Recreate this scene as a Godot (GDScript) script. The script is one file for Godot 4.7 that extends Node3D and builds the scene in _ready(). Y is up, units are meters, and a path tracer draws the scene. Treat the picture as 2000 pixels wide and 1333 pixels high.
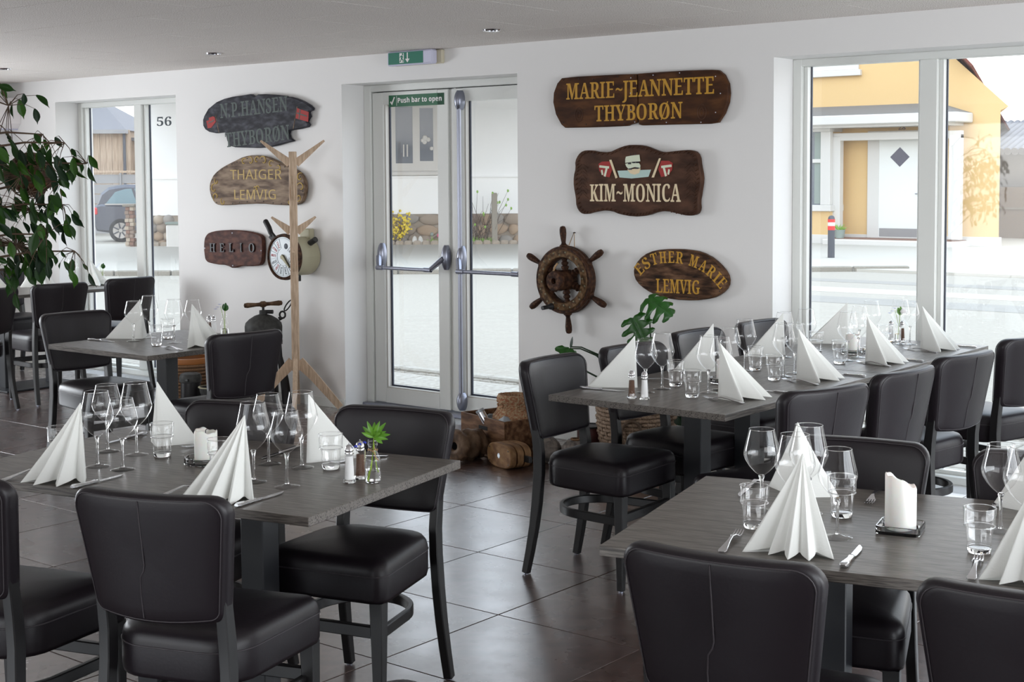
extends Node3D
# A restaurant dining room by a street: boat name boards on the wall, laid tables, leather chairs.

const YAW := 0.6776
var M := {}
var rng := RandomNumberGenerator.new()
var used := {}

# ---------------------------------------------------------------- mesh helpers
func S(g := -1) -> SurfaceTool:
	var s := SurfaceTool.new()
	s.begin(Mesh.PRIMITIVE_TRIANGLES)
	s.set_smooth_group(g)
	return s

func fin(s: SurfaceTool) -> ArrayMesh:
	s.generate_normals()
	return s.commit()

func tri(s: SurfaceTool, a: Vector3, b: Vector3, c: Vector3) -> void:  # counter-clockwise seen from outside
	s.add_vertex(a)
	s.add_vertex(c)
	s.add_vertex(b)

func quad(s: SurfaceTool, a: Vector3, b: Vector3, c: Vector3, d: Vector3) -> void:
	if a.distance_squared_to(b) > 1e-14 and b.distance_squared_to(c) > 1e-14 and a.distance_squared_to(c) > 1e-14:
		tri(s, a, b, c)
	if a.distance_squared_to(d) > 1e-14 and d.distance_squared_to(c) > 1e-14 and a.distance_squared_to(c) > 1e-14:
		tri(s, a, c, d)

func cface(s: SurfaceTool, p: Array, centre: Vector3) -> void:  # a face of a convex solid, turned outwards
	var m := Vector3.ZERO
	for q in p:
		m += q
	m /= p.size()
	var n: Vector3 = (p[1] - p[0]).cross(p[2] - p[0])
	var f := n.dot(m - centre) >= 0
	for i in range(1, p.size() - 1):
		if f:
			tri(s, p[0], p[i], p[i + 1])
		else:
			tri(s, p[0], p[i + 1], p[i])

func box(s: SurfaceTool, c: Vector3, size: Vector3, bev := 0.0, b := Basis()) -> void:
	var h := size / 2
	var v := func(sx: int, sy: int, sz: int, ax: int) -> Vector3:
		var q := Vector3(sx * h.x, sy * h.y, sz * h.z)
		for k in 3:
			if k != ax:
				q[k] -= signf(q[k]) * bev
		return c + b * q
	for ax in 3:
		for sg in [-1, 1]:
			var l := []
			for k in [[-1, -1], [1, -1], [1, 1], [-1, 1]]:
				var q := [0, 0, 0]
				q[ax] = sg
				q[(ax + 1) % 3] = k[0]
				q[(ax + 2) % 3] = k[1]
				l.append(v.call(q[0], q[1], q[2], ax))
			cface(s, l, c)
	if bev <= 0:
		return
	for ax in 3:
		var a1 := (ax + 1) % 3
		var a2 := (ax + 2) % 3
		for k in [[-1, -1], [1, -1], [1, 1], [-1, 1]]:
			var p := [0, 0, 0]
			p[a1] = k[0]
			p[a2] = k[1]
			var l := []
			for e in [[-1, a1], [1, a1], [1, a2], [-1, a2]]:
				p[ax] = e[0]
				l.append(v.call(p[0], p[1], p[2], e[1]))
			cface(s, l, c)
	for sx in [-1, 1]:
		for sy in [-1, 1]:
			for sz in [-1, 1]:
				cface(s, [v.call(sx, sy, sz, 0), v.call(sx, sy, sz, 1), v.call(sx, sy, sz, 2)], c)

func bx(size: Vector3, bev := 0.0, c := Vector3.ZERO) -> ArrayMesh:
	var s := S()
	box(s, c, size, bev)
	return fin(s)

func bxy(x0: float, x1: float, y0: float, y1: float, z0: float, z1: float, bev := 0.0) -> ArrayMesh:
	return bx(Vector3(x1 - x0, y1 - y0, z1 - z0), bev, Vector3(x0 + x1, y0 + y1, z0 + z1) / 2)

func lathe(s: SurfaceTool, prof: Array, seg := 24, xf := Transform3D(), g0 := 1, sharp := 0.75, fac := false) -> void:
	var g := g0
	for i in prof.size() - 1:
		if i > 0:
			var d1: Vector2 = (prof[i] - prof[i - 1]).normalized()
			var d2: Vector2 = (prof[i + 1] - prof[i]).normalized()
			if d1.dot(d2) < sharp:
				g += 1
		s.set_smooth_group(-1 if fac else g)
		var a: Vector2 = prof[i]
		var b: Vector2 = prof[i + 1]
		for k in seg:
			var t0 := TAU * k / seg
			var t1 := TAU * (k + 1) / seg
			var p := func(q: Vector2, t: float) -> Vector3: return xf * Vector3(q.x * cos(t), q.y, q.x * sin(t))
			quad(s, p.call(a, t1), p.call(a, t0), p.call(b, t0), p.call(b, t1))

func lat(prof: Array, seg := 24, sharp := 0.75, fac := false) -> ArrayMesh:
	var s := S()
	lathe(s, prof, seg, Transform3D(), 1, sharp, fac)
	return fin(s)

func tube(s: SurfaceTool, pts: Array, r: Variant, seg := 8, g := 1, caps := true) -> void:
	var n := pts.size()
	var t := Vector3.ZERO
	var up := Vector3.ZERO
	var rings := []
	for i in n:
		t = ((pts[mini(i + 1, n - 1)] as Vector3) - pts[maxi(i - 1, 0)]).normalized()
		if i == 0:
			up = t.cross(Vector3(0.31, 0.2, 0.93) if absf(t.z) < 0.8 else Vector3(1, 0.1, 0)).normalized()
		else:
			up = (up - t * up.dot(t)).normalized()
		var sd := t.cross(up)
		var rr: float = r if not r is Array else r[i]
		var ring := []
		for k in seg:
			var a := TAU * k / seg
			ring.append((pts[i] as Vector3) + (up * cos(a) + sd * sin(a)) * rr)
		rings.append(ring)
	s.set_smooth_group(g)
	for i in n - 1:
		for k in seg:
			var k2 := (k + 1) % seg
			quad(s, rings[i][k], rings[i][k2], rings[i + 1][k2], rings[i + 1][k])
	if caps:
		s.set_smooth_group(g + 1)
		for k in range(1, seg - 1):
			tri(s, rings[0][0], rings[0][k + 1], rings[0][k])
			tri(s, rings[n - 1][0], rings[n - 1][k], rings[n - 1][k + 1])

func tub(pts: Array, r: Variant, seg := 8) -> ArrayMesh:
	var s := S()
	tube(s, pts, r, seg)
	return fin(s)

func bar(s: SurfaceTool, pts: Array, wh: Variant, side: Variant = null, bev := 0.0) -> void:  # a rectangular section swept along points; wh = Vector2(width along side, height)
	var n := pts.size()
	var rings := []
	for i in n:
		var t: Vector3 = ((pts[mini(i + 1, n - 1)] as Vector3) - pts[maxi(i - 1, 0)]).normalized()
		var sd: Vector3 = side if side is Vector3 else t.cross(Vector3.UP)
		sd = (sd - t * sd.dot(t)).normalized()
		var up := sd.cross(t)
		var w: Vector2 = (wh[i] if wh is Array else wh) / 2
		var ring := []
		if bev > 0:
			for q in [[-1, -1, 1, 0], [1, -1, -1, 0], [1, -1, 0, 1], [1, 1, 0, -1], [1, 1, -1, 0], [-1, 1, 1, 0], [-1, 1, 0, -1], [-1, -1, 0, 1]]:
				ring.append((pts[i] as Vector3) + sd * (q[0] * w.x + q[2] * bev) + up * (q[1] * w.y + q[3] * bev))
		else:
			for q in [[-1, -1], [1, -1], [1, 1], [-1, 1]]:
				ring.append((pts[i] as Vector3) + sd * q[0] * w.x + up * q[1] * w.y)
		rings.append(ring)
	var m: int = rings[0].size()
	for i in n - 1:
		for k in m:
			var k2 := (k + 1) % m
			s.set_smooth_group(k + 1)
			quad(s, rings[i][k2], rings[i][k], rings[i + 1][k], rings[i + 1][k2])
	s.set_smooth_group(-1)
	for k in range(1, m - 1):
		tri(s, rings[0][0], rings[0][k], rings[0][k + 1])
		tri(s, rings[n - 1][0], rings[n - 1][k + 1], rings[n - 1][k])

func brr(pts: Array, wh: Variant, side: Variant = null, bev := 0.0) -> ArrayMesh:
	var s := S()
	bar(s, pts, wh, side, bev)
	return fin(s)

func rod(s: SurfaceTool, a: Vector3, b: Vector3, w: float, h := 0.0, bev := 0.0) -> void:
	bar(s, [a, b], Vector2(w, h if h > 0 else w), null if absf((b - a).normalized().y) < 0.95 else Vector3.RIGHT, bev)

func prism(s: SurfaceTool, poly: Array, z0: float, z1: float, bev := 0.0, g := 1, xf := Transform3D()) -> void:  # poly counter-clockwise seen from +z
	var n := poly.size()
	var ins := []
	var area := 0.0
	for i in n:
		area += (poly[i] as Vector2).cross(poly[(i + 1) % n])
	if area < 0:
		poly = poly.duplicate()
		poly.reverse()
	for i in n:
		var e1: Vector2 = (poly[i] - poly[(i + n - 1) % n]).normalized()
		var e2: Vector2 = (poly[(i + 1) % n] - poly[i]).normalized()
		var nn := (e1 + e2).orthogonal().normalized()
		ins.append((poly[i] as Vector2) + Vector2(-nn.x, -nn.y) * bev if (e1 + e2).length() > 0.01 else poly[i])
	var top: Array = ins if bev > 0 else poly
	var idx := Geometry2D.triangulate_polygon(PackedVector2Array(top))
	if idx.is_empty():
		top = poly
		idx = Geometry2D.triangulate_polygon(PackedVector2Array(poly))
	var v3 := func(q: Vector2, z: float) -> Vector3: return xf * Vector3(q.x, q.y, z)
	s.set_smooth_group(-1)
	for i in range(0, idx.size(), 3):
		var a: Vector2 = top[idx[i]]
		var b: Vector2 = top[idx[i + 1]]
		var c: Vector2 = top[idx[i + 2]]
		if (b - a).cross(c - a) < 0:
			var q := b
			b = c
			c = q
		tri(s, v3.call(a, z1), v3.call(b, z1), v3.call(c, z1))
	idx = Geometry2D.triangulate_polygon(PackedVector2Array(poly))
	for i in range(0, idx.size(), 3):
		var a: Vector2 = poly[idx[i]]
		var b: Vector2 = poly[idx[i + 1]]
		var c: Vector2 = poly[idx[i + 2]]
		if (b - a).cross(c - a) > 0:
			var q := b
			b = c
			c = q
		tri(s, v3.call(a, z0), v3.call(b, z0), v3.call(c, z0))
	for i in n:
		var j := (i + 1) % n
		s.set_smooth_group(g if n > 12 else -1)
		quad(s, v3.call(poly[i], z0), v3.call(poly[j], z0), v3.call(poly[j], z1 - bev), v3.call(poly[i], z1 - bev))
		if bev > 0:
			s.set_smooth_group(g + 1 if n > 12 else -1)
			quad(s, v3.call(poly[i], z1 - bev), v3.call(poly[j], z1 - bev), v3.call(top[j], z1), v3.call(top[i], z1))

func pri(poly: Array, z0: float, z1: float, bev := 0.0) -> ArrayMesh:
	var s := S()
	prism(s, poly, z0, z1, bev)
	return fin(s)

func v2(l: Array) -> Array:
	var o := []
	for i in range(0, l.size(), 2):
		o.append(Vector2(l[i], l[i + 1]))
	return o

func ngon(n: int, rx: float, ry: float, c := Vector2.ZERO) -> Array:
	var o := []
	for i in n:
		o.append(c + Vector2(cos(TAU * i / n) * rx, sin(TAU * i / n) * ry))
	return o

func grid(s: SurfaceTool, nu: int, nv: int, fn: Callable, g := 1, flip := false) -> void:
	s.set_smooth_group(g)
	var p := []
	for j in nv + 1:
		var row := []
		for i in nu + 1:
			row.append(fn.call(float(i) / nu, float(j) / nv))
		p.append(row)
	for j in nv:
		for i in nu:
			if flip:
				quad(s, p[j][i], p[j + 1][i], p[j + 1][i + 1], p[j][i + 1])
			else:
				quad(s, p[j][i], p[j][i + 1], p[j + 1][i + 1], p[j + 1][i])

func blob(s: SurfaceTool, c: Vector3, r: Vector3, nu := 14, nv := 8, g := 1, wob := 0.0, seedv := 0) -> void:
	var nz := FastNoiseLite.new()
	nz.seed = seedv
	nz.frequency = 1.3
	grid(s, nu, nv, func(u, v):
		var d := Vector3(sin(PI * v) * cos(TAU * u), -cos(PI * v), -sin(PI * v) * sin(TAU * u))
		if u > 0.999:
			d = Vector3(sin(PI * v), -cos(PI * v), 0)
		return c + d * r * (1.0 + wob * nz.get_noise_3dv(d * 1.0)), g)

func letters(text: String, font: String, weight: int, width: float, height: float, depth: float) -> Array:  # [mesh, transform that fits it into width x height from its lower left corner]
	var f := SystemFont.new()
	f.font_names = PackedStringArray([font])
	f.font_weight = weight
	var t := TextMesh.new()
	t.font = f
	t.text = text
	t.font_size = 64
	t.pixel_size = 0.01
	t.depth = 1.0
	t.curve_step = 1.5
	var ref := TextMesh.new()
	ref.font = f
	ref.text = "H"
	ref.font_size = 64
	ref.pixel_size = 0.01
	var a := t.get_aabb()
	var h := ref.get_aabb()
	var sx := width / a.size.x if width > 0 else height / h.size.y * -width
	var sy := height / h.size.y
	return [t, Transform3D(Basis.from_scale(Vector3(sx, sy, depth)), Vector3(-a.position.x * sx, -h.position.y * sy, 0))]

func words(parent: Node3D, text: String, mat: Material, from: Vector3, to: Vector3, height: float, depth := 0.004, font := "Droid Serif", weight := 700, called := "lettering") -> MeshInstance3D:  # lettering along the line from..to on a face turned to +z of its parent
	var d := to - from
	var l := letters(text, font, weight, d.length(), height, depth)
	var o := part(called, l[0], mat, parent)
	o.transform = Transform3D(Basis(Vector3(0, 0, 1), atan2(d.y, d.x)), from) * (l[1] as Transform3D)
	return o

# ---------------------------------------------------------------- node helpers
func part(called: String, m: Mesh, mat: Material, parent: Node, xf := Transform3D()) -> MeshInstance3D:
	var o := MeshInstance3D.new()
	o.name = called
	o.mesh = m
	o.material_override = mat
	o.transform = xf
	parent.add_child(o, true)
	fix_name(o, parent)
	return o

func fix_name(o: Node, parent: Node) -> void:  # repeats: leg, leg_001, leg_002
	var b := String(o.name).rstrip("0123456789").trim_suffix("_")
	var key := "%d/%s" % [parent.get_instance_id(), b]
	var n: int = used.get(key, 0)
	used[key] = n + 1
	o.name = b if n == 0 else "%s_%03d" % [b, n]

func group_node(called: String, parent: Node, xf := Transform3D()) -> Node3D:
	var o := Node3D.new()
	o.name = called
	o.transform = xf
	parent.add_child(o, true)
	fix_name(o, parent)
	return o

func tag(o: Node, label: String, category: String, group := "") -> Node:
	o.set_meta("label", label)
	o.set_meta("category", category)
	if group:
		o.set_meta("group", group)
	return o

func thing(called: String, label: String, category: String, at := Vector3.ZERO, turn := 0.0, group := "") -> Node3D:
	var o := group_node(called, self, Transform3D(Basis(Vector3.UP, turn), at))
	tag(o, label, category, group)
	return o

func copy(proto: Node3D, called: String, label: String, category: String, at: Vector3, turn: float, group := "") -> Node3D:
	var o: Node3D = proto.duplicate()
	o.name = called
	add_child(o, true)
	fix_name(o, self)
	o.transform = Transform3D(Basis(Vector3.UP, turn), at)
	tag(o, label, category, group)
	return o

func struct(o: Node) -> Node:
	o.set_meta("kind", "structure")
	return o

func stuff(o: Node) -> Node:
	o.set_meta("kind", "stuff")
	return o

# ---------------------------------------------------------------- materials
func mat(c: Color, rough := 0.6, metal := 0.0) -> StandardMaterial3D:
	var m := StandardMaterial3D.new()
	m.albedo_color = c
	m.roughness = rough
	m.metallic = metal
	return m

func noise_tex(freq: float, cols: Array, seedv: int, size := 512, octaves := 4, stretch := 1.0) -> ImageTexture:  # seamless noise, cols = [offset, Color, ...]; stretch draws it out along u
	var nz := FastNoiseLite.new()
	nz.seed = seedv
	nz.noise_type = FastNoiseLite.TYPE_SIMPLEX_SMOOTH
	nz.fractal_octaves = octaves
	nz.frequency = freq
	var h := int(size / stretch) if stretch < 1 else size
	var im := nz.get_seamless_image(size, h, false, false, 0.15)
	if stretch > 1.0:
		im.resize(int(size / stretch), size, Image.INTERPOLATE_LANCZOS)
	var g := Gradient.new()
	var off := PackedFloat32Array()
	var cc := PackedColorArray()
	for i in range(0, cols.size(), 2):
		off.append(cols[i])
		cc.append(cols[i + 1])
	g.offsets = off
	g.colors = cc
	var o := Image.create(im.get_width(), im.get_height(), false, Image.FORMAT_RGB8)
	for y in im.get_height():
		for x in im.get_width():
			o.set_pixel(x, y, g.sample(im.get_pixel(x, y).r))
	return ImageTexture.create_from_image(o)

func tri_map(m: StandardMaterial3D, t: Texture2D, scale: Vector3, off := Vector3.ZERO) -> StandardMaterial3D:
	m.albedo_texture = t
	m.uv1_triplanar = true
	m.uv1_scale = scale
	m.uv1_offset = off
	return m

func relief(m: StandardMaterial3D, t: Texture2D, cm: float) -> void:
	m.heightmap_enabled = true
	m.heightmap_texture = t
	m.heightmap_scale = cm

func gry(a: float) -> Color:
	return Color(a, a, a)

func make_materials() -> void:
	var fine := noise_tex(0.05, [0.0, gry(0.0), 1.0, gry(1.0)], 5, 256, 4)
	M.white_wall = mat(Color(0.905, 0.9, 0.895), 0.9)
	M.frame = mat(Color(0.86, 0.865, 0.85), 0.35)
	M.gasket = mat(Color(0.16, 0.18, 0.24), 0.5)
	var pane := StandardMaterial3D.new()
	pane.transparency = BaseMaterial3D.TRANSPARENCY_ALPHA
	pane.albedo_color = Color(1, 1, 1, 0.02)
	pane.roughness = 0.02
	M.pane = pane
	M.ceiling = tri_map(mat(Color.WHITE, 0.95), noise_tex(0.09, [0.25, Color(0.7, 0.66, 0.63), 0.5, Color(0.9, 0.875, 0.855), 0.75, Color(0.98, 0.965, 0.95)], 11, 512, 4), Vector3(3.0, 3.0, 3.0))
	M.ceiling_gap = mat(Color(0.3, 0.22, 0.2), 0.95)
	var ft := noise_tex(0.012, [0.2, Color(0.2, 0.125, 0.1), 0.45, Color(0.285, 0.195, 0.17), 0.62, Color(0.31, 0.245, 0.23), 0.8, Color(0.235, 0.15, 0.125)], 21, 512, 5)
	var fr := noise_tex(0.012, [0.0, gry(0.36), 1.0, gry(0.6)], 22, 256, 5)
	M.tiles = []
	for i in 5:
		var m := tri_map(mat([Color(1, 1, 1), Color(0.92, 0.94, 0.96), Color(1.0, 0.94, 0.92), Color(0.95, 0.95, 0.97), Color(1, 0.98, 0.95)][i], 0.56), ft, Vector3(0.9, 0.9, 0.9), Vector3(0.37 * i, 0.2 * i, 0.61 * i))
		m.roughness_texture = fr
		m.metallic_specular = 1.0
		m.clearcoat_enabled = true
		m.clearcoat = 1.0
		m.clearcoat_roughness = 0.3
		M.tiles.append(m)
	M.grout = mat(Color(0.34, 0.27, 0.23), 0.9)
	var wood := noise_tex(0.02, [0.2, Color(0.23, 0.213, 0.2), 0.42, Color(0.37, 0.35, 0.33), 0.58, Color(0.46, 0.437, 0.415), 0.8, Color(0.29, 0.27, 0.255)], 31, 512, 5)
	M.table = tri_map(mat(Color.WHITE, 0.36), wood, Vector3(0.5, 9.0, 9.0))
	M.table_z = tri_map(mat(Color.WHITE, 0.36), wood, Vector3(9.0, 9.0, 0.5))
	M.steel_black = mat(Color(0.125, 0.13, 0.145), 0.42)
	M.leather = mat(Color(0.105, 0.085, 0.103), 0.4)
	M.leather.metallic_specular = 0.4
	M.leather.uv1_triplanar = true
	M.leather.uv1_scale = Vector3(7, 7, 7)
	relief(M.leather, fine, 0.012)
	M.seam = mat(Color(0.2, 0.18, 0.195), 0.5)
	M.black_wood = mat(Color(0.085, 0.08, 0.085), 0.38)
	M.napkin = mat(Color(0.93, 0.935, 0.92), 0.85)
	M.napkin.backlight_enabled = true
	M.napkin.backlight = Color(0.3, 0.3, 0.29)
	M.napkin.uv1_triplanar = true
	M.napkin.uv1_scale = Vector3(12, 12, 12)
	relief(M.napkin, fine, 0.025)
	var glass := StandardMaterial3D.new()
	glass.albedo_color = Color(1, 1, 1, 0.0)
	glass.roughness = 0.0
	glass.refraction_enabled = true
	glass.refraction_scale = 0.05
	M.glass = glass
	var thin := StandardMaterial3D.new()
	thin.transparency = BaseMaterial3D.TRANSPARENCY_ALPHA
	thin.albedo_color = Color(1, 1, 1, 0.0)
	thin.roughness = 0.0
	thin.metallic_specular = 0.7
	M.thin_glass = thin
	var water: StandardMaterial3D = glass.duplicate()
	water.refraction_scale = 0.033
	M.water = water
	M.silver = mat(Color(0.86, 0.86, 0.87), 0.16, 1.0)
	M.chrome = mat(Color(0.8, 0.8, 0.82), 0.12, 1.0)
	M.metal_grey = mat(Color(0.56, 0.57, 0.62), 0.32, 0.85)
	M.wax = mat(Color(0.93, 0.93, 0.91), 0.5)
	M.wax.subsurf_scatter_enabled = true
	M.wax.subsurf_scatter_strength = 0.3
	M.wick = mat(Color(0.07, 0.06, 0.06), 0.9)
	M.salt = mat(Color(0.95, 0.95, 0.95), 0.9)
	M.pepper = tri_map(mat(Color.WHITE, 0.9), noise_tex(0.15, [0.2, Color(0.2, 0.13, 0.1), 0.5, Color(0.42, 0.3, 0.24), 0.8, Color(0.6, 0.5, 0.42)], 41, 128, 2), Vector3(30, 30, 30))
	var leafn := noise_tex(0.03, [0.2, Color(0.8, 0.85, 0.75), 0.8, Color(1, 1, 1)], 42, 128, 2)
	var leaf := func(c: Color, b: Color) -> StandardMaterial3D:
		var m := tri_map(mat(c, 0.36), leafn, Vector3(8, 8, 8))
		m.backlight_enabled = true
		m.backlight = b
		return m
	M.fig = [leaf.call(Color(0.13, 0.235, 0.09), Color(0.3, 0.42, 0.1)), leaf.call(Color(0.2, 0.33, 0.1), Color(0.35, 0.5, 0.12)), leaf.call(Color(0.085, 0.165, 0.09), Color(0.2, 0.3, 0.08)), leaf.call(Color(0.2, 0.3, 0.1), Color(0.4, 0.45, 0.12))]
	for m in M.fig:
		m.metallic_specular = 0.3
		m.roughness = 0.42
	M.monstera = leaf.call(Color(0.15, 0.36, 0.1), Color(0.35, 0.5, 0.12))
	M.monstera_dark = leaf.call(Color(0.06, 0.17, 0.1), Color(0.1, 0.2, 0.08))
	M.lupin = leaf.call(Color(0.42, 0.62, 0.2), Color(0.5, 0.6, 0.2))
	M.stem_green = mat(Color(0.55, 0.68, 0.13), 0.5)
	M.stem_dark = mat(Color(0.1, 0.2, 0.1), 0.5)
	M.twig = mat(Color(0.3, 0.23, 0.17), 0.8)
	M.blue = mat(Color(0.22, 0.27, 0.75), 0.6)
	M.raffia = mat(Color(0.68, 0.55, 0.4), 0.8)
	M.paper_tag = mat(Color(0.8, 0.79, 0.62), 0.8)
	var board := func(dark: Color, mid: Color, light: Color, sd: int, sc: Vector3) -> StandardMaterial3D:
		var t := noise_tex(0.02, [0.15, dark, 0.48, mid, 0.8, light], sd, 256, 5)
		var m := tri_map(mat(Color.WHITE, 0.55), t, sc)
		relief(m, t, 0.12)
		m.metallic_specular = 0.25
		return m
	M.board_black = board.call(Color(0.13, 0.13, 0.15), Color(0.2, 0.2, 0.225), Color(0.3, 0.3, 0.33), 51, Vector3(1.6, 4, 4))
	M.board_grey = board.call(Color(0.3, 0.235, 0.19), Color(0.46, 0.385, 0.32), Color(0.56, 0.485, 0.41), 52, Vector3(0.8, 3.5, 4))
	M.board_red = board.call(Color(0.23, 0.13, 0.11), Color(0.31, 0.19, 0.165), Color(0.38, 0.245, 0.2), 53, Vector3(2, 4, 4))
	M.board_brown = board.call(Color(0.2, 0.12, 0.08), Color(0.27, 0.165, 0.1), Color(0.35, 0.225, 0.13), 54, Vector3(0.8, 2.5, 4))
	M.board_dark = board.call(Color(0.225, 0.15, 0.115), Color(0.285, 0.195, 0.15), Color(0.35, 0.245, 0.19), 55, Vector3(1.0, 2.5, 4))
	M.board_oval = board.call(Color(0.13, 0.085, 0.06), Color(0.29, 0.2, 0.14), Color(0.44, 0.33, 0.25), 56, Vector3(1.2, 5, 4))
	M.gold = mat(Color(0.74, 0.55, 0.12), 0.5)
	M.gold_pale = mat(Color(0.7, 0.585, 0.3), 0.6)
	M.grey_green = mat(Color(0.35, 0.385, 0.37), 0.8)
	M.cream = mat(Color(0.9, 0.83, 0.69), 0.6)
	M.sail_white = mat(Color(0.86, 0.89, 0.8), 0.7)
	M.pale_blue = mat(Color(0.72, 0.82, 0.8), 0.7)
	M.flag_red = mat(Color(0.62, 0.17, 0.16), 0.7)
	M.nail = mat(Color(0.09, 0.08, 0.08), 0.5)
	M.nail_bright = mat(Color(0.8, 0.8, 0.85), 0.4)
	M.letter_black = mat(Color(0.12, 0.12, 0.13), 0.5)
	M.wheel_wood = board.call(Color(0.12, 0.075, 0.06), Color(0.24, 0.155, 0.115), Color(0.37, 0.26, 0.18), 57, Vector3(5, 5, 5))
	M.wheel_rim = board.call(Color(0.22, 0.16, 0.11), Color(0.36, 0.27, 0.18), Color(0.47, 0.37, 0.27), 58, Vector3(5, 5, 5))
	M.brass_old = mat(Color(0.45, 0.43, 0.35), 0.5, 0.6)
	M.oak = tri_map(mat(Color.WHITE, 0.5), noise_tex(0.02, [0.2, Color(0.7, 0.6, 0.5), 0.55, Color(0.78, 0.68, 0.58), 0.85, Color(0.84, 0.75, 0.65)], 61, 256, 4), Vector3(9, 1.2, 9))
	M.crate = board.call(Color(0.27, 0.18, 0.12), Color(0.37, 0.26, 0.18), Color(0.47, 0.35, 0.26), 62, Vector3(1, 4, 4))
	M.log_wood = board.call(Color(0.2, 0.15, 0.11), Color(0.33, 0.25, 0.19), Color(0.44, 0.36, 0.29), 63, Vector3(3, 3, 2))
	M.block_wood = board.call(Color(0.38, 0.27, 0.18), Color(0.47, 0.35, 0.24), Color(0.54, 0.42, 0.29), 64, Vector3(2, 3, 3))
	var clay := noise_tex(0.06, [0.25, Color(0.5, 0.28, 0.18), 0.42, Color(0.62, 0.4, 0.28), 0.55, Color(0.55, 0.47, 0.36), 0.8, Color(0.74, 0.66, 0.53)], 65, 256, 4)
	M.clay = tri_map(mat(Color.WHITE, 0.95), clay, Vector3(4, 4, 4))
	relief(M.clay, clay, 1.2)
	M.iron = tri_map(mat(Color.WHITE, 0.6, 0.2), noise_tex(0.04, [0.2, Color(0.16, 0.16, 0.16), 0.8, Color(0.27, 0.27, 0.26)], 66, 128, 4), Vector3(5, 5, 5))
	M.iron_dark = mat(Color(0.13, 0.125, 0.13), 0.5, 0.3)
	M.wicker = tri_map(mat(Color.WHITE, 0.75), noise_tex(0.06, [0.2, Color(0.36, 0.28, 0.22), 0.8, Color(0.62, 0.53, 0.44)], 67, 128, 3), Vector3(12, 12, 12))
	M.rope = tri_map(mat(Color.WHITE, 0.9), noise_tex(0.08, [0.2, Color(0.34, 0.24, 0.16), 0.8, Color(0.6, 0.46, 0.34)], 68, 128, 3), Vector3(14, 14, 14))
	M.rim_orange = mat(Color(0.62, 0.38, 0.16), 0.5)
	M.stone_grey = board.call(Color(0.25, 0.24, 0.24), Color(0.4, 0.37, 0.35), Color(0.52, 0.48, 0.45), 69, Vector3(5, 5, 5))
	M.can_red = mat(Color(0.28, 0.13, 0.12), 0.5)
	M.zinc = mat(Color(0.62, 0.64, 0.66), 0.4, 0.5)
	M.dial = mat(Color(0.8, 0.83, 0.85), 0.4)
	M.dial_line = mat(Color(0.25, 0.28, 0.32), 0.6)
	M.dial_red = mat(Color(0.65, 0.22, 0.24), 0.6)
	M.drum = mat(Color(0.68, 0.66, 0.56), 0.6)
	M.green_sign = mat(Color(0.02, 0.43, 0.34), 0.5)
	M.green_dark = mat(Color(0.03, 0.36, 0.22), 0.5)
	M.sign_white = mat(Color(0.92, 0.9, 0.9), 0.5)
	M.plastic_lilac = mat(Color(0.8, 0.8, 0.88), 0.4)
	M.plastic_beige = mat(Color(0.8, 0.77, 0.68), 0.5)
	M.fig56 = mat(Color(0.2, 0.24, 0.26), 0.6)
	M.soil = mat(Color(0.13, 0.09, 0.07), 0.95)
	M.pot = mat(Color(0.4, 0.38, 0.36), 0.6)
	# outdoors
	M.asphalt = tri_map(mat(Color.WHITE, 0.9), noise_tex(0.1, [0.2, Color(0.561, 0.535, 0.491), 0.8, Color(0.619, 0.592, 0.547)], 71, 512, 4), Vector3(0.35, 0.35, 0.35))
	M.asphalt_dark = mat(Color(0.536, 0.519, 0.491), 0.9)
	M.asphalt_light = mat(Color(0.670, 0.650, 0.611), 0.9)
	M.slab = tri_map(mat(Color.WHITE, 0.9), noise_tex(0.05, [0.2, Color(0.569, 0.548, 0.511), 0.8, Color(0.653, 0.633, 0.595)], 72, 256, 4), Vector3(1.2, 1.2, 1.2))
	M.kerb = tri_map(mat(Color.WHITE, 0.9), noise_tex(0.1, [0.2, Color(0.419, 0.395, 0.354), 0.8, Color(0.586, 0.560, 0.515)], 73, 128, 4), Vector3(4, 4, 4))
	M.render_white = mat(Color(0.955, 0.955, 0.95), 0.9)
	M.render_yellow = mat(Color(0.824, 0.691, 0.483), 0.9)
	M.paint_white = mat(Color(0.795, 0.782, 0.760), 0.5)
	M.rubble = [mat(Color(0.603, 0.543, 0.483), 0.95), mat(Color(0.670, 0.609, 0.539), 0.95), mat(Color(0.527, 0.453, 0.402), 0.95), mat(Color(0.653, 0.560, 0.467), 0.95), mat(Color(0.586, 0.560, 0.531), 0.95)]
	M.mortar = mat(Color(0.619, 0.568, 0.507), 0.95)
	M.roof_grey = mat(Color(0.419, 0.412, 0.426), 0.8)
	M.roof_red = mat(Color(0.419, 0.206, 0.161), 0.8)
	M.roof_felt = mat(Color(0.435, 0.419, 0.402), 0.9)
	M.cladding = tri_map(mat(Color.WHITE, 0.85), noise_tex(0.03, [0.2, Color(0.603, 0.511, 0.426), 0.8, Color(0.686, 0.601, 0.515)], 74, 128, 4), Vector3(4, 0.4, 4))
	M.fence = mat(Color(0.552, 0.543, 0.539), 0.8)
	M.car_blue = mat(Color(0.16, 0.18, 0.24), 0.25, 0.3)
	M.car_blue.clearcoat_enabled = true
	M.car_glass = mat(Color(0.4, 0.5, 0.53), 0.06)
	M.tyre = mat(Color(0.08, 0.08, 0.09), 0.8)
	M.rim_metal = mat(Color(0.628, 0.609, 0.587), 0.35, 0.4)
	M.tail_red = mat(Color(0.75, 0.1, 0.12), 0.3)
	M.brick = mat(Color(0.502, 0.379, 0.322), 0.95)
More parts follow.
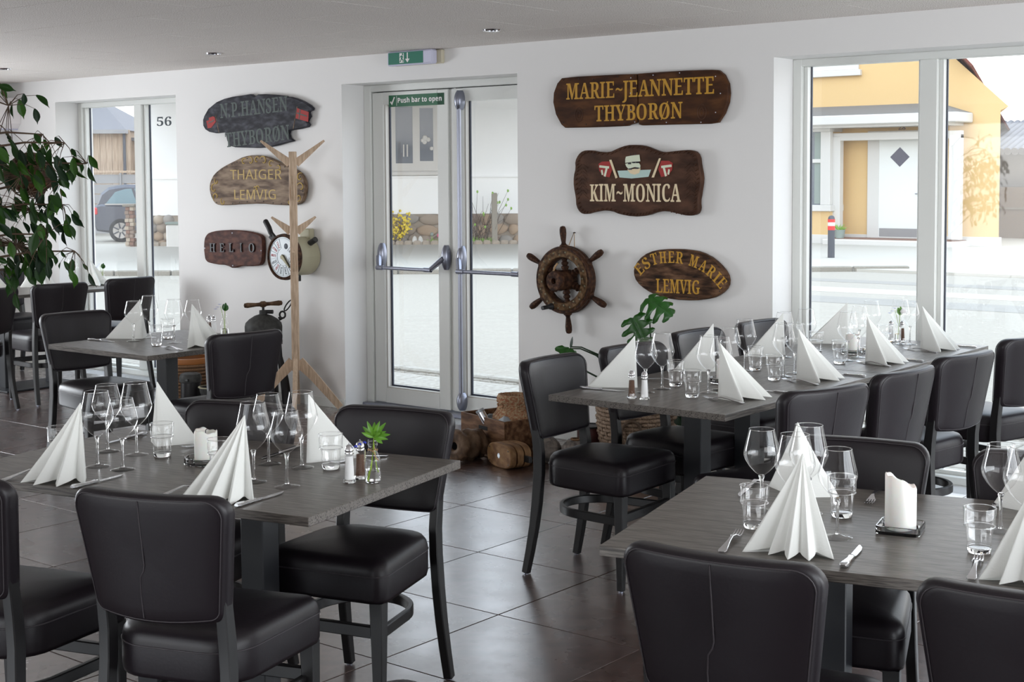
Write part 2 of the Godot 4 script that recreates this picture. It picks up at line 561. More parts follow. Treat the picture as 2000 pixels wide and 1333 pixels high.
	M.house_glass = mat(Color(0.352, 0.379, 0.419), 0.08)
	M.curtain = mat(Color(0.519, 0.560, 0.531), 0.9)
	M.forsythia = mat(Color(0.93, 0.83, 0.2), 0.7)
	M.leaf_bright = mat(Color(0.55, 0.72, 0.3), 0.7)
	M.pink = mat(Color(0.85, 0.3, 0.5), 0.7)
	M.post_grey = mat(Color(0.569, 0.543, 0.498), 0.9)
	M.bollard = mat(Color(0.25, 0.26, 0.29), 0.6)
	M.red_band = mat(Color(0.86, 0.13, 0.12), 0.5)
	M.diamond = mat(Color(0.3, 0.3, 0.36), 0.3)
	M.garage = tri_map(mat(Color.WHITE, 0.95), noise_tex(0.08, [0.2, Color(0.419, 0.362, 0.313), 0.8, Color(0.552, 0.494, 0.434)], 75, 128, 4), Vector3(3, 1, 3))
	M.box_orange = mat(Color(0.711, 0.560, 0.402), 0.8)

const SPLIT_BOARD := [Vector2(-0.587, -0.020), Vector2(-0.565, -0.046), Vector2(-0.519, -0.066), Vector2(-0.440, -0.078), Vector2(-0.344, -0.073), Vector2(-0.333, -0.085), Vector2(-0.318, -0.136), Vector2(-0.291, -0.173), Vector2(-0.230, -0.185), Vector2(-0.110, -0.190), Vector2(0.020, -0.194), Vector2(0.127, -0.191), Vector2(0.233, -0.178), Vector2(0.316, -0.162), Vector2(0.389, -0.151), Vector2(0.348, -0.128), Vector2(0.336, -0.100), Vector2(0.344, -0.079), Vector2(0.380, -0.073), Vector2(0.462, -0.068), Vector2(0.533, -0.056), Vector2(0.548, -0.042), Vector2(0.529, -0.021), Vector2(0.539, -0.001), Vector2(0.557, 0.016), Vector2(0.545, 0.044), Vector2(0.556, 0.053), Vector2(0.581, 0.057), Vector2(0.588, 0.072), Vector2(0.556, 0.095), Vector2(0.497, 0.122), Vector2(0.426, 0.145), Vector2(0.365, 0.159), Vector2(0.339, 0.157), Vector2(0.314, 0.168), Vector2(0.220, 0.178), Vector2(0.115, 0.187), Vector2(0.030, 0.189), Vector2(-0.008, 0.174), Vector2(-0.026, 0.180), Vector2(-0.050, 0.194), Vector2(-0.143, 0.188), Vector2(-0.253, 0.182), Vector2(-0.343, 0.171), Vector2(-0.433, 0.149), Vector2(-0.526, 0.104), Vector2(-0.573, 0.054), Vector2(-0.588, 0.025)]  # at -7.898, 2.011
const GREY_BOARD := [Vector2(-0.516, -0.068), Vector2(-0.509, -0.097), Vector2(-0.496, -0.125), Vector2(-0.477, -0.151), Vector2(-0.453, -0.169), Vector2(-0.425, -0.178), Vector2(-0.386, -0.183), Vector2(-0.335, -0.181), Vector2(-0.270, -0.179), Vector2(-0.193, -0.174), Vector2(-0.105, -0.171), Vector2(-0.007, -0.167), Vector2(0.095, -0.168), Vector2(0.201, -0.174), Vector2(0.290, -0.176), Vector2(0.363, -0.177), Vector2(0.417, -0.173), Vector2(0.453, -0.164), Vector2(0.479, -0.151), Vector2(0.495, -0.131), Vector2(0.507, -0.108), Vector2(0.515, -0.080), Vector2(0.518, -0.052), Vector2(0.516, -0.024), Vector2(0.508, 0.002), Vector2(0.493, 0.026), Vector2(0.471, 0.047), Vector2(0.440, 0.065), Vector2(0.395, 0.083), Vector2(0.333, 0.101), Vector2(0.279, 0.118), Vector2(0.233, 0.135), Vector2(0.186, 0.150), Vector2(0.138, 0.165), Vector2(0.083, 0.175), Vector2(0.019, 0.180), Vector2(-0.041, 0.181), Vector2(-0.095, 0.177), Vector2(-0.153, 0.166), Vector2(-0.214, 0.146), Vector2(-0.273, 0.128), Vector2(-0.329, 0.110), Vector2(-0.383, 0.089), Vector2(-0.435, 0.063), Vector2(-0.473, 0.036), Vector2(-0.497, 0.006), Vector2(-0.511, -0.019), Vector2(-0.516, -0.042)]  # at -7.909, 1.584
const RED_BOARD := [Vector2(-0.329, -0.019), Vector2(-0.324, -0.054), Vector2(-0.319, -0.077), Vector2(-0.313, -0.088), Vector2(-0.303, -0.096), Vector2(-0.290, -0.103), Vector2(-0.260, -0.109), Vector2(-0.215, -0.114), Vector2(-0.161, -0.118), Vector2(-0.099, -0.118), Vector2(-0.050, -0.125), Vector2(-0.015, -0.137), Vector2(0.022, -0.136), Vector2(0.062, -0.123), Vector2(0.106, -0.117), Vector2(0.154, -0.119), Vector2(0.203, -0.117), Vector2(0.255, -0.112), Vector2(0.287, -0.107), Vector2(0.300, -0.101), Vector2(0.309, -0.092), Vector2(0.316, -0.080), Vector2(0.322, -0.055), Vector2(0.328, -0.015), Vector2(0.330, 0.025), Vector2(0.329, 0.065), Vector2(0.325, 0.090), Vector2(0.318, 0.100), Vector2(0.308, 0.108), Vector2(0.293, 0.115), Vector2(0.256, 0.123), Vector2(0.197, 0.133), Vector2(0.123, 0.139), Vector2(0.036, 0.142), Vector2(-0.047, 0.141), Vector2(-0.127, 0.137), Vector2(-0.192, 0.131), Vector2(-0.242, 0.122), Vector2(-0.275, 0.113), Vector2(-0.291, 0.104), Vector2(-0.305, 0.092), Vector2(-0.317, 0.077), Vector2(-0.325, 0.052), Vector2(-0.329, 0.016)]  # at -8.174, 1.079
const GOLD_BOARD_L := [Vector2(-0.285, -0.067), Vector2(-0.245, -0.128), Vector2(-0.215, -0.149), Vector2(-0.067, -0.151), Vector2(0.088, -0.151), Vector2(0.230, -0.149), Vector2(0.249, -0.142), Vector2(0.301, -0.130), Vector2(0.305, -0.070), Vector2(0.303, 0.045), Vector2(0.300, 0.146), Vector2(0.184, 0.149), Vector2(-0.007, 0.150), Vector2(-0.124, 0.151), Vector2(-0.239, 0.147), Vector2(-0.274, 0.117), Vector2(-0.300, 0.062), Vector2(-0.305, 0.006)]  # at -4.914, 2.041
const GOLD_BOARD_R := [Vector2(0.307, 0.045), Vector2(0.308, -0.070), Vector2(0.312, -0.143), Vector2(0.333, -0.149), Vector2(0.550, -0.150), Vector2(0.778, -0.152), Vector2(0.834, -0.146), Vector2(0.872, -0.096), Vector2(0.897, -0.038), Vector2(0.903, 0.013), Vector2(0.897, 0.065), Vector2(0.871, 0.114), Vector2(0.837, 0.141), Vector2(0.794, 0.145), Vector2(0.638, 0.149), Vector2(0.460, 0.149), Vector2(0.305, 0.147)]  # at -4.914, 2.041
const CREAM_BOARD := [Vector2(-0.444, 0.013), Vector2(-0.444, -0.019), Vector2(-0.440, -0.049), Vector2(-0.433, -0.077), Vector2(-0.428, -0.107), Vector2(-0.426, -0.139), Vector2(-0.417, -0.163), Vector2(-0.402, -0.181), Vector2(-0.385, -0.192), Vector2(-0.365, -0.196), Vector2(-0.342, -0.195), Vector2(-0.315, -0.188), Vector2(-0.285, -0.182), Vector2(-0.251, -0.176), Vector2(-0.217, -0.173), Vector2(-0.183, -0.175), Vector2(-0.152, -0.180), Vector2(-0.124, -0.190), Vector2(-0.086, -0.198), Vector2(-0.039, -0.204), Vector2(0.008, -0.206), Vector2(0.054, -0.202), Vector2(0.096, -0.194), Vector2(0.132, -0.182), Vector2(0.166, -0.175), Vector2(0.198, -0.173), Vector2(0.232, -0.175), Vector2(0.268, -0.182), Vector2(0.303, -0.189), Vector2(0.339, -0.195), Vector2(0.370, -0.196), Vector2(0.396, -0.191), Vector2(0.414, -0.182), Vector2(0.422, -0.168), Vector2(0.426, -0.150), Vector2(0.423, -0.128), Vector2(0.424, -0.105), Vector2(0.429, -0.083), Vector2(0.433, -0.060), Vector2(0.437, -0.038), Vector2(0.441, -0.014), Vector2(0.443, 0.013), Vector2(0.440, 0.039), Vector2(0.434, 0.065), Vector2(0.428, 0.094), Vector2(0.424, 0.126), Vector2(0.414, 0.148), Vector2(0.399, 0.162), Vector2(0.378, 0.169), Vector2(0.352, 0.172), Vector2(0.318, 0.171), Vector2(0.278, 0.168), Vector2(0.241, 0.165), Vector2(0.205, 0.162), Vector2(0.173, 0.164), Vector2(0.146, 0.172), Vector2(0.116, 0.182), Vector2(0.084, 0.194), Vector2(0.052, 0.202), Vector2(0.020, 0.206), Vector2(-0.013, 0.207), Vector2(-0.045, 0.207), Vector2(-0.078, 0.202), Vector2(-0.111, 0.193), Vector2(-0.142, 0.182), Vector2(-0.171, 0.171), Vector2(-0.204, 0.167), Vector2(-0.242, 0.169), Vector2(-0.276, 0.173), Vector2(-0.305, 0.179), Vector2(-0.333, 0.181), Vector2(-0.360, 0.180), Vector2(-0.382, 0.174), Vector2(-0.400, 0.163), Vector2(-0.415, 0.147), Vector2(-0.427, 0.127), Vector2(-0.432, 0.107), Vector2(-0.430, 0.087), Vector2(-0.432, 0.065), Vector2(-0.440, 0.041)]  # at -4.622, 1.574
const OVAL_BOARD := [Vector2(-0.312, -0.014), Vector2(-0.301, -0.041), Vector2(-0.279, -0.065), Vector2(-0.247, -0.087), Vector2(-0.210, -0.106), Vector2(-0.168, -0.122), Vector2(-0.121, -0.133), Vector2(-0.066, -0.141), Vector2(-0.006, -0.145), Vector2(0.061, -0.144), Vector2(0.123, -0.140), Vector2(0.179, -0.131), Vector2(0.223, -0.120), Vector2(0.253, -0.105), Vector2(0.279, -0.088), Vector2(0.300, -0.068), Vector2(0.312, -0.045), Vector2(0.315, -0.019), Vector2(0.309, 0.007), Vector2(0.293, 0.032), Vector2(0.269, 0.057), Vector2(0.239, 0.082), Vector2(0.203, 0.105), Vector2(0.159, 0.124), Vector2(0.116, 0.136), Vector2(0.072, 0.141), Vector2(0.023, 0.144), Vector2(-0.031, 0.144), Vector2(-0.085, 0.142), Vector2(-0.139, 0.137), Vector2(-0.187, 0.127), Vector2(-0.228, 0.111), Vector2(-0.263, 0.089), Vector2(-0.291, 0.061), Vector2(-0.308, 0.035), Vector2(-0.314, 0.011)]  # at -4.324, 1.043

# ---------------------------------------------------------------- the scene
func _ready() -> void:
	rng.seed = 7
	# camera: level lens with a vertical shift, 50 mm equivalent
	var cam := Camera3D.new()
	cam.name = "camera"
	var focal := 2792.8
	cam.set_frustum(1333.0 / focal * 0.05, Vector2(0, -149.6 / focal * 0.05), 0.05, 300.0)
	cam.transform = Transform3D(Basis.from_euler(Vector3(-0.0625, YAW, -0.006)), Vector3(0, 1.6118, 6.9266))
	add_child(cam)
	cam.current = true
	# overcast sky
	var sky_mat := ProceduralSkyMaterial.new()
	sky_mat.sky_top_color = Color(0.86, 0.93, 1.0)
	sky_mat.sky_horizon_color = Color(1.0, 0.99, 0.97)
	sky_mat.ground_horizon_color = Color(0.8, 0.8, 0.79)
	sky_mat.ground_bottom_color = Color(0.62, 0.61, 0.6)
	sky_mat.sky_curve = 0.2
	var sky := Sky.new()
	sky.sky_material = sky_mat
	var env := Environment.new()
	env.background_mode = Environment.BG_SKY
	env.sky = sky
	env.background_energy_multiplier = 3.7
	env.tonemap_mode = Environment.TONE_MAPPER_LINEAR
	env.tonemap_exposure = 1.0
	env.sdfgi_enabled = true
	env.ssao_enabled = true
	env.ssil_enabled = true
	var we := WorldEnvironment.new()
	we.name = "environment"
	we.environment = env
	add_child(we)
	# daylight stand-ins, out of view, placed to light chairs, left wall and napkins
	unseen_light(Vector3(2.06, 1.15, 3.0), Vector2(4.8, 1.7), Vector3(-1, 0.3, 0), 2.4)  # unseen source on the right, lights chair and table sides
	unseen_light(Vector3(-11.23, 1.2, 3.05), Vector2(2.0, 1.6), Vector3(1, 0.3, 0), 5.0)  # unseen source on the left, brightens the far left wall
	unseen_light(Vector3(-3.6, 1.2, 9.46), Vector2(6.6, 1.7), Vector3(0, 0.2, -1), 0.6)  # unseen source behind the camera, lights the napkin fronts

	make_materials()
	room()
	street()
	furniture()
	wall_things()
	floor_things()
	table_things()
	fig_tree()

func unseen_light(at: Vector3, size: Vector2, towards: Vector3, radiance: float) -> void:
	var l := AreaLight3D.new()
	l.name = "unseen_window_light"
	l.area_size = size
	l.area_normalize_energy = false
	l.light_energy = radiance
	l.light_color = Color(0.95, 0.975, 1.0)
	l.shadow_enabled = true
	l.area_range = 30.0
	add_child(l, true)
	l.look_at_from_position(at, at + towards, Vector3.UP)

# ---------------------------------------------------------------- room
const CEIL := 2.4227
const HEAD := 2.2374
const X0 := -11.17
const X1 := 2.0
const Z1 := 9.4

func named(o: Node, called: String) -> Node:
	o.name = called
	return o

func wall_with_openings(called: String, size: Vector3, centre: Vector3, holes: Array) -> void:  # holes: [size, centre]
	var c := CSGBox3D.new()
	c.name = called
	c.size = size
	c.position = centre
	c.material = M.white_wall
	for h in holes:
		var k := CSGBox3D.new()
		k.name = "opening"
		k.operation = CSGShape3D.OPERATION_SUBTRACTION
		k.size = h[0]
		k.position = (h[1] as Vector3) - centre
		k.material = M.white_wall
		c.add_child(k, true)
	add_child(c)
	struct(c)

func hole(x0: float, x1: float, y0: float, y1: float, zc := -0.18) -> Array:
	return [Vector3(x1 - x0, y1 - y0, 1.0), Vector3((x0 + x1) / 2, (y0 + y1) / 2, zc)]

func room() -> void:
	# shell
	wall_with_openings("wall_back", Vector3(X1 - X0 + 0.6, 2.9, 0.36), Vector3((X0 + X1) / 2, 1.35, -0.18), [hole(-10.435, -8.852, -0.0, HEAD), hole(-7.059, -5.524, 0.0, HEAD), hole(-3.756, 1.4, 0.0, HEAD)])
	wall_with_openings("wall_left", Vector3(0.3, 2.9, Z1 + 0.3), Vector3(X0 - 0.15, 1.35, Z1 / 2 + 0.15), [[Vector3(1, 1.9, 2.1), Vector3(X0, 1.2, 3.05)]])
	wall_with_openings("wall_right", Vector3(0.3, 2.9, Z1 + 0.3), Vector3(X1 + 0.15, 1.35, Z1 / 2 + 0.15), [[Vector3(1, 2.0, 5.0), Vector3(X1, 1.2, 3.0)]])
	wall_with_openings("wall_rear", Vector3(X1 - X0 + 0.6, 2.9, 0.3), Vector3((X0 + X1) / 2, 1.35, Z1 + 0.15), [[Vector3(6.8, 2.0, 1.0), Vector3(-3.6, 1.2, Z1)]])
	# mullions for the unseen windows that the out of view lights stand in
	var w4 := group_node("window", self)
	named(w4, "window_4")
	struct(w4)
	for z in [0.54, 1.77, 3.0, 4.23, 5.46]:
		part("mullion", bxy(X1 + 0.1, X1 + 0.17, 0.2, 2.2, z - 0.04, z + 0.04, 0.004), M.frame, w4)
	var w5 := group_node("window", self)
	named(w5, "window_5")
	struct(w5)
	for z in [2.04, 3.05, 4.06]:
		part("mullion", bxy(X0 - 0.2, X0 - 0.13, 0.25, 2.15, z - 0.04, z + 0.04, 0.004), M.frame, w5)
	var w6 := group_node("window", self)
	named(w6, "window_6")
	struct(w6)
	for i in 6:
		part("mullion", bxy(-7.04 + i * 1.36, -6.96 + i * 1.36, 0.2, 2.2, Z1 + 0.1, Z1 + 0.17, 0.004), M.frame, w6)
	# floor: tiles of 0.624 m, each a piece of its own where the picture reaches, the rest joined
	var fl := group_node("floor", self)
	struct(fl)
	part("grout_bed", bxy(X0 - 0.2, X1 + 0.2, -0.2, -0.0025, -0.36, Z1 + 0.2), M.grout, fl)
	var tile := bx(Vector3(0.6195, 0.012, 0.6195), 0.0012, Vector3(0, -0.006, 0))
	var rest := S()
	var ox := -3.2791 - 0.624 * 13
	var oz := 2.9446 - 0.624 * 5
	var fwd := Vector3(-sin(YAW), 0, -cos(YAW))
	var rgt := Vector3(cos(YAW), 0, -sin(YAW))
	for i in 22:
		for j in 16:
			var c := Vector3(ox + (i + 0.5) * 0.624, 0, oz + (j + 0.5) * 0.624)
			if c.x > X1 + 0.2 or c.z > Z1 + 0.2 or c.x < X0 - 0.3:
				continue
			var d := c - Vector3(0, 0, 6.93)
			var dep := d.dot(fwd)
			if dep > 3.6 and absf(d.dot(rgt)) < dep * 0.36 + 0.5:
				part("floor_tile", tile, M.tiles[rng.randi() % 5], fl, Transform3D(Basis(), c))
			else:
				box(rest, c + Vector3(0, -0.006, 0), Vector3(0.6195, 0.012, 0.6195))
	stuff(part("outer_tiles", fin(rest), M.tiles[0], fl))
	# ceiling of wood wool panels
	var ce := group_node("ceiling", self)
	struct(ce)
	part("ceiling_deck", bxy(X0 - 0.3, X1 + 0.3, CEIL + 0.02, CEIL + 0.25, -0.36, Z1 + 0.3), M.ceiling_gap, ce)
	var pan := bx(Vector3(1.194, 0.024, 0.614), 0.0, Vector3(0, 0.012, 0))
	for j in 16:
		for i in 13:
			var x := -11.45 + i * 1.2 + (0.55 if j % 2 == 0 else 0.0)
			var z := -0.03 + 0.62 * (j + 0.5) - 0.02
			if x < X0 - 0.3 or x > X1 + 0.5 or z > Z1 + 0.2:
				continue
			part("ceiling_panel", pan, M.ceiling, ce, Transform3D(Basis(), Vector3(x, CEIL, z)))
	var ba := part("baseboard_back", bxy(-8.85, -7.06, 0.0, 0.065, 0.0, 0.012, 0.002), M.frame, self)
	struct(ba)
	ba = part("trim_x", bxy(-5.52, -3.757, 0.0, 0.065, 0.0, 0.012, 0.002), M.frame, self)
	struct(named(ba, "trim_1"))
	ba = part("trim_x", bxy(X0, -10.436, 0.0, 0.065, 0.0, 0.012, 0.002), M.frame, self)
	struct(named(ba, "trim_2"))
	window_front("window_1", -10.435, -8.852, [-9.62], 0.04)
	window_front("window_3", -3.756, 1.4, [-2.978, -2.16, -1.34, -0.52, 0.3], 0.04)
	door()
	# out of view roof slab, placed so that the sky enters through the openings only
	struct(named(part("trim_x", bxy(X0 - 0.5, X1 + 0.5, CEIL + 0.25, CEIL + 0.5, -0.5, Z1 + 0.5), M.roof_grey, self), "unseen_roof_3"))
	# ceiling lamps, switched off
	var spot := thing("ceiling_spotlight", "round recessed ceiling spotlight right of the green exit sign", "ceiling light", Vector3(-5.128, CEIL, 0.724), 0, "recessed spotlights")
	part("trim_ring", lat([Vector2(0.034, 0.002), Vector2(0.036, -0.006), Vector2(0.048, -0.008), Vector2(0.052, 0.0)], 28), M.chrome, spot)
	part("lamp_glass", lat([Vector2(0.0, -0.001), Vector2(0.034, -0.001), Vector2(0.034, 0.003)], 24), M.frame, spot)
	copy(spot, "ceiling_spotlight", "round recessed ceiling spotlight above the split black name board", "ceiling light", Vector3(-7.453, CEIL, 0.779), 0, "recessed spotlights")
	copy(spot, "ceiling_spotlight", "round recessed ceiling spotlight in the far left corner above the fig", "ceiling light", Vector3(-9.617, CEIL, 0.967), 0, "recessed spotlights")
	# things on the left wall, behind the fig leaves
	var ac := thing("wall_unit", "white rounded wall unit high on the left wall behind fig leaves", "wall unit", Vector3(X0, 2.03, 0.25))
	var s := S()
	box(s, Vector3(0.11, 0.13, 0.0), Vector3(0.22, 0.27, 0.8), 0.05)
	part("casing", fin(s), M.sign_white, ac)
	part("air_flap", bx(Vector3(0.1, 0.01, 0.7), 0.003, Vector3(0.13, -0.003, 0)), M.plastic_lilac, ac)

func window_front(called: String, x0: float, x1: float, mul: Array, y0: float) -> void:
	var w := group_node("window", self)
	named(w, called)
	struct(w)
	var za := -0.3
	var zb := -0.215
	part("frame_post", bxy(x0, x0 + 0.055, 0, HEAD, za, zb, 0.004), M.frame, w)
	part("frame_post", bxy(x1 - 0.055, x1, 0, HEAD, za, zb, 0.004), M.frame, w)
	part("frame_head", bxy(x0, x1, HEAD - 0.042, HEAD, za, zb - 0.001, 0.004), M.frame, w)
	part("frame_sill", bxy(x0, x1, 0, y0, za, zb + 0.03, 0.004), M.frame, w)
	var xs := [x0 + 0.055]
	for m in mul:
		part("mullion", bxy(m - 0.048, m + 0.048, y0, HEAD - 0.04, za, zb, 0.004), M.frame, w)
		xs.append(m - 0.048)
		xs.append(m + 0.048)
	xs.append(x1 - 0.055)
	for i in range(0, xs.size(), 2):
		var a: float = xs[i]
		var b: float = xs[i + 1]
		part("glazing_bead", bxy(a, a + 0.024, y0, HEAD - 0.042, -0.278, -0.24, 0.002), M.frame, w)
		part("gasket", bxy(a + 0.001, a + 0.03, y0, HEAD - 0.042, -0.29, -0.276), M.gasket, w)
		part("glazing_bead", bxy(b - 0.016, b, y0, HEAD - 0.042, -0.278, -0.24, 0.002), M.frame, w)
		part("glazing_bead", bxy(a + 0.024, b - 0.016, y0, y0 + 0.02, -0.278, -0.24, 0.002), M.frame, w)
		part("pane", bxy(a + 0.024, b - 0.016, y0, HEAD - 0.042, -0.2822, -0.2818), M.pane, w)

func door() -> void:
	var w := group_node("door", self)
	named(w, "door_1")
	struct(w)
	part("door_frame_post", bxy(-7.059, -6.994, 0, HEAD, -0.3, -0.212, 0.004), M.frame, w)
	part("door_frame_post", bxy(-5.589, -5.524, 0, HEAD, -0.3, -0.212, 0.004), M.frame, w)
	part("door_frame_head", bxy(-7.059, -5.524, 2.19, HEAD, -0.3, -0.213, 0.004), M.frame, w)
	part("threshold", bxy(-7.059, -5.524, 0, 0.03, -0.36, -0.16, 0.006), M.metal_grey, w)
	for L in [[-6.99, -6.29, -6.885, -6.39], [-6.262, -5.592, -6.158, -5.692]]:
		var lf := group_node("door_leaf", w)
		var a: float = L[0]
		var b: float = L[1]
		var g0: float = L[2]
		var g1: float = L[3]
		part("stile", bxy(a, g0, 0.035, 2.184, -0.29, -0.225, 0.004), M.frame, lf)
		part("stile", bxy(g1, b, 0.035, 2.184, -0.29, -0.225, 0.004), M.frame, lf)
		part("rail", bxy(g0, g1, 0.035, 0.135, -0.289, -0.226, 0.0), M.frame, lf)
		part("rail", bxy(g0, g1, 2.1, 2.184, -0.289, -0.226, 0.0), M.frame, lf)
		part("glazing_bead", bxy(g0, g0 + 0.013, 0.135, 2.1, -0.27, -0.235), M.paint_white, lf)
		part("gasket", bxy(g0, g0 + 0.024, 0.135, 2.1, -0.28, -0.268), M.gasket, lf)
		part("glazing_bead", bxy(g0, g1, 0.135, 0.147, -0.27, -0.235), M.paint_white, lf)
		part("gasket", bxy(g0, g1, 0.147, 0.158, -0.28, -0.268), M.gasket, lf)
		part("pane", bxy(g0, g1, 0.135, 2.1, -0.2742, -0.2738), M.pane, lf)
		part("gap_shade_strip", bxy(a, b, 2.184, 2.19, -0.29, -0.27), M.gasket, w)  # dark strip drawn as the shade in the gap above the leaf
	part("meeting_strip", bxy(-6.29, -6.262, 0.035, 2.184, -0.285, -0.24, 0.003), M.frame, w)
	# panic bars and the lock rod of the standing leaf
	part("lock_rod", bxy(-6.19, -6.163, 0.1, 2.1, -0.212, -0.19, 0.005), M.metal_grey, w)
	for y in [[2.04, 2.168], [0.05, 0.17]]:
		var s := S()
		var y0: float = y[0]
		var y1: float = y[1]
		grid(s, 10, 8, func(u, v):
			var t: float = lerpf(-1, 1, v)
			var hw := 0.036 * sqrt(maxf(0.02, 1 - 0.75 * t * t))
			var an: float = PI * u
			return Vector3(-6.178 - cos(an) * hw, lerpf(y0, y1, v), -0.226 + sin(an) * 0.055 * sqrt(maxf(0.05, 1 - 0.6 * t * t))), 1)
		part("rod_case", fin(s), M.metal_grey, w)
	for k in [[-6.9, -6.31, 1], [-6.172, -5.56, 1]]:
		var pb := group_node("push_bar", w)
		var xa: float = k[0]
		var xb: float = k[1]
		for x in [xa, xb]:
			var s := S()
			grid(s, 10, 10, func(u, v):
				var t: float = lerpf(-1, 1, v)
				var hw := 0.034 * sqrt(maxf(0.0, 1 - 0.8 * t * t))
				var an: float = PI * u
				return Vector3(x - cos(an) * hw, 1.065 + t * 0.082, -0.226 + sin(an) * 0.05 * sqrt(maxf(0.0, 1 - 0.7 * t * t))), 1)
			part("housing", fin(s), M.metal_grey, pb)
			var ins := 0.05 if x == xa else -0.07
			part("arm", brr([Vector3(x, 1.06, -0.18), Vector3(x + ins * 0.5, 1.02, -0.155), Vector3(x + ins, 0.985, -0.13)], [Vector2(0.03, 0.03), Vector2(0.034, 0.03), Vector2(0.028, 0.026)], Vector3(0, 0, 1), 0.006), M.metal_grey, pb)
		part("bar", tub([Vector3(xa + 0.03, 0.983, -0.13), Vector3(xb - 0.06, 0.983, -0.13)], 0.0125, 14), M.metal_grey, pb)
		for x in [xa + 0.06, xb - 0.09]:
			part("bar_end", tub([Vector3(x - 0.03, 0.983, -0.13), Vector3(x + 0.03, 0.983, -0.13)], 0.0165, 14), M.metal_grey, pb)
	# green sticker on the glass and the house number
	var st := thing("door_sticker", "green sticker on the door glass telling to push the bar", "sign", Vector3(-6.831, 2.082, -0.226))
	part("plate", bxy(0, 0.508, 0, 0.079, -0.001, 0.001), M.green_dark, st)
	words(st, "Push bar to open", M.sign_white, Vector3(0.085, 0.026, 0.0005), Vector3(0.485, 0.0265, 0.0005), 0.033, 0.002, "Droid Sans", 700)
	part("tick_mark", pri(v2([0.012, 0.032, 0.022, 0.04, 0.028, 0.028, 0.05, 0.068, 0.058, 0.064, 0.031, 0.012]), 0, 0.0015), M.sign_white, st)
	part("divider_line", bxy(0.073, 0.0755, 0.006, 0.074, 0, 0.0015), M.sign_white, st)
	var hn := thing("house_number", "dark house number 56 stuck on the left window pane", "house number", Vector3(-9.455, 2.022, -0.2815))
	words(hn, "56", M.fig56, Vector3(0, 0, 0), Vector3(0.185, 0, 0), 0.072, 0.001, "Droid Serif", 700, "digits")
	# emergency exit sign
	var ex := thing("exit_sign", "green emergency exit sign with running figure and down arrow above the door", "sign", Vector3(-6.355, 2.33, 0))
	part("base_plate", bxy(-0.185, 0.24, 0.0, 0.088, 0.0, 0.03, 0.006), M.plastic_beige, ex)
	part("cover", bxy(-0.195, 0.205, -0.002, 0.09, 0.03, 0.085, 0.01), M.plastic_lilac, ex)
	part("face", bxy(-0.178, 0.128, 0.006, 0.082, 0.085, 0.0865), M.green_sign, ex)
	part("door_symbol", pri(v2([-0.078, 0.014, -0.04, 0.014, -0.04, 0.076, -0.078, 0.076]), 0.0865, 0.0868), M.sign_white, ex)
	var man := S()
	prism(man, ngon(10, 0.006, 0.007, Vector2(-0.05, 0.069)), 0.0868, 0.0874)
	prism(man, v2([-0.066, 0.06, -0.052, 0.062, -0.046, 0.05, -0.052, 0.042, -0.042, 0.032, -0.044, 0.017, -0.05, 0.017, -0.05, 0.03, -0.06, 0.036, -0.064, 0.022, -0.075, 0.02, -0.075, 0.026, -0.069, 0.028, -0.064, 0.045, -0.062, 0.053, -0.072, 0.047, -0.075, 0.052]), 0.0868, 0.0874)
	part("running_figure", fin(man), M.green_sign, ex)
	part("arrow", pri(v2([-0.012, 0.078, -0.004, 0.078, -0.004, 0.038, 0.012, 0.038, -0.008, 0.014, -0.028, 0.038, -0.012, 0.038]), 0.0865, 0.0872), M.sign_white, ex)

# ---------------------------------------------------------------- outdoors
func far(x: float, y: float, depth: float) -> Vector3:  # a point across the street, in metres right of and away from the middle of the room's view
	return Vector3(0, 0, 6.9266) + Vector3(cos(YAW), 0, -sin(YAW)) * x + Vector3(-sin(YAW), 0, -cos(YAW)) * depth + Vector3(0, y, 0)

const GRD := -0.12

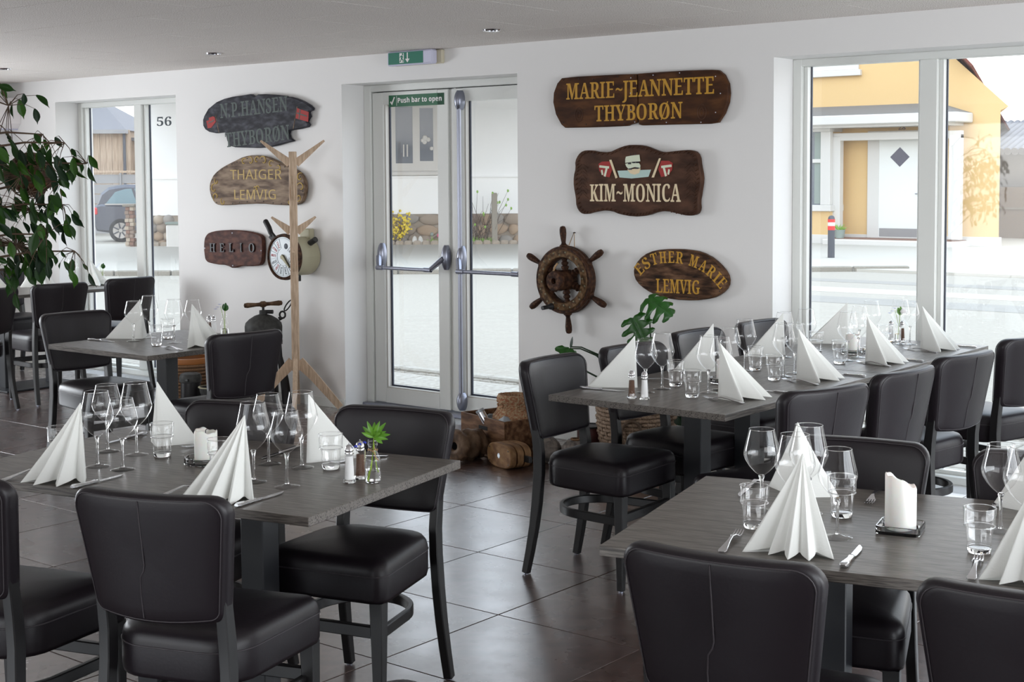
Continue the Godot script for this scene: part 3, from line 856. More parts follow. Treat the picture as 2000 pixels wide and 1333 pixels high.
func street() -> void:
	var gd := part("street", bxy(-95, 60, GRD - 0.5, GRD, -95, -2.05), M.asphalt, self)
	struct(gd)
	var pv := group_node("pavement", self)
	struct(pv)
	part("pavement_bed", bxy(-40, 25, GRD - 0.3, GRD + 0.04, -2.05, -0.36), M.kerb, pv)
	var slab := bx(Vector3(0.49, 0.05, 0.49), 0.006, Vector3(0, -0.025, 0))
	var rest := S()
	for i in 90:
		for j in 3:
			var p := Vector3(-30 + i * 0.5 + (0.25 if j % 2 == 0 else 0.0), GRD + 0.065, -0.62 - j * 0.5)
			if p.x > -9.9 and p.x < -1.4:
				part("paving_slab", slab, M.slab, pv, Transform3D(Basis(), p))
			else:
				box(rest, p - Vector3(0, 0.025, 0), Vector3(0.49, 0.05, 0.49))
	stuff(part("outer_slabs", fin(rest), M.slab, pv))
	var cob := bx(Vector3(0.11, 0.05, 0.1), 0.012, Vector3(0, -0.025, 0))
	var cobs := S()
	for i in 300:
		cobs.append_from(cob, 0, Transform3D(Basis(Vector3.UP, rng.randf_range(-0.1, 0.1)), Vector3(-20 + i * 0.12, GRD + 0.06 + rng.randf_range(-0.006, 0.006), -1.93)))
	stuff(part("cobble_strip", cobs.commit(), M.kerb, pv))
	var kerb := bx(Vector3(0.98, 0.2, 0.13), 0.015, Vector3(0, -0.1, 0))
	for i in 22:
		part("kerb_stone", kerb, M.slab, pv, Transform3D(Basis(), Vector3(-14 + i, GRD + 0.075, -2.12)))
	# the far kerb and the pavement beyond it
	var fp := group_node("pavement", self)
	struct(fp)
	var bs := Basis(Vector3.UP, YAW)
	part("pavement_strip", bxy(-24, 6.4, 0, 0.075, -10.4, 0.0), M.asphalt_light, fp, Transform3D(bs, far(0, GRD, 25.2)))
	var ks := bx(Vector3(0.97, 0.12, 0.16), 0.015, Vector3(0, 0.03, 0))
	for i in 26:
		part("kerb_stone", ks, M.kerb, fp, Transform3D(bs, far(-18.5 + i, GRD, 25.15)))
	part("kerb_line", bxy(-24, 6.4, 0, 0.06, -0.4, 0.0), M.kerb, fp, Transform3D(bs, far(0, GRD, 32.6)))
	# patches of newer asphalt on the roadway and the yard of the yellow house
	for k in [[10.6, 0.9, M.asphalt_dark], [14.0, 0.55, M.asphalt_dark], [12.2, 0.8, M.asphalt_light]]:
		var z: float = k[0]
		var wd: float = k[1]
		stuff(part("asphalt_patch", bxy(-14, 9, -0.002, 0.004, -z - wd, -z), k[2], self, Transform3D(Basis(), Vector3(0, GRD, 0))))
	struct(part("yard", bxy(-17.5, 6, 0, 0.05, -40, -16.4), M.asphalt_light, self, Transform3D(Basis(), Vector3(0, GRD, 0))))
	white_house()
	left_yard()
	yellow_house()

func white_house() -> void:
	var o := far(0, GRD, 35.45)
	var h := thing("house", "white rendered house with a stone plinth across the street", "house", o, YAW)
	part("wall", bxy(-9.2, 2.6, 0.78, 3.95, -7.5, -0.05), M.render_white, h)
	var roof := S()
	prism(roof, v2([-7.9, 3.9, 0.25, 3.9, -3.8, 6.2]), -9.5, 2.9, 0, 1, Transform3D(Basis(Vector3.UP, PI / 2), Vector3(0, 0, 0)))
	part("roof", fin(roof), M.roof_grey, h, Transform3D(Basis(), Vector3(0, 0, 0)))  # out of view, kept low so the floor mirrors bright sky above it
	part("plinth", bxy(-9.15, 2.55, -0.1, 0.78, -7.4, -0.09), M.mortar, h)
	var stone_m := []
	for i in 4:
		var s := S(1)
		blob(s, Vector3.ZERO, Vector3(0.5, 0.5, 0.5), 8, 5, 1, 0.22, i)
		stone_m.append(fin(s))
	for row in 3:
		var x := -9.0
		while x < 2.5:
			var w := rng.randf_range(0.26, 0.62)
			var seen_at := x + w / 2
			if (seen_at > -3.25 and seen_at < -1.5) or seen_at > -1.1:
				part("stone", stone_m[rng.randi() % 4], M.rubble[rng.randi() % 5], h, Transform3D(Basis.from_scale(Vector3(w * 1.02, 0.285, 0.16)), Vector3(x + w / 2, 0.12 + row * 0.265 + rng.randf_range(-0.02, 0.02), -0.06)))
			x += w
	var wn := group_node("window", h)
	part("window_frame", bxy(-3.05, -1.72, 1.84, 3.52, -0.08, 0.0, 0.01), M.paint_white, wn)
	for k in [[-2.856, -2.437, 2.037, 3.43], [-2.26, -1.93, 2.09, 3.395]]:
		part("pane", bxy(k[0], k[1], k[2], k[3], -0.02, 0.006), M.house_glass, wn)
	part("sill", bxy(-3.2, -1.55, 1.74, 1.82, -0.08, 0.09, 0.01), M.paint_white, wn)
	part("wall_band", bxy(-9.2, 2.6, 1.68, 1.72, -0.06, 0.012), M.render_white, h)
	# what stands on that window sill shows as pale shapes against the dark pane
	var cs := S()
	for x in [-2.66, -2.57]:
		tube(cs, [Vector3(x, 2.2, 0.012), Vector3(x, 2.5, 0.012)], 0.018, 8)
	part("candle_pair", fin(cs), M.paint_white, wn)
	var fl := S()
	for q in [[-2.13, 2.66, 0.07], [-2.05, 2.62, 0.06], [-2.19, 2.6, 0.05], [-2.14, 2.56, 0.06], [-1.97, 2.4, 0.05]]:
		blob(fl, Vector3(q[0], q[1], 0.012), Vector3(q[2], q[2], 0.015), 8, 5)
	part("white_blossom", fin(fl), M.paint_white, wn)
	# flower bed
	var fb := thing("shrub", "yellow flowering shrub at the foot of the white house", "shrub", far(-2.85, GRD, 35.1), YAW)
	var st := S()
	var bl := S()
	for i in 26:
		var a := Vector3(rng.randf_range(-0.12, 0.12), 0, rng.randf_range(-0.1, 0.1))
		var b := Vector3(rng.randf_range(-0.34, 0.38), rng.randf_range(0.3, 0.92), rng.randf_range(-0.15, 0.2))
		tube(st, [a, a.lerp(b, 0.6) + Vector3(0, 0.06, 0), b], 0.006, 5)
		for k in 9:
			var p := a.lerp(b, rng.randf_range(0.35, 1.0)) + Vector3(rng.randf_range(-0.05, 0.05), rng.randf_range(-0.03, 0.06), rng.randf_range(-0.05, 0.05))
			blob(bl, p, Vector3(0.03, 0.026, 0.03) * rng.randf_range(0.7, 1.4), 5, 3)
	part("branches", fin(st), M.twig, fb)
	stuff(part("blossoms", fin(bl), M.forsythia, fb))
	var bare := thing("shrub", "bare twiggy shrub beside the grey post at the white house", "shrub", far(-0.75, GRD, 35.0), YAW)
	st = S()
	bl = S()
	for i in 34:
		var a := Vector3(rng.randf_range(-0.3, 0.3), 0, rng.randf_range(-0.1, 0.1))
		var b := Vector3(rng.randf_range(-0.45, 0.75), rng.randf_range(0.4, 1.35), rng.randf_range(-0.15, 0.2))
		tube(st, [a, a.lerp(b, 0.5) + Vector3(rng.randf_range(-0.1, 0.1), 0.05, 0), b], [0.008, 0.006, 0.003], 5)
		if i % 2 == 0:
			blob(bl, b, Vector3(0.03, 0.04, 0.03), 5, 3)
	part("twigs", fin(st), M.twig, bare)
	stuff(part("buds", fin(bl), M.leaf_bright, bare))
	var post := thing("post", "grey wooden post standing in the flower bed of the white house", "post", far(-0.42, GRD, 34.9), YAW)
	part("shaft", bx(Vector3(0.14, 1.3, 0.14), 0.02, Vector3(0, 0.65, 0)), M.post_grey, post)
	var low := S()
	for i in 120:
		var x := rng.randf_range(-0.05, 0.75)
		tube(low, [Vector3(x, 0, 0), Vector3(x + rng.randf_range(-0.08, 0.08), rng.randf_range(0.08, 0.24), rng.randf_range(-0.08, 0.08))], [0.014, 0.004], 4)
	stuff(tag(part("bed_plants", fin(low), M.leaf_bright, self, Transform3D(Basis(Vector3.UP, YAW), far(-1.1, GRD, 34.9))), "low bright green plants at the foot of the grey post", "plants"))
	low = S()
	for i in 60:
		var x := rng.randf_range(-0.2, 0.4)
		tube(low, [Vector3(x, 0, 0), Vector3(x + rng.randf_range(-0.08, 0.08), rng.randf_range(0.05, 0.2), rng.randf_range(-0.08, 0.08))], [0.014, 0.004], 4)
	stuff(tag(part("bed_plants", fin(low), M.leaf_bright, self, Transform3D(Basis(Vector3.UP, YAW), far(-1.85, GRD, 34.9))), "low green plants with pink flowers right of the yellow shrub", "plants"))
	for q in [[-1.95, 0.3, 0], [-1.78, 0.27, 1]]:
		var fx := thing("garden_flower", ["pale pink flower above the low plants, left one", "deep pink flower above the low plants, right one"][q[2]], "flower", far(q[0], GRD, 34.85), YAW)
		var s := S()
		blob(s, Vector3(0, q[1], 0), Vector3(0.045, 0.05, 0.045), 8, 5)
		part("petals", fin(s), [M.can_red, M.pink][q[2]] if q[2] == 1 else M.curtain, fx)
		part("stem", tub([Vector3.ZERO, Vector3(0, q[1], 0)], 0.008, 5), M.leaf_bright, fx)
	for q in [[-2.36, 0], [-2.22, 1]]:
		var s := S()
		blob(s, Vector3(0, 0.13, 0), Vector3(0.065, 0.14, 0.065), 8, 6, 1, 0.1, q[1])
		tag(part("white_stone", fin(s), M.paint_white, self, Transform3D(Basis(), far(q[0], GRD, 34.7))), ["white upright stone in the flower bed, left of two", "white upright stone in the flower bed, right of two"][q[1]], "stone", "white stones in the flower bed")
	var eds := S()
	var em := bx(Vector3(0.2, 0.14, 0.14), 0.04)
	for i in 60:
		eds.append_from(em, 0, Transform3D(Basis(Vector3.UP, rng.randf_range(-0.3, 0.3)), Vector3(-9 + i * 0.21, 0.1, rng.randf_range(-0.02, 0.02))))
	stuff(tag(part("edging_stones", eds.commit(), M.mortar, self, Transform3D(Basis(Vector3.UP, YAW), far(0, GRD, 34.4))), "row of small edging stones along the flower bed", "edging stones"))

func left_yard() -> void:
	# timber barn with a slate roof, far left
	var b := thing("barn", "timber clad barn with a grey slate roof behind the parked car", "barn", far(-13.1, GRD, 45.0), YAW)
	var x := -3.6
	var k := 0
	while x < 0.96:
		part("board", bxy(x, x + 0.185, 0, 3.22, -0.03, 0.012 + 0.008 * (k % 2), 0.004), M.cladding, b)
		x += 0.19
		k += 1
	part("wall_core", bxy(-6, 0.96, 0, 3.22, -5, -0.03), M.cladding, b)
	var r := S()
	quad(r, Vector3(-6.3, 3.2, 0.25), Vector3(1.1, 3.2, 0.25), Vector3(-0.5, 4.35, -2.4), Vector3(-6.3, 4.35, -2.4))
	tri(r, Vector3(1.1, 3.2, 0.25), Vector3(1.1, 3.2, -5.2), Vector3(-0.5, 4.35, -2.4))
	quad(r, Vector3(1.1, 3.2, -5.2), Vector3(-6.3, 3.2, -5.2), Vector3(-6.3, 4.35, -2.4), Vector3(-0.5, 4.35, -2.4))
	quad(r, Vector3(-6.3, 3.2, 0.25), Vector3(-6.3, 3.2, -5.2), Vector3(1.1, 3.2, -5.2), Vector3(1.1, 3.2, 0.25))
	part("roof", fin(r), M.roof_grey, b)
	part("eaves_board", bxy(-6.2, 1.1, 3.1, 3.22, 0.02, 0.28), M.fence, b)
	part("chimney", bxy(-1.4, -0.7, 4.2, 5.2, -2.7, -2.0, 0.02), M.rubble[3], b)
	part("downpipe", tub([Vector3(0.98, 0.2, 0.07), Vector3(0.98, 3.15, 0.07)], 0.045, 8), M.bollard, b)
	part("wall_lamp", bx(Vector3(0.16, 0.3, 0.1), 0.03, Vector3(-0.55, 1.75, 0.07)), M.paint_white, b)
	var an := thing("shed", "pale timber lean-to right of the barn and its downpipe", "shed", far(-11.6, GRD, 46.0), YAW)
	for i in 7:
		part("board", bxy(-0.6 + i * 0.25, -0.36 + i * 0.25, 0, 2.9, -0.03, 0.01, 0.004), M.cladding, an)
	part("roof_edge", bxy(-0.7, 1.3, 2.9, 3.0, -1.5, 0.15), M.roof_grey, an)
	var fe := thing("fence", "grey panel fence with a top rail behind the parked car", "fence", far(-13.0, GRD, 43.0), YAW)
	for i in 4:
		for j in 6:
			part("fence_board", bxy(-3.2 + i * 1.5, -1.75 + i * 1.5, 0.05 + j * 0.3, 0.32 + j * 0.3, -0.03, 0.0, 0.005), M.fence, fe)
		part("fence_post", bxy(-1.75 + i * 1.5, -1.7 + i * 1.5, 0, 1.9, -0.04, 0.05, 0.006), M.fence, fe)
	part("top_rail", bxy(-3.2, 2.9, 1.86, 1.93, -0.05, 0.06, 0.01), M.cladding, fe)
	# parked car, seen from its side, nose hidden by the white house
	var car := thing("car", "dark blue hatchback parked beside the white house", "car", far(-11.25, GRD, 38.3), YAW)
	var s := S()
	prism(s, v2([0.12, 0.3, 0.05, 0.45, 0.02, 0.75, 0.1, 0.98, 0.25, 1.02, 1.2, 1.0, 2.6, 0.97, 3.3, 0.86, 3.95, 0.72, 4.15, 0.55, 4.15, 0.32, 3.7, 0.24, 0.5, 0.24]), -1.66, 0.0, 0.06)
	part("body", fin(s), M.car_blue, car)
	s = S()
	prism(s, v2([0.1, 0.97, 0.2, 1.3, 0.42, 1.47, 0.85, 1.54, 1.4, 1.52, 1.85, 1.4, 2.6, 0.98]), -1.55, -0.1, 0.08)
	part("roof_cabin", fin(s), M.car_blue, car)
	part("side_window", pri(v2([0.36, 1.03, 0.62, 1.34, 0.9, 1.42, 1.06, 1.43, 1.2, 1.03]), -0.12, -0.085, 0.005), M.car_glass, car)
	part("side_window", pri(v2([1.27, 1.03, 1.13, 1.43, 1.4, 1.42, 1.75, 1.32, 2.3, 1.02]), -0.12, -0.085, 0.005), M.car_glass, car)
	part("window_trim", bxy(0.36, 2.4, 0.995, 1.03, -0.03, 0.004, 0.004), M.rim_metal, car)
	part("tail_light", bx(Vector3(0.14, 0.2, 0.3), 0.03, Vector3(0.1, 0.83, -0.13)), M.tail_red, car)
	part("door_seam", bxy(1.2, 1.215, 0.35, 0.98, -0.02, 0.003), M.tyre, car)
	for wx in [0.78, 3.35]:
		var wl := group_node("wheel", car, Transform3D(Basis(Vector3.RIGHT, PI / 2), Vector3(wx, 0.31, -0.04)))
		part("tyre", lat([Vector2(0.2, -0.09), Vector2(0.29, -0.09), Vector2(0.315, -0.06), Vector2(0.315, 0.06), Vector2(0.29, 0.075), Vector2(0.2, 0.07)], 28), M.tyre, wl)
		part("rim", lat([Vector2(0.0, 0.075), Vector2(0.05, 0.075), Vector2(0.06, 0.06), Vector2(0.21, 0.072), Vector2(0.22, 0.04)], 28), M.rim_metal, wl)
		var sp := S()
		for i in 7:
			var a := TAU * i / 7
			box(sp, Vector3(cos(a) * 0.13, 0.076, sin(a) * 0.13), Vector3(0.15, 0.012, 0.035), 0.004, Basis(Vector3.UP, -a))
		part("spokes", fin(sp), M.bollard, wl)
	var gp := thing("gate_pillar", "pale brick gate pillar in front of the parked car", "pillar", far(-9.15, GRD, 34.3), YAW)
	for j in 11:
		for i in 2:
			part("brick", bx(Vector3(0.095, 0.085, 0.2), 0.008, Vector3(-0.05 + i * 0.1 + (0.01 if j % 2 == 0 else -0.01), 0.05 + j * 0.093, 0)), [M.brick, M.rubble[2], M.rubble[1]][rng.randi() % 3], gp)
	part("pillar_cap", bx(Vector3(0.3, 0.06, 0.3), 0.012, Vector3(0, 1.06, 0)), M.kerb, gp)
	var lw := thing("garden_wall", "low rubble garden wall at the white house, left of the white bin", "wall", far(-8.5, GRD, 34.6), YAW)
	for j in 4:
		for i in 3:
			var st := S()
			blob(st, Vector3(-0.28 + i * 0.24 + (0.08 if j % 2 == 0 else 0.0), 0.1 + j * 0.2, 0), Vector3(0.15, 0.12, 0.14), 9, 6, 1, 0.2, i + j * 5)
			part("stone", fin(st), M.rubble[rng.randi() % 5], lw)
	var bn := thing("bin", "white box shaped bin standing before the white house", "bin", far(-8.0, GRD, 34.2), YAW)
	part("bin_body", bx(Vector3(0.46, 0.6, 0.4), 0.03, Vector3(0, 0.3, 0)), M.paint_white, bn)
	part("bin_lid", bx(Vector3(0.5, 0.06, 0.44), 0.02, Vector3(0, 0.63, 0)), M.curtain, bn)

func yellow_house() -> void:
	var z := -25.1
	var h := thing("house", "yellow gabled house with a white porch across the street", "house", Vector3(-15.5, GRD, z))
	var w := S()
	prism(w, v2([-5.2, 0.0, 3.84, 0.0, 3.84, 3.12, 4.02, 3.2, -0.7, 7.5, -5.4, 3.2, -5.2, 3.12]), -9.0, 0.0, 0.0, 1, Transform3D(Basis(Vector3.RIGHT, Vector3.UP, Vector3(0.42, 0, 1)), Vector3.ZERO))
	part("wall", fin(w), M.render_yellow, h)
	for sx in [[4.12, 3.12, -0.7, 7.6], [-5.5, 3.12, -0.7, 7.6]]:
		var a := Vector3(sx[0], sx[1], 0)
		var b := Vector3(sx[2], sx[3], 0)
		var rf := group_node("roof", h)
		var n := 16
		for i in n:
			var p := a.lerp(b, float(i) / n)
			var q := a.lerp(b, float(i + 1) / n + 0.012)
			part("roof_tile_row", brr([p + Vector3(-1.85, 0.012, -4.4), q + Vector3(-1.85, 0.05, -4.4)], Vector2(9.9, 0.05), Vector3(0.42, 0, 1)), M.roof_red, rf)
	part("white_base", bxy(-5.25, 3.87, 0.0, 0.26, -0.1, 0.025, 0.005), M.paint_white, h)
	# upstairs window
	var uw := group_node("window", h)
	part("window_frame", bxy(-2.6, 0.42, 4.2, 5.6, -0.05, 0.05, 0.01), M.paint_white, uw)
	part("pane", bxy(-2.4, 0.25, 4.35, 5.45, 0, 0.055), M.house_glass, uw)
	part("sill", bxy(-2.7, 0.49, 4.06, 4.2, -0.05, 0.1, 0.01), M.paint_white, uw)
	# bay window on the left
	var bay := group_node("bay_window", h)
	part("bay_wall", bxy(-2.2, 0.0, 0.26, 0.82, 0, 0.65), M.render_yellow, bay)
	part("bay_base", bxy(-2.25, 0.03, 0, 0.26, 0, 0.68, 0.005), M.paint_white, bay)
	part("bay_sill", bxy(-2.3, 0.05, 0.82, 0.97, 0, 0.72, 0.01), M.paint_white, bay)
	part("bay_head", bxy(-2.2, 0.0, 2.72, 2.84, 0, 0.68, 0.01), M.paint_white, bay)
	part("bay_band", bxy(-2.2, -0.01, 2.84, 3.05, 0, 0.64), M.render_yellow, bay)
	for q in [[-2.2, -2.1], [-0.95, -0.76], [-0.25, 0.0]]:
		part("bay_post", bxy(q[0], q[1], 0.97, 2.72, 0.5, 0.66, 0.01), M.paint_white, bay)
	part("bay_transom", bxy(-0.78, -0.23, 1.98, 2.07, 0.54, 0.645, 0.005), M.paint_white, bay)
	part("pane", bxy(-0.76, -0.25, 0.97, 2.72, 0.55, 0.6), M.house_glass, bay)
	part("pane", bxy(-2.1, -0.95, 0.97, 2.72, 0.55, 0.6), M.house_glass, bay)
	for q in [-0.7, -0.38]:
		part("curtain", bxy(q - 0.05, q + 0.12, 1.0, 2.7, 0.6, 0.606), M.curtain, bay)
	part("side_wall", bxy(-0.3, -0.04, 0.97, 2.72, 0.02, 0.5), M.render_yellow, bay)
	# porch: roof, gutter, posts, steps
	var po := group_node("porch", h)
	var r := S()
	quad(r, Vector3(-2.5, 3.08, 1.0), Vector3(3.2, 3.08, 1.0), Vector3(2.4, 3.34, 0.0), Vector3(-2.5, 3.34, 0.0))
	tri(r, Vector3(3.2, 3.08, 1.0), Vector3(3.2, 3.08, 0.0), Vector3(2.4, 3.34, 0.0))
	part("porch_roof", fin(r), M.roof_felt, po)
	part("gutter", bxy(-2.5, 3.22, 2.86, 3.08, 0.02, 1.02, 0.02), M.paint_white, po)
	part("soffit", bxy(-0.6, 3.0, 2.8, 2.86, 0.02, 0.9), M.paint_white, po)
	part("lintel", bxy(-0.02, 3.12, 2.5, 2.68, 0.3, 0.48, 0.01), M.paint_white, po)
	part("post", bxy(-0.02, 0.18, 0.2, 2.6, 0.3, 0.5, 0.01), M.paint_white, po)
	part("post", bxy(2.85, 3.12, 0.2, 2.6, 0.3, 0.5, 0.01), M.paint_white, po)
	part("step", bxy(-0.05, 3.2, 0.0, 0.17, 0.0, 0.95, 0.02), M.paint_white, po)
	part("threshold_tiles", bxy(0.0, 3.1, 0.17, 0.185, 0.02, 0.7), M.brick, po)
	# front door
	var d := group_node("front_door", h)
	part("door_case", bxy(0.68, 2.14, 0.18, 2.72, 0.0, 0.07, 0.01), M.paint_white, d)
	part("door_leaf", bxy(0.98, 2.04, 0.2, 2.62, 0.03, 0.075, 0.006), M.frame, d)
	part("kick_plate", bxy(1.0, 2.02, 0.22, 0.42, 0.075, 0.08, 0.002), M.fence, d)
	part("diamond_window", pri(v2([1.26, 2.1, 1.5, 1.87, 1.74, 2.1, 1.5, 2.33]), 0.07, 0.085, 0.005), M.diamond, d)
	part("door_handle", bx(Vector3(0.12, 0.02, 0.03), 0.006, Vector3(1.95, 1.24, 0.1)), M.metal_grey, d)
	words(h, "28", M.can_red, Vector3(1.43, 2.74, 0.004), Vector3(1.6, 2.74, 0.004), 0.1, 0.01, "Droid Serif", 700, "digits")
	# things before the house
	var bo := thing("bollard", "dark grey bollard with red and white bands before the yellow house", "bollard", Vector3(-12.68, GRD, -18.82))
	part("shaft", lat([Vector2(0.068, 0), Vector2(0.068, 0.62)], 18), M.bollard, bo)
	part("red_band", lat([Vector2(0.071, 0.62), Vector2(0.071, 0.7)], 18), M.red_band, bo)
	part("white_band", lat([Vector2(0.071, 0.7), Vector2(0.071, 0.77)], 18), M.paint_white, bo)
	part("red_band", lat([Vector2(0.071, 0.77), Vector2(0.071, 0.83)], 18), M.red_band, bo)
	part("dome", lat([Vector2(0.068, 0.83), Vector2(0.06, 0.87), Vector2(0.04, 0.895), Vector2(0, 0.905)], 18), M.bollard, bo)
	var pp := thing("plant_pot", "white plant pot with green plant on the porch step", "plant pot", Vector3(-15.25, GRD + 0.185, z + 0.62))
	part("pot", lat([Vector2(0, 0), Vector2(0.1, 0), Vector2(0.13, 0.2), Vector2(0.115, 0.2), Vector2(0.1, 0.17), Vector2(0, 0.17)], 16), M.curtain, pp)
	var lv := S()
	for i in 50:
		tube(lv, [Vector3(0, 0.17, 0), Vector3(rng.randf_range(-0.16, 0.16), rng.randf_range(0.22, 0.34), rng.randf_range(-0.1, 0.1))], [0.012, 0.004], 4)
	stuff(part("foliage", fin(lv), M.leaf_bright, pp))
	# outbuilding at the right edge
	var g := thing("outbuilding", "brown outbuilding with a grey corrugated roof right of the yellow house", "outbuilding", Vector3(-12.2, GRD, -29.4))
	part("wall", bxy(-2.0, 5, 0, 1.35, -4, 0), M.garage, g)
	part("wall_ledge", bxy(-2.0, 5, 0.78, 0.83, -0.1, 0.04, 0.005), M.kerb, g)
	part("recess", bxy(-2.0, 5, 1.35, 2.25, -4, -0.3), M.fence, g)
	for i in 40:
		var xx := -2.0 + i * 0.18
		part("roof_sheet", tub([Vector3(xx, 2.25, 0.25), Vector3(xx, 3.05, -2.5)], 0.1, 8), M.roof_grey, g)
	var wb := thing("wrapped_bundle", "white wrapped bundle lying on the outbuilding wall", "bundle", Vector3(-11.9, GRD + 1.35, -29.6))
	var s := S()
	box(s, Vector3(0.55, 0.2, 0), Vector3(2.2, 0.4, 0.5), 0.1)
	part("wrap", fin(s), M.paint_white, wb)
	var ob := thing("crate_box", "orange wooden box hanging on the outbuilding wall", "box", Vector3(-11.4, GRD + 1.0, -29.38))
	for j in 2:
		part("board", bxy(-0.3, 1.2, j * 0.16, j * 0.16 + 0.15, 0, 0.25, 0.01), M.box_orange, ob)

# ---------------------------------------------------------------- furniture
func dining_table(label: String, at: Vector3, turn: float, size: Vector2, cols: Array, plate: Vector2) -> Node3D:
	var t := thing("dining_table", label, "table", at, turn)
	part("tabletop", bx(Vector3(size.x, 0.025, size.y), 0.0015, Vector3(0, 0.7375, 0)), M.table, t)
	for c in cols:
		part("column", bxy(c - 0.04, c + 0.04, 0.012, 0.719, -0.04, 0.04, 0.003), M.steel_black, t)
	part("base_plate", bx(Vector3(plate.x, 0.014, plate.y), 0.003, Vector3(0, 0.0075, 0)), M.steel_black, t)
	part("mounting_plate", bx(Vector3(plate.x * 0.8, 0.006, plate.y * 0.7), 0.001, Vector3(0, 0.722, 0)), M.steel_black, t)
	return t

func rounded(x0: float, z0: float, x1: float, z1: float, r0: float, r1: float, n := 6) -> Array:  # trapezoid: half width x0 at z0 with corner radius r0, half width x1 at z1 with radius r1
	var o := []
	for c in [[x0, z0, r0, 1, 1, 0], [x1, z1, r1, 1, -1, 1], [-x1, z1, r1, -1, -1, 2], [-x0, z0, r0, -1, 1, 3]]:
		var cx: float = c[0] - c[3] * c[2]
		var cz: float = c[1] + c[4] * c[2]
		for i in n + 1:
			var a: float = [-PI / 2, 0.0, PI / 2, PI][c[5]] + PI / 2 * i / n
			o.append(Vector2(cx + cos(a) * c[2], cz + sin(a) * c[2]))
	return o  # counter-clockwise in (x, z)

func rings(s: SurfaceTool, levels: Array) -> void:  # closed loops of equal length joined; the first and last are capped by fans
	for i in levels.size() - 1:
		var a: Array = levels[i]
		var b: Array = levels[i + 1]
		var n := a.size()
		for k in n:
			var k2 := (k + 1) % n
			quad(s, a[k], a[k2], b[k2], b[k])
	for e in [[levels[0], true], [levels[levels.size() - 1], false]]:
		var l: Array = e[0]
		var m := Vector3.ZERO
		for q in l:
			m += q
		m /= l.size()
		for k in l.size():
			var k2 := (k + 1) % l.size()
			if e[1]:
				tri(s, m, l[k2], l[k])
			else:
				tri(s, m, l[k], l[k2])

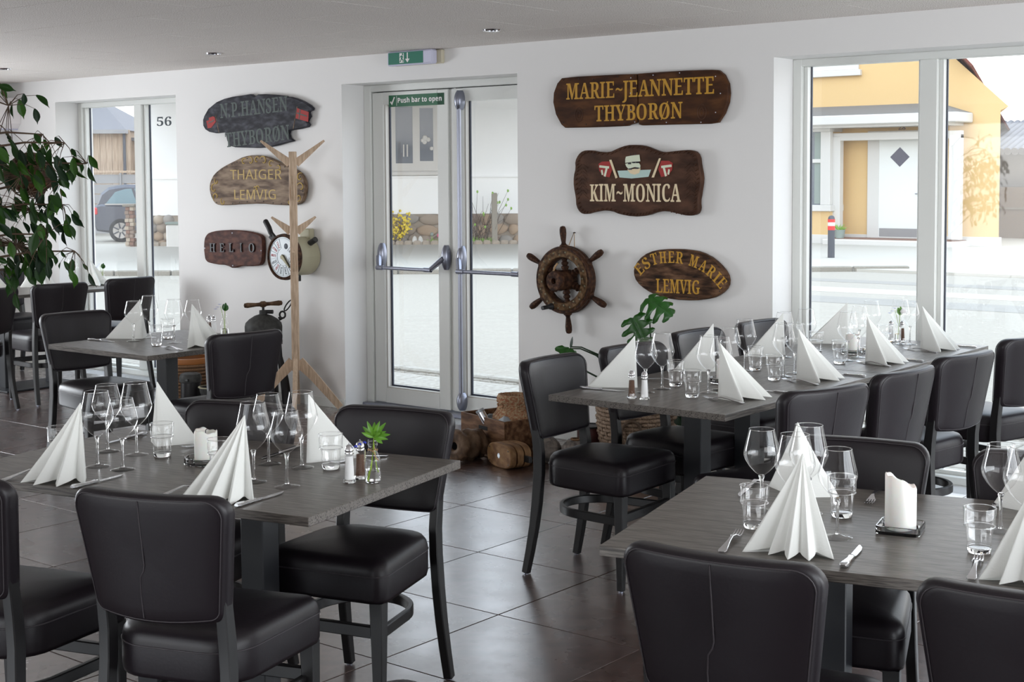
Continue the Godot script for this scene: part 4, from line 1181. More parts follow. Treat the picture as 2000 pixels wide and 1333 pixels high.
func chair_proto() -> Node3D:  # faces -z, its back at +z
	var t := Node3D.new()
	# seat cushion
	var foot := rounded(0.213, -0.218, 0.19, 0.2, 0.045, 0.11)
	var lv := []
	for q in [[0.93, 0.372], [0.985, 0.376], [1.0, 0.388], [1.0, 0.452], [0.995, 0.466], [0.975, 0.482], [0.93, 0.494], [0.8, 0.502], [0.5, 0.508], [0.2, 0.51]]:
		var l := []
		for p in foot:
			l.append(Vector3(p.x * q[0], q[1], -p.y * -q[0]))
		l.reverse()
		lv.append(l)
	var s := S(1)
	rings(s, lv)
	var seat := part("seat", fin(s), M.leather, t)
	var loop := []
	for p in foot:
		loop.append(Vector3(p.x * 1.001, 0.455, p.y * 1.001))
	loop.append(loop[0])
	part("seam", tub(loop, 0.0022, 5), M.seam, seat)
	# backrest: bent, tapered, thicker in the middle
	var bend := func(x: float, y: float, off: float) -> Vector3:
		var v := (y - 0.555) / 0.308
		var hw := lerpf(0.181, 0.212, v)
		var k := clampf(x / hw, -1.2, 1.2)
		return Vector3(x, y, lerpf(0.214, 0.262, v) + 0.036 * (1 - k * k) + off)
	var outl := []
	for c in [[-0.181, 0.552, 0.022, PI], [0.181, 0.552, 0.022, -PI / 2], [0.213, 0.864, 0.045, 0.0], [-0.213, 0.864, 0.045, PI / 2]]:
		var sx := signf(c[0])
		var sy := -1.0 if c[1] < 0.7 else 1.0
		for i in 7:
			var a: float = c[3] + PI / 2 * i / 6
			outl.append(Vector2(c[0] - sx * c[2] + cos(a) * c[2], c[1] - sy * c[2] + sin(a) * c[2]))
	var dense := []
	for i in outl.size():
		var a: Vector2 = outl[i]
		var b: Vector2 = outl[(i + 1) % outl.size()]
		var n := maxi(1, int(a.distance_to(b) / 0.035))
		for k in n:
			var p := a.lerp(b, float(k) / n)
			if p.y < 0.56:
				p.y -= 0.012 * (1 - pow(p.x / 0.181, 2))
			dense.append(p)
	lv = []
	var mid := Vector2(0, 0.71)
	for q in [[0.25, -0.031], [0.5, -0.031], [0.75, -0.03], [0.9, -0.028], [0.96, -0.025], [0.99, -0.018], [1.0, -0.01], [1.0, 0.01], [0.99, 0.018], [0.96, 0.024], [0.9, 0.027], [0.75, 0.028], [0.5, 0.028], [0.25, 0.028]]:
		var l := []
		for p in dense:
			var w: Vector2 = mid + ((p as Vector2) - mid) * float(q[0])
			l.append(bend.call(w.x, w.y, q[1]))
		lv.append(l)
	s = S(1)
	rings(s, lv)
	var back := part("backrest", fin(s), M.leather, t)
	for q in [[0.945, 0.0255], [0.965, -0.0265]]:
		loop = []
		for p in dense:
			var w: Vector2 = mid + ((p as Vector2) - mid) * float(q[0])
			loop.append(bend.call(w.x, w.y, q[1]))
		loop.append(loop[0])
		part("seam", tub(loop, 0.0016, 5), M.seam, back)
	loop = []
	for q in [[0.0, 0.85], [0.0, 0.8], [0.0, 0.74], [0.0, 0.69], [-0.004, 0.675], [-0.014, 0.66], [-0.018, 0.62], [-0.018, 0.556]]:
		loop.append(bend.call(q[0], q[1], 0.0282))
	part("seam", tub(loop, 0.0018, 5), M.seam, back)
	# legs
	for sx in [-1, 1]:
		part("leg", brr([Vector3(sx * 0.184, 0.006, -0.186), Vector3(sx * 0.184, 0.2, -0.186), Vector3(sx * 0.182, 0.375, -0.184)], [Vector2(0.026, 0.026), Vector2(0.035, 0.035), Vector2(0.042, 0.042)], Vector3.RIGHT, 0.003), M.black_wood, t)
		var pts := []
		var wh := []
		for q in [[0.006, 0.266, 0.028], [0.1, 0.246, 0.032], [0.2, 0.228, 0.036], [0.3, 0.216, 0.04], [0.42, 0.208, 0.042], [0.5, 0.21, 0.042], [0.62, 0.226, 0.036]]:
			pts.append(Vector3(sx * lerpf(0.184, 0.168, clampf(q[0] / 0.5, 0, 1)), q[0], q[1]))
			wh.append(Vector2(0.03, q[2]))
		part("leg", brr(pts, wh, Vector3.RIGHT, 0.003), M.black_wood, t)
		part("glide", lat([Vector2(0.01, 0), Vector2(0.01, 0.007)], 10), M.metal_grey, t, Transform3D(Basis(), Vector3(sx * 0.184, 0, -0.186)))
		part("glide", lat([Vector2(0.01, 0), Vector2(0.01, 0.007)], 10), M.metal_grey, t, Transform3D(Basis(), Vector3(sx * 0.184, 0, 0.266)))
	var hoop := []
	for i in 25:
		var a := PI * i / 24
		hoop.append(Vector3(cos(a) * 0.155, 0.27, 0.02 + sin(a) * 0.165))
	hoop.push_front(Vector3(0.172, 0.27, -0.175))
	hoop.append(Vector3(-0.172, 0.27, -0.175))
	part("hoop_stretcher", brr(hoop, Vector2(0.018, 0.034), null, 0.003), M.black_wood, t)
	part("front_stretcher", brr([Vector3(-0.17, 0.285, -0.186), Vector3(0.17, 0.285, -0.186)], Vector2(0.02, 0.036), null, 0.003), M.black_wood, t)
	return t

func furniture() -> void:
	dining_table("grey wood table front left with candle and flower bottle", Vector3(-3.363, 0, 4.218), 0.2125, Vector2(1.305, 0.8), [-0.2, 0.2], Vector2(0.66, 0.42))
	dining_table("grey wood table front right with square candle dish", Vector3(-1.368, 0, 3.68), 0.245, Vector2(1.31, 0.84), [-0.2, 0.2], Vector2(0.66, 0.42))
	dining_table("near half of the long grey table beside the large window", Vector3(-2.986, 0, 1.836), PI / 2, Vector2(1.326, 0.795), [-0.2, 0.2], Vector2(0.66, 0.42))
	dining_table("far half of the long grey table, against the large window", Vector3(-2.986, 0, 0.552), PI / 2, Vector2(1.235, 0.795), [-0.2, 0.2], Vector2(0.66, 0.42))
	dining_table("small square grey table near the coat stand, on one column", Vector3(-6.085, 0, 2.255), 0.0, Vector2(0.83, 0.87), [0.0], Vector2(0.5, 0.5))
	dining_table("grey table in the far left corner behind the fig leaves", Vector3(-9.82, 0, 0.69), PI / 2, Vector2(1.3, 0.8), [-0.2, 0.2], Vector2(0.66, 0.42))
	var proto := chair_proto()
	var chairs := [
		[-2.880, 4.589, 0.338, "dark leather chair seen from behind, pulled out before the front left table"],
		[-3.452, 4.792, 0.308, "dark leather chair cut by the left picture edge, at the front left table"],
		[-3.090, 3.861, 3.401, "dark leather chair facing us behind the flower bottle, legs in full view"],
		[-3.575, 4.086, 3.395, "dark leather chair facing us behind the candle on the front left table"],
		[-5.581, 2.343, 1.443, "dark leather chair seen from behind, right of the small square table"],
		[-6.62, 2.29, -1.66, "dark leather chair facing right, left of the small square table"],
		[-9.131, 0.997, 1.415, "dark leather chair with its back below the fig leaves, middle of the far left row"],
		[-9.197, 0.380, 1.537, "dark leather chair in front of the left window, right end of the far row"],
		[-9.097, 1.628, 1.758, "dark leather chair at the left picture edge, under the lowest fig leaves"],
		[-10.42, 0.40, -1.57, "dark leather chair on the wall side of the far left table"],
		[-3.277, 2.259, -1.529, "dark leather chair at the near left corner of the long table, facing right"],
		[-3.252, 1.747, -1.676, "dark leather chair second on the wall side of the long table, by the monstera"],
		[-3.331, 1.056, -1.591, "dark leather chair third on the wall side of the long table"],
		[-3.299, 0.500, -1.640, "dark leather chair fourth on the wall side of the long table, nearest the window"],
		[-2.522, 2.279, 1.279, "lit leather chair nearest us on the right side of the long table"],
		[-2.499, 1.737, 1.479, "lit leather chair second from us on the right side of the long table"],
		[-2.498, 1.110, 1.407, "lit leather chair third from us on the right side of the long table"],
		[-2.485, 0.311, 1.296, "lit leather chair by the window, farthest on the right side of the long table"],
		[-1.685, 3.477, 3.408, "dark leather chair facing us behind the front right table, left of two"],
		[-1.172, 3.361, 3.356, "dark leather chair facing us behind the front right table, right of two"],
		[-1.471, 4.228, 0.144, "dark leather chair seen from behind before the napkin on the front right table"],
		[-0.905, 4.11, 0.2, "dark leather chair cut by the bottom right picture corner"],
		[-1.745, 5.379, 0.9, "dark leather chair top rising at the bottom edge of the picture"],
	]
	for i in chairs.size():
		var c: Array = chairs[i]
		copy(proto, "dining_chair", c[3], "chair", Vector3(c[0], 0, c[1]), c[2], "dark leather dining chairs")
	proto.free()

# ---------------------------------------------------------------- things on the wall
func name_board(called: String, label: String, at: Vector3, pieces: Array, m: Material, depth := 0.03, gap := 0.012) -> Node3D:
	var t := thing(called, label, "name board", Vector3(at.x, at.y, 0))
	for p in pieces:
		part("board", pri(p, gap, gap + depth, 0.006), m, t)
	return t

func nails(t: Node3D, outline: Array, inset: float, every: float, z: float, m: Material, r := 0.005) -> void:
	var s := S(1)
	var acc := 0.0
	for i in outline.size():
		var a: Vector2 = outline[i]
		var b: Vector2 = outline[(i + 1) % outline.size()]
		acc += a.distance_to(b)
		if acc > every:
			acc = 0.0
			var p := b - b.normalized() * inset
			blob(s, Vector3(p.x, p.y, z), Vector3(r, r, 0.003), 7, 4)
	stuff(part("nails", fin(s), m, t))

func curl(s: SurfaceTool, c: Vector2, r: float, turns: float, start: float, z: float, sgn := 1.0) -> void:
	var pts := []
	for i in 15:
		var f := i / 14.0
		var a := start + sgn * turns * TAU * f
		pts.append(Vector3(c.x + cos(a) * r * (1 - 0.75 * f), c.y + sin(a) * r * (1 - 0.75 * f), z))
	tube(s, pts, [0.002, 0.003, 0.004, 0.005, 0.005, 0.005, 0.005, 0.005, 0.005, 0.005, 0.005, 0.005, 0.004, 0.004, 0.004], 5)

func wall_things() -> void:
	# split black board
	var z := 0.042
	var b := name_board("boat_name_board", "black weathered split board with faded lettering and red flags, topmost on the left", Vector3(-7.898, 2.011, 0), [SPLIT_BOARD], M.board_black)
	words(b, "N.P.HANSEN", M.grey_green, Vector3(-0.384, 0.03, z), Vector3(0.343, 0.06, z), 0.105, 0.0012)
	words(b, "THYBORØN", M.grey_green, Vector3(-0.33, -0.185, z), Vector3(0.36, -0.14, z), 0.105, 0.0012)
	part("flag", pri(v2([-0.544, 0.016, -0.51, 0.019, -0.515, 0.037, -0.469, 0.047, -0.447, 0.042, -0.436, 0.005, -0.489, -0.037, -0.529, -0.04]), z - 0.001, z + 0.002), M.flag_red, b)
	part("flag", pri(v2([0.441, 0.077, 0.556, 0.046, 0.549, -0.022, 0.424, 0.006]), z - 0.001, z + 0.002), M.flag_red, b)
	var s := S()
	box(s, Vector3(0.488, 0.03, z + 0.002), Vector3(0.105, 0.009, 0.002), 0, Basis(Vector3(0, 0, 1), -0.25))
	box(s, Vector3(0.466, 0.035, z + 0.002), Vector3(0.009, 0.07, 0.002), 0, Basis(Vector3(0, 0, 1), -0.2))
	box(s, Vector3(-0.485, 0.008, z + 0.002), Vector3(0.07, 0.008, 0.002), 0, Basis(Vector3(0, 0, 1), 0.3))
	part("flag_cross", fin(s), M.grey_green, b)
	s = S()
	box(s, Vector3(0.418, 0.01, z), Vector3(0.007, 0.16, 0.003), 0, Basis(Vector3(0, 0, 1), -0.28))
	box(s, Vector3(-0.42, -0.01, z), Vector3(0.006, 0.13, 0.003), 0, Basis(Vector3(0, 0, 1), 0.25))
	part("flag_pole", fin(s), M.board_grey, b)
	# grey board with gilt scrolls
	b = name_board("boat_name_board", "grey brown rounded board with pale gold lettering behind the coat stand", Vector3(-7.909, 1.584, 0), [GREY_BOARD], M.board_grey)
	words(b, "THAIGER", M.gold_pale, Vector3(-0.275, 0.008, z), Vector3(0.28, 0.008, z), 0.07, 0.001, "Droid Sans", 400)
	words(b, "LEMVIG", M.gold_pale, Vector3(-0.234, -0.138, z), Vector3(0.215, -0.135, z), 0.07, 0.001, "Droid Sans", 400)
	nails(b, GREY_BOARD, 0.02, 0.052, z, M.nail)
	s = S()
	for q in [[-0.12, 0.135, 0.03, 0.5, 1], [-0.05, 0.14, 0.035, 2.5, -1], [0.02, 0.145, 0.03, 0.3, 1], [0.09, 0.14, 0.04, 2.8, -1], [0.17, 0.115, 0.03, 0.5, 1], [0.25, 0.085, 0.025, 2.5, -1], [-0.46, -0.06, 0.04, 1.0, 1], [-0.44, -0.12, 0.035, 4.0, -1], [-0.43, -0.005, 0.025, 2.0, 1], [0.47, 0.02, 0.035, 1.0, 1], [0.475, -0.05, 0.04, 3.0, -1], [0.45, -0.12, 0.03, 4.0, 1], [0.36, -0.15, 0.03, 1.0, -1], [-0.36, -0.155, 0.03, 2.0, 1], [0.02, -0.055, 0.02, 0.0, 1], [0.0, -0.06, 0.018, 3.0, -1]]:
		curl(s, Vector2(q[0], q[1]), q[2], 0.8, q[3], z, q[4])
	part("scroll_ornament", fin(s), M.gold_pale, b)
	# small red brown board with raised letters
	b = name_board("boat_name_board", "small red brown board with five raised dark letters left of the round dial", Vector3(-8.174, 1.079, 0), [RED_BOARD], M.board_red)
	for i in 5:
		words(b, "HELIO"[i], M.letter_black, Vector3([-0.25, -0.135, -0.03, 0.094, 0.19][i], -0.025 + i * 0.003, z), Vector3([-0.185, -0.085, 0.02, 0.114, 0.25][i], -0.025 + i * 0.003, z), 0.064, 0.02, "Droid Serif", 700, "letter")
	s = S(1)
	for q in [[0.0, 0.12], [-0.315, -0.0], [0.315, 0.0], [0.0, -0.12]]:
		blob(s, Vector3(q[0], q[1], z), Vector3(0.006, 0.006, 0.004), 7, 4)
	part("screw_heads", fin(s), M.nail_bright, b)
	# long gold lettered board in two pieces
	b = name_board("boat_name_board", "long brown board in two pieces with two rows of gold lettering, topmost on the right", Vector3(-4.914, 2.041, 0), [GOLD_BOARD_L, GOLD_BOARD_R], M.board_brown)
	words(b, "MARIE~JEANNETTE", M.gold, Vector3(-0.203, 0.018, z), Vector3(0.812, 0.013, z), 0.095, 0.001)
	words(b, "THYBORØN", M.gold, Vector3(0.003, -0.118, z), Vector3(0.609, -0.116, z), 0.092, 0.001)
	nails(b, GOLD_BOARD_L, 0.02, 0.07, z, M.nail, 0.004)
	nails(b, GOLD_BOARD_R, 0.05, 0.09, z, M.nail_bright, 0.0035)
	for q in [[-0.11, -0.075], [0.735, -0.085]]:
		s = S()
		for k in 2:
			var lp := []
			for i in 17:
				lp.append(Vector3(q[0] + cos(TAU * i / 16) * (0.028 - 0.014 * k), q[1] + sin(TAU * i / 16) * (0.042 - 0.02 * k), z))
			tube(s, lp, 0.0025, 5, 1, false)
		part("carved_oval", fin(s), M.board_dark, b)
	# carved board with ship and cream letters
	b = name_board("boat_name_board", "carved brown board with cream lettering and a painted sailing ship", Vector3(-4.622, 1.574, 0), [CREAM_BOARD], M.board_dark, 0.034)
	z = 0.046
	words(b, "KIM~MONICA", M.cream, Vector3(-0.32, -0.12, z), Vector3(0.309, -0.119, z), 0.102, 0.003)
	s = S(1)
	for i in CREAM_BOARD.size():
		var p: Vector2 = CREAM_BOARD[i]
		var q: Vector2 = CREAM_BOARD[(i + 1) % CREAM_BOARD.size()]
		var n := maxi(1, int(p.distance_to(q) / 0.02))
		for k in n:
			var c := p.lerp(q, float(k) / n) * 0.945
			tube(s, [Vector3(c.x, c.y, z) - Vector3(0.009, 0.007, 0), Vector3(c.x, c.y, z + 0.003), Vector3(c.x, c.y, z) + Vector3(0.009, 0.007, 0)], [0.002, 0.006, 0.002], 5)
	stuff(part("carved_rope_border", fin(s), M.board_dark, b))
	part("sea", pri(v2([-0.122, 0.059, 0.11, 0.064, 0.092, 0.023, -0.024, 0.014, -0.108, 0.02]), z - 0.002, z + 0.002), M.pale_blue, b)
	part("hull", pri(v2([-0.052, 0.066, 0.038, 0.072, 0.03, 0.045, 0.0, 0.036, -0.03, 0.042]), z, z + 0.004), M.cream, b)
	part("sail", pri(v2([-0.061, 0.14, -0.02, 0.146, 0.03, 0.15, 0.034, 0.125, 0.037, 0.112, -0.01, 0.11, -0.066, 0.104, -0.066, 0.125]), z, z + 0.004), M.sail_white, b)
	part("sail", pri(v2([-0.066, 0.099, -0.02, 0.106, 0.023, 0.108, 0.037, 0.09, 0.036, 0.074, -0.0, 0.08, -0.045, 0.07, -0.06, 0.085]), z, z + 0.004), M.sail_white, b)
	s = S()
	for q in [[-0.035, 0.1], [-0.005, 0.106], [0.02, 0.106], [-0.03, 0.068], [0.015, 0.073]]:
		box(s, Vector3(q[0], q[1], z + 0.004), Vector3(0.022, 0.008, 0.003))
	for x in [-0.03, -0.012, 0.004]:
		box(s, Vector3(x, 0.152, z), Vector3(0.003, 0.02, 0.002))
	part("rigging", fin(s), M.board_black, b)
	part("flag_pole", pri(v2([-0.179, 0.122, -0.165, 0.124, -0.122, 0.02, -0.134, 0.014]), z, z + 0.004), M.cream, b)
	part("flag_pole", pri(v2([0.165, 0.128, 0.177, 0.128, 0.13, 0.019, 0.115, 0.019]), z, z + 0.004), M.cream, b)
	for sx in [-1, 1]:
		var fl := part("flag", pri(v2([sx * 0.256, 0.1, sx * 0.232, 0.113, sx * 0.179, 0.114, sx * 0.16, 0.067, sx * 0.179, 0.021, sx * 0.223, 0.029, sx * 0.251, 0.06]), z, z + 0.003), M.flag_red, b)
		var fs := S()
		for q in [[0.215, 0.082, 0.07, 0.014, 0.1], [0.205, 0.05, 0.014, 0.05, 0.3], [0.23, 0.05, 0.012, 0.03, -0.2]]:
			box(fs, Vector3(sx * q[0], q[1], z + 0.003), Vector3(q[2], q[3], 0.003), 0.001, Basis(Vector3(0, 0, 1), sx * q[4]))
		part("flag_cross", fin(fs), M.sail_white, fl)
	s = S()
	for sx in [-1, 1]:
		for i in 9:
			var y := 0.1 - i * 0.022
			rod(s, Vector3(sx * 0.37, y, z), Vector3(sx * (0.335 + 0.01 * (i % 2)), y - 0.025, z), 0.004)
			rod(s, Vector3(sx * 0.38, y, z), Vector3(sx * 0.405, y - 0.02, z), 0.004)
	stuff(part("carved_leaves", fin(s), M.board_dark, b))
	# oval board, first line on an arc
	z = 0.042
	b = name_board("boat_name_board", "oval brown board with arched gold lettering right of the ship's wheel", Vector3(-4.324, 1.043, 0), [OVAL_BOARD], M.board_oval)
	words(b, "LEMVIG", M.gold, Vector3(-0.157, -0.108, z), Vector3(0.134, -0.106, z), 0.079, 0.001)
	var arc := v2([-0.268, -0.02, -0.235, 0.012, -0.2, 0.038, -0.16, 0.055, -0.11, 0.062, -0.05, 0.066, 0.0, 0.064, 0.05, 0.058, 0.1, 0.045, 0.15, 0.025, 0.195, -0.004, 0.235, -0.04, 0.268, -0.075])
	var adv := [0.055, 0.055, 0.055, 0.058, 0.052, 0.06, 0.028, 0.07, 0.056, 0.058, 0.032, 0.05]
	var total := 0.0
	for a in adv:
		total += a
	var alen := 0.0
	for i in arc.size() - 1:
		alen += (arc[i] as Vector2).distance_to(arc[i + 1])
	var at := 0.0
	var txt := "ESTHER MARIE"
	var ls := S()
	for i in 12:
		var w: float = adv[i] / total * alen
		if txt[i] != " ":
			var p := along(arc, at + w * 0.06)
			var q := along(arc, at + w * 0.9)
			var l := letters(txt[i], "Droid Serif", 700, (q - p).length(), 0.066, 0.001)
			ls.append_from(l[0], 0, Transform3D(Basis(Vector3(0, 0, 1), (q - p).angle()), Vector3(p.x, p.y, z)) * (l[1] as Transform3D))
		at += w
	part("lettering", ls.commit(), M.gold, b)
	nails(b, OVAL_BOARD, 0.018, 0.06, z, M.nail, 0.004)
	ships_wheel()
	telegraph()

func along(path: Array, d: float) -> Vector2:
	for i in path.size() - 1:
		var l: float = (path[i] as Vector2).distance_to(path[i + 1])
		if d <= l or i == path.size() - 2:
			return (path[i] as Vector2).lerp(path[i + 1], d / l)
		d -= l
	return path[path.size() - 1]

func ships_wheel() -> void:
	var t := thing("ships_wheel", "dark wooden ship's wheel with six handles hanging on the wall", "ship's wheel", Vector3(-5.109, 0.982, 0))
	var face := Basis(Vector3.RIGHT, PI / 2)  # a lathe turned to +z
	part("rim", lat([Vector2(0.138, 0.03), Vector2(0.196, 0.03), Vector2(0.204, 0.04), Vector2(0.204, 0.055), Vector2(0.197, 0.062), Vector2(0.204, 0.07), Vector2(0.204, 0.09), Vector2(0.196, 0.1), Vector2(0.138, 0.1), Vector2(0.132, 0.09), Vector2(0.132, 0.04), Vector2(0.138, 0.03)], 56), M.wheel_wood, t, Transform3D(face, Vector3.ZERO))
	part("rim_face", lat([Vector2(0.137, 0.099), Vector2(0.141, 0.106), Vector2(0.178, 0.106), Vector2(0.184, 0.099)], 56), M.wheel_rim, t, Transform3D(face, Vector3.ZERO))
	var pl := S(1)
	for i in 24:
		var a := TAU * i / 24 + 0.1
		var r := 0.151 if i % 2 == 0 else 0.17
		blob(pl, Vector3(cos(a) * r, sin(a) * r, 0.106), Vector3(0.0065, 0.0065, 0.002), 8, 4)
	stuff(part("plugs", fin(pl), M.brass_old, t))
	part("hub", lat([Vector2(0.0, 0.02), Vector2(0.058, 0.02), Vector2(0.062, 0.035), Vector2(0.062, 0.08), Vector2(0.055, 0.092), Vector2(0.054, 0.11), Vector2(0.062, 0.12), Vector2(0.056, 0.15), Vector2(0.06, 0.158), Vector2(0.06, 0.178), Vector2(0.054, 0.186), Vector2(0.018, 0.186), Vector2(0.016, 0.15), Vector2(0.0, 0.15)], 36), M.wheel_wood, t, Transform3D(face, Vector3.ZERO))
	for i in 6:
		var a := TAU * i / 6 + PI / 2 + 0.07
		var b := Basis(Vector3(0, 0, 1), a - PI / 2)
		part("spoke", lat([Vector2(0.022, 0.05), Vector2(0.018, 0.062), Vector2(0.024, 0.075), Vector2(0.024, 0.082), Vector2(0.014, 0.086), Vector2(0.022, 0.098), Vector2(0.022, 0.106), Vector2(0.013, 0.112), Vector2(0.018, 0.124), Vector2(0.018, 0.14)], 14), M.wheel_wood, t, Transform3D(b, Vector3(0, 0, 0.064)))
		part("handle", lat([Vector2(0.024, 0.196), Vector2(0.026, 0.208), Vector2(0.017, 0.214), Vector2(0.013, 0.224), Vector2(0.017, 0.25), Vector2(0.0205, 0.28), Vector2(0.02, 0.305), Vector2(0.015, 0.32), Vector2(0.0, 0.325)], 16), M.wheel_wood, t, Transform3D(b, Vector3(0, 0, 0.064)))
	part("crank_peg", tub([Vector3(-0.075, -0.16, 0.1), Vector3(-0.075, -0.16, 0.125), Vector3(-0.076, -0.161, 0.127), Vector3(-0.085, -0.165, 0.185)], [0.02, 0.018, 0.012, 0.013], 12), M.iron_dark, t)
	part("cord_wrap", tub([Vector3(-0.075, 0.045, 0.09), Vector3(-0.06, 0.08, 0.09), Vector3(-0.045, 0.1, 0.085)], 0.006, 6), M.raffia, t)
	var cd := S()
	tube(cd, [Vector3(0.0, 0.18, 0.05), Vector3(0.025, 0.285, 0.012), Vector3(0.055, 0.17, 0.05)], 0.003, 6)
	part("hanging_cord", fin(cd), M.raffia, t)
	part("wall_nail", tub([Vector3(0.025, 0.282, 0.0), Vector3(0.025, 0.282, 0.02)], 0.003, 6), M.nail, t)

func telegraph() -> void:
	var t := thing("engine_telegraph", "round engine order dial with black lever half hidden by the coat stand", "engine telegraph", Vector3(-7.41, 1.056, 0))
	var face := Basis(Vector3.RIGHT, PI / 2)
	part("drum", lat([Vector2(0, 0.01), Vector2(0.13, 0.01), Vector2(0.135, 0.02), Vector2(0.135, 0.2), Vector2(0.128, 0.215), Vector2(0, 0.215)], 40), M.drum, t, Transform3D(face, Vector3.ZERO))
	part("bezel", lat([Vector2(0.135, 0.2), Vector2(0.158, 0.205), Vector2(0.162, 0.22), Vector2(0.158, 0.245), Vector2(0.145, 0.25), Vector2(0.138, 0.236)], 48), M.wheel_wood, t, Transform3D(face, Vector3.ZERO))
	var d := part("dial_face", lat([Vector2(0.14, 0.21), Vector2(0.14, 0.238), Vector2(0.0, 0.238)], 48), M.dial, t, Transform3D(face, Vector3.ZERO))
	var s := S()
	var red := S()
	var dark := S()
	var n := 11
	for i in n + 1:
		var a := 1.87 + (TAU - 1.1) * i / n
		rod(s, Vector3(cos(a) * 0.062, sin(a) * 0.062, 0.2385), Vector3(cos(a) * 0.13, sin(a) * 0.13, 0.2385), 0.003, 0.001)
		if i < n:
			var m := a + (TAU - 1.1) / n / 2
			var word: String = ["FULL", "HALF", "SLOW", "STOP", "STBY", "SLOW", "HALF", "FULL", "STOP", "SLOW", "HALF"][i]
			var l := letters(word, "Droid Sans", 700, 0.05, 0.017, 0.001)
			var tx := Transform3D(Basis(Vector3(0, 0, 1), m), Vector3(cos(m) * 0.072 + sin(m) * 0.008, sin(m) * 0.072 - cos(m) * 0.008, 0.2385)) * (l[1] as Transform3D)
			if i < 3 or i == 4:
				red.append_from(l[0], 0, tx)
			else:
				dark.append_from(l[0], 0, tx)
	for r in [0.06, 0.131]:
		for i in 44:
			var a0 := TAU * i / 44
			var a1 := TAU * (i + 1) / 44
			if r > 0.1 or (i > 13 and i < 48):
				rod(s, Vector3(cos(a0) * r, sin(a0) * r, 0.2385), Vector3(cos(a1) * r, sin(a1) * r, 0.2385), 0.002, 0.001)
	part("dial_lines", fin(s), M.dial_line, t)
	part("dial_lettering", red.commit(), M.dial_red, t)
	part("dial_lettering", dark.commit(), M.dial_line, t)
	part("maker_badge", lat([Vector2(0.0, 0.2392), Vector2(0.018, 0.2392), Vector2(0.02, 0.238)], 20), M.dial_line, t, Transform3D(face, Vector3(0.03, 0.075, 0)))
	part("pointer", pri(v2([-0.018, 0.004, -0.004, 0.018, 0.012, 0.012, 0.075, -0.068, 0.068, -0.072, -0.004, -0.014, -0.014, -0.012]), 0.24, 0.252, 0.003), M.brass_old, t)
	part("lever", brr([Vector3(-0.1, 0.12, 0.225), Vector3(-0.13, 0.15, 0.23)], Vector2(0.05, 0.02), Vector3(0.7, 0.7, 0), 0.004), M.iron_dark, t)
	part("lever_handle", tub([Vector3(-0.115, 0.14, 0.23), Vector3(-0.13, 0.162, 0.23), Vector3(-0.15, 0.2, 0.23), Vector3(-0.185, 0.245, 0.23), Vector3(-0.19, 0.252, 0.23)], [0.012, 0.017, 0.019, 0.019, 0.012], 14), M.iron_dark, t)
	part("mount", bx(Vector3(0.1, 0.3, 0.05), 0.006, Vector3(0.02, 0.04, 0.03)), M.drum, t)
	part("gland", tub([Vector3(0.1, 0.09, 0.08), Vector3(0.16, 0.12, 0.08)], 0.02, 12), M.iron, t)
	part("cable_spigot", tub([Vector3(0.05, -0.13, 0.15), Vector3(0.05, -0.17, 0.15)], 0.022, 12), M.iron_dark, t)

# ---------------------------------------------------------------- things on the floor
func floor_things() -> void:
	coat_stand()
	left_group()
	right_group()
	monstera()

func coat_stand() -> void:
	var t := thing("coat_stand", "pale oak coat stand with branching hooks on four splayed legs", "coat stand", Vector3(-7.285, 0, 0.25), YAW + 0.1)
	part("pole", bx(Vector3(0.052, 1.5, 0.052), 0.002, Vector3(0, 1.03, 0)), M.oak, t)
	for k in 4:
		var d := Vector3(cos(k * PI / 2), 0, -sin(k * PI / 2))
		var rr := 0.3 if k != 1 else 0.26
		part("leg", brr([d * 0.02 + Vector3(0, 0.34, 0), d * 0.12 + Vector3(0, 0.235, 0), d * rr + Vector3(0, 0.018, 0)], [Vector2(0.03, 0.075), Vector2(0.03, 0.06), Vector2(0.028, 0.045)], Vector3(d.z, 0, -d.x)), M.oak, t)
		part("bolt", lat([Vector2(0, 0.003), Vector2(0.005, 0.002), Vector2(0.006, 0)], 8), M.nail, t, Transform3D(Basis(Vector3(-d.z, 0, d.x), -PI / 2) if k != 3 else Basis(Vector3.RIGHT, PI / 2), d * 0.065 + Vector3(0, 0.29, 0)))
	for q in [[0, 1.70, 1.855, 0.215], [2, 1.70, 1.855, 0.215], [3, 1.47, 1.62, 0.15], [1, 1.47, 1.6, 0.15], [0, 1.235, 1.335, 0.15], [2, 1.235, 1.335, 0.15], [3, 0.98, 1.1, 0.11]]:
		var d := Vector3(cos(q[0] * PI / 2), 0, -sin(q[0] * PI / 2))
		part("hook", brr([d * 0.02 + Vector3(0, q[1], 0), d * q[3] + Vector3(0, q[2], 0)], [Vector2(0.022, 0.058), Vector2(0.018, 0.014)], Vector3(d.z, 0, -d.x), 0.002), M.oak, t)

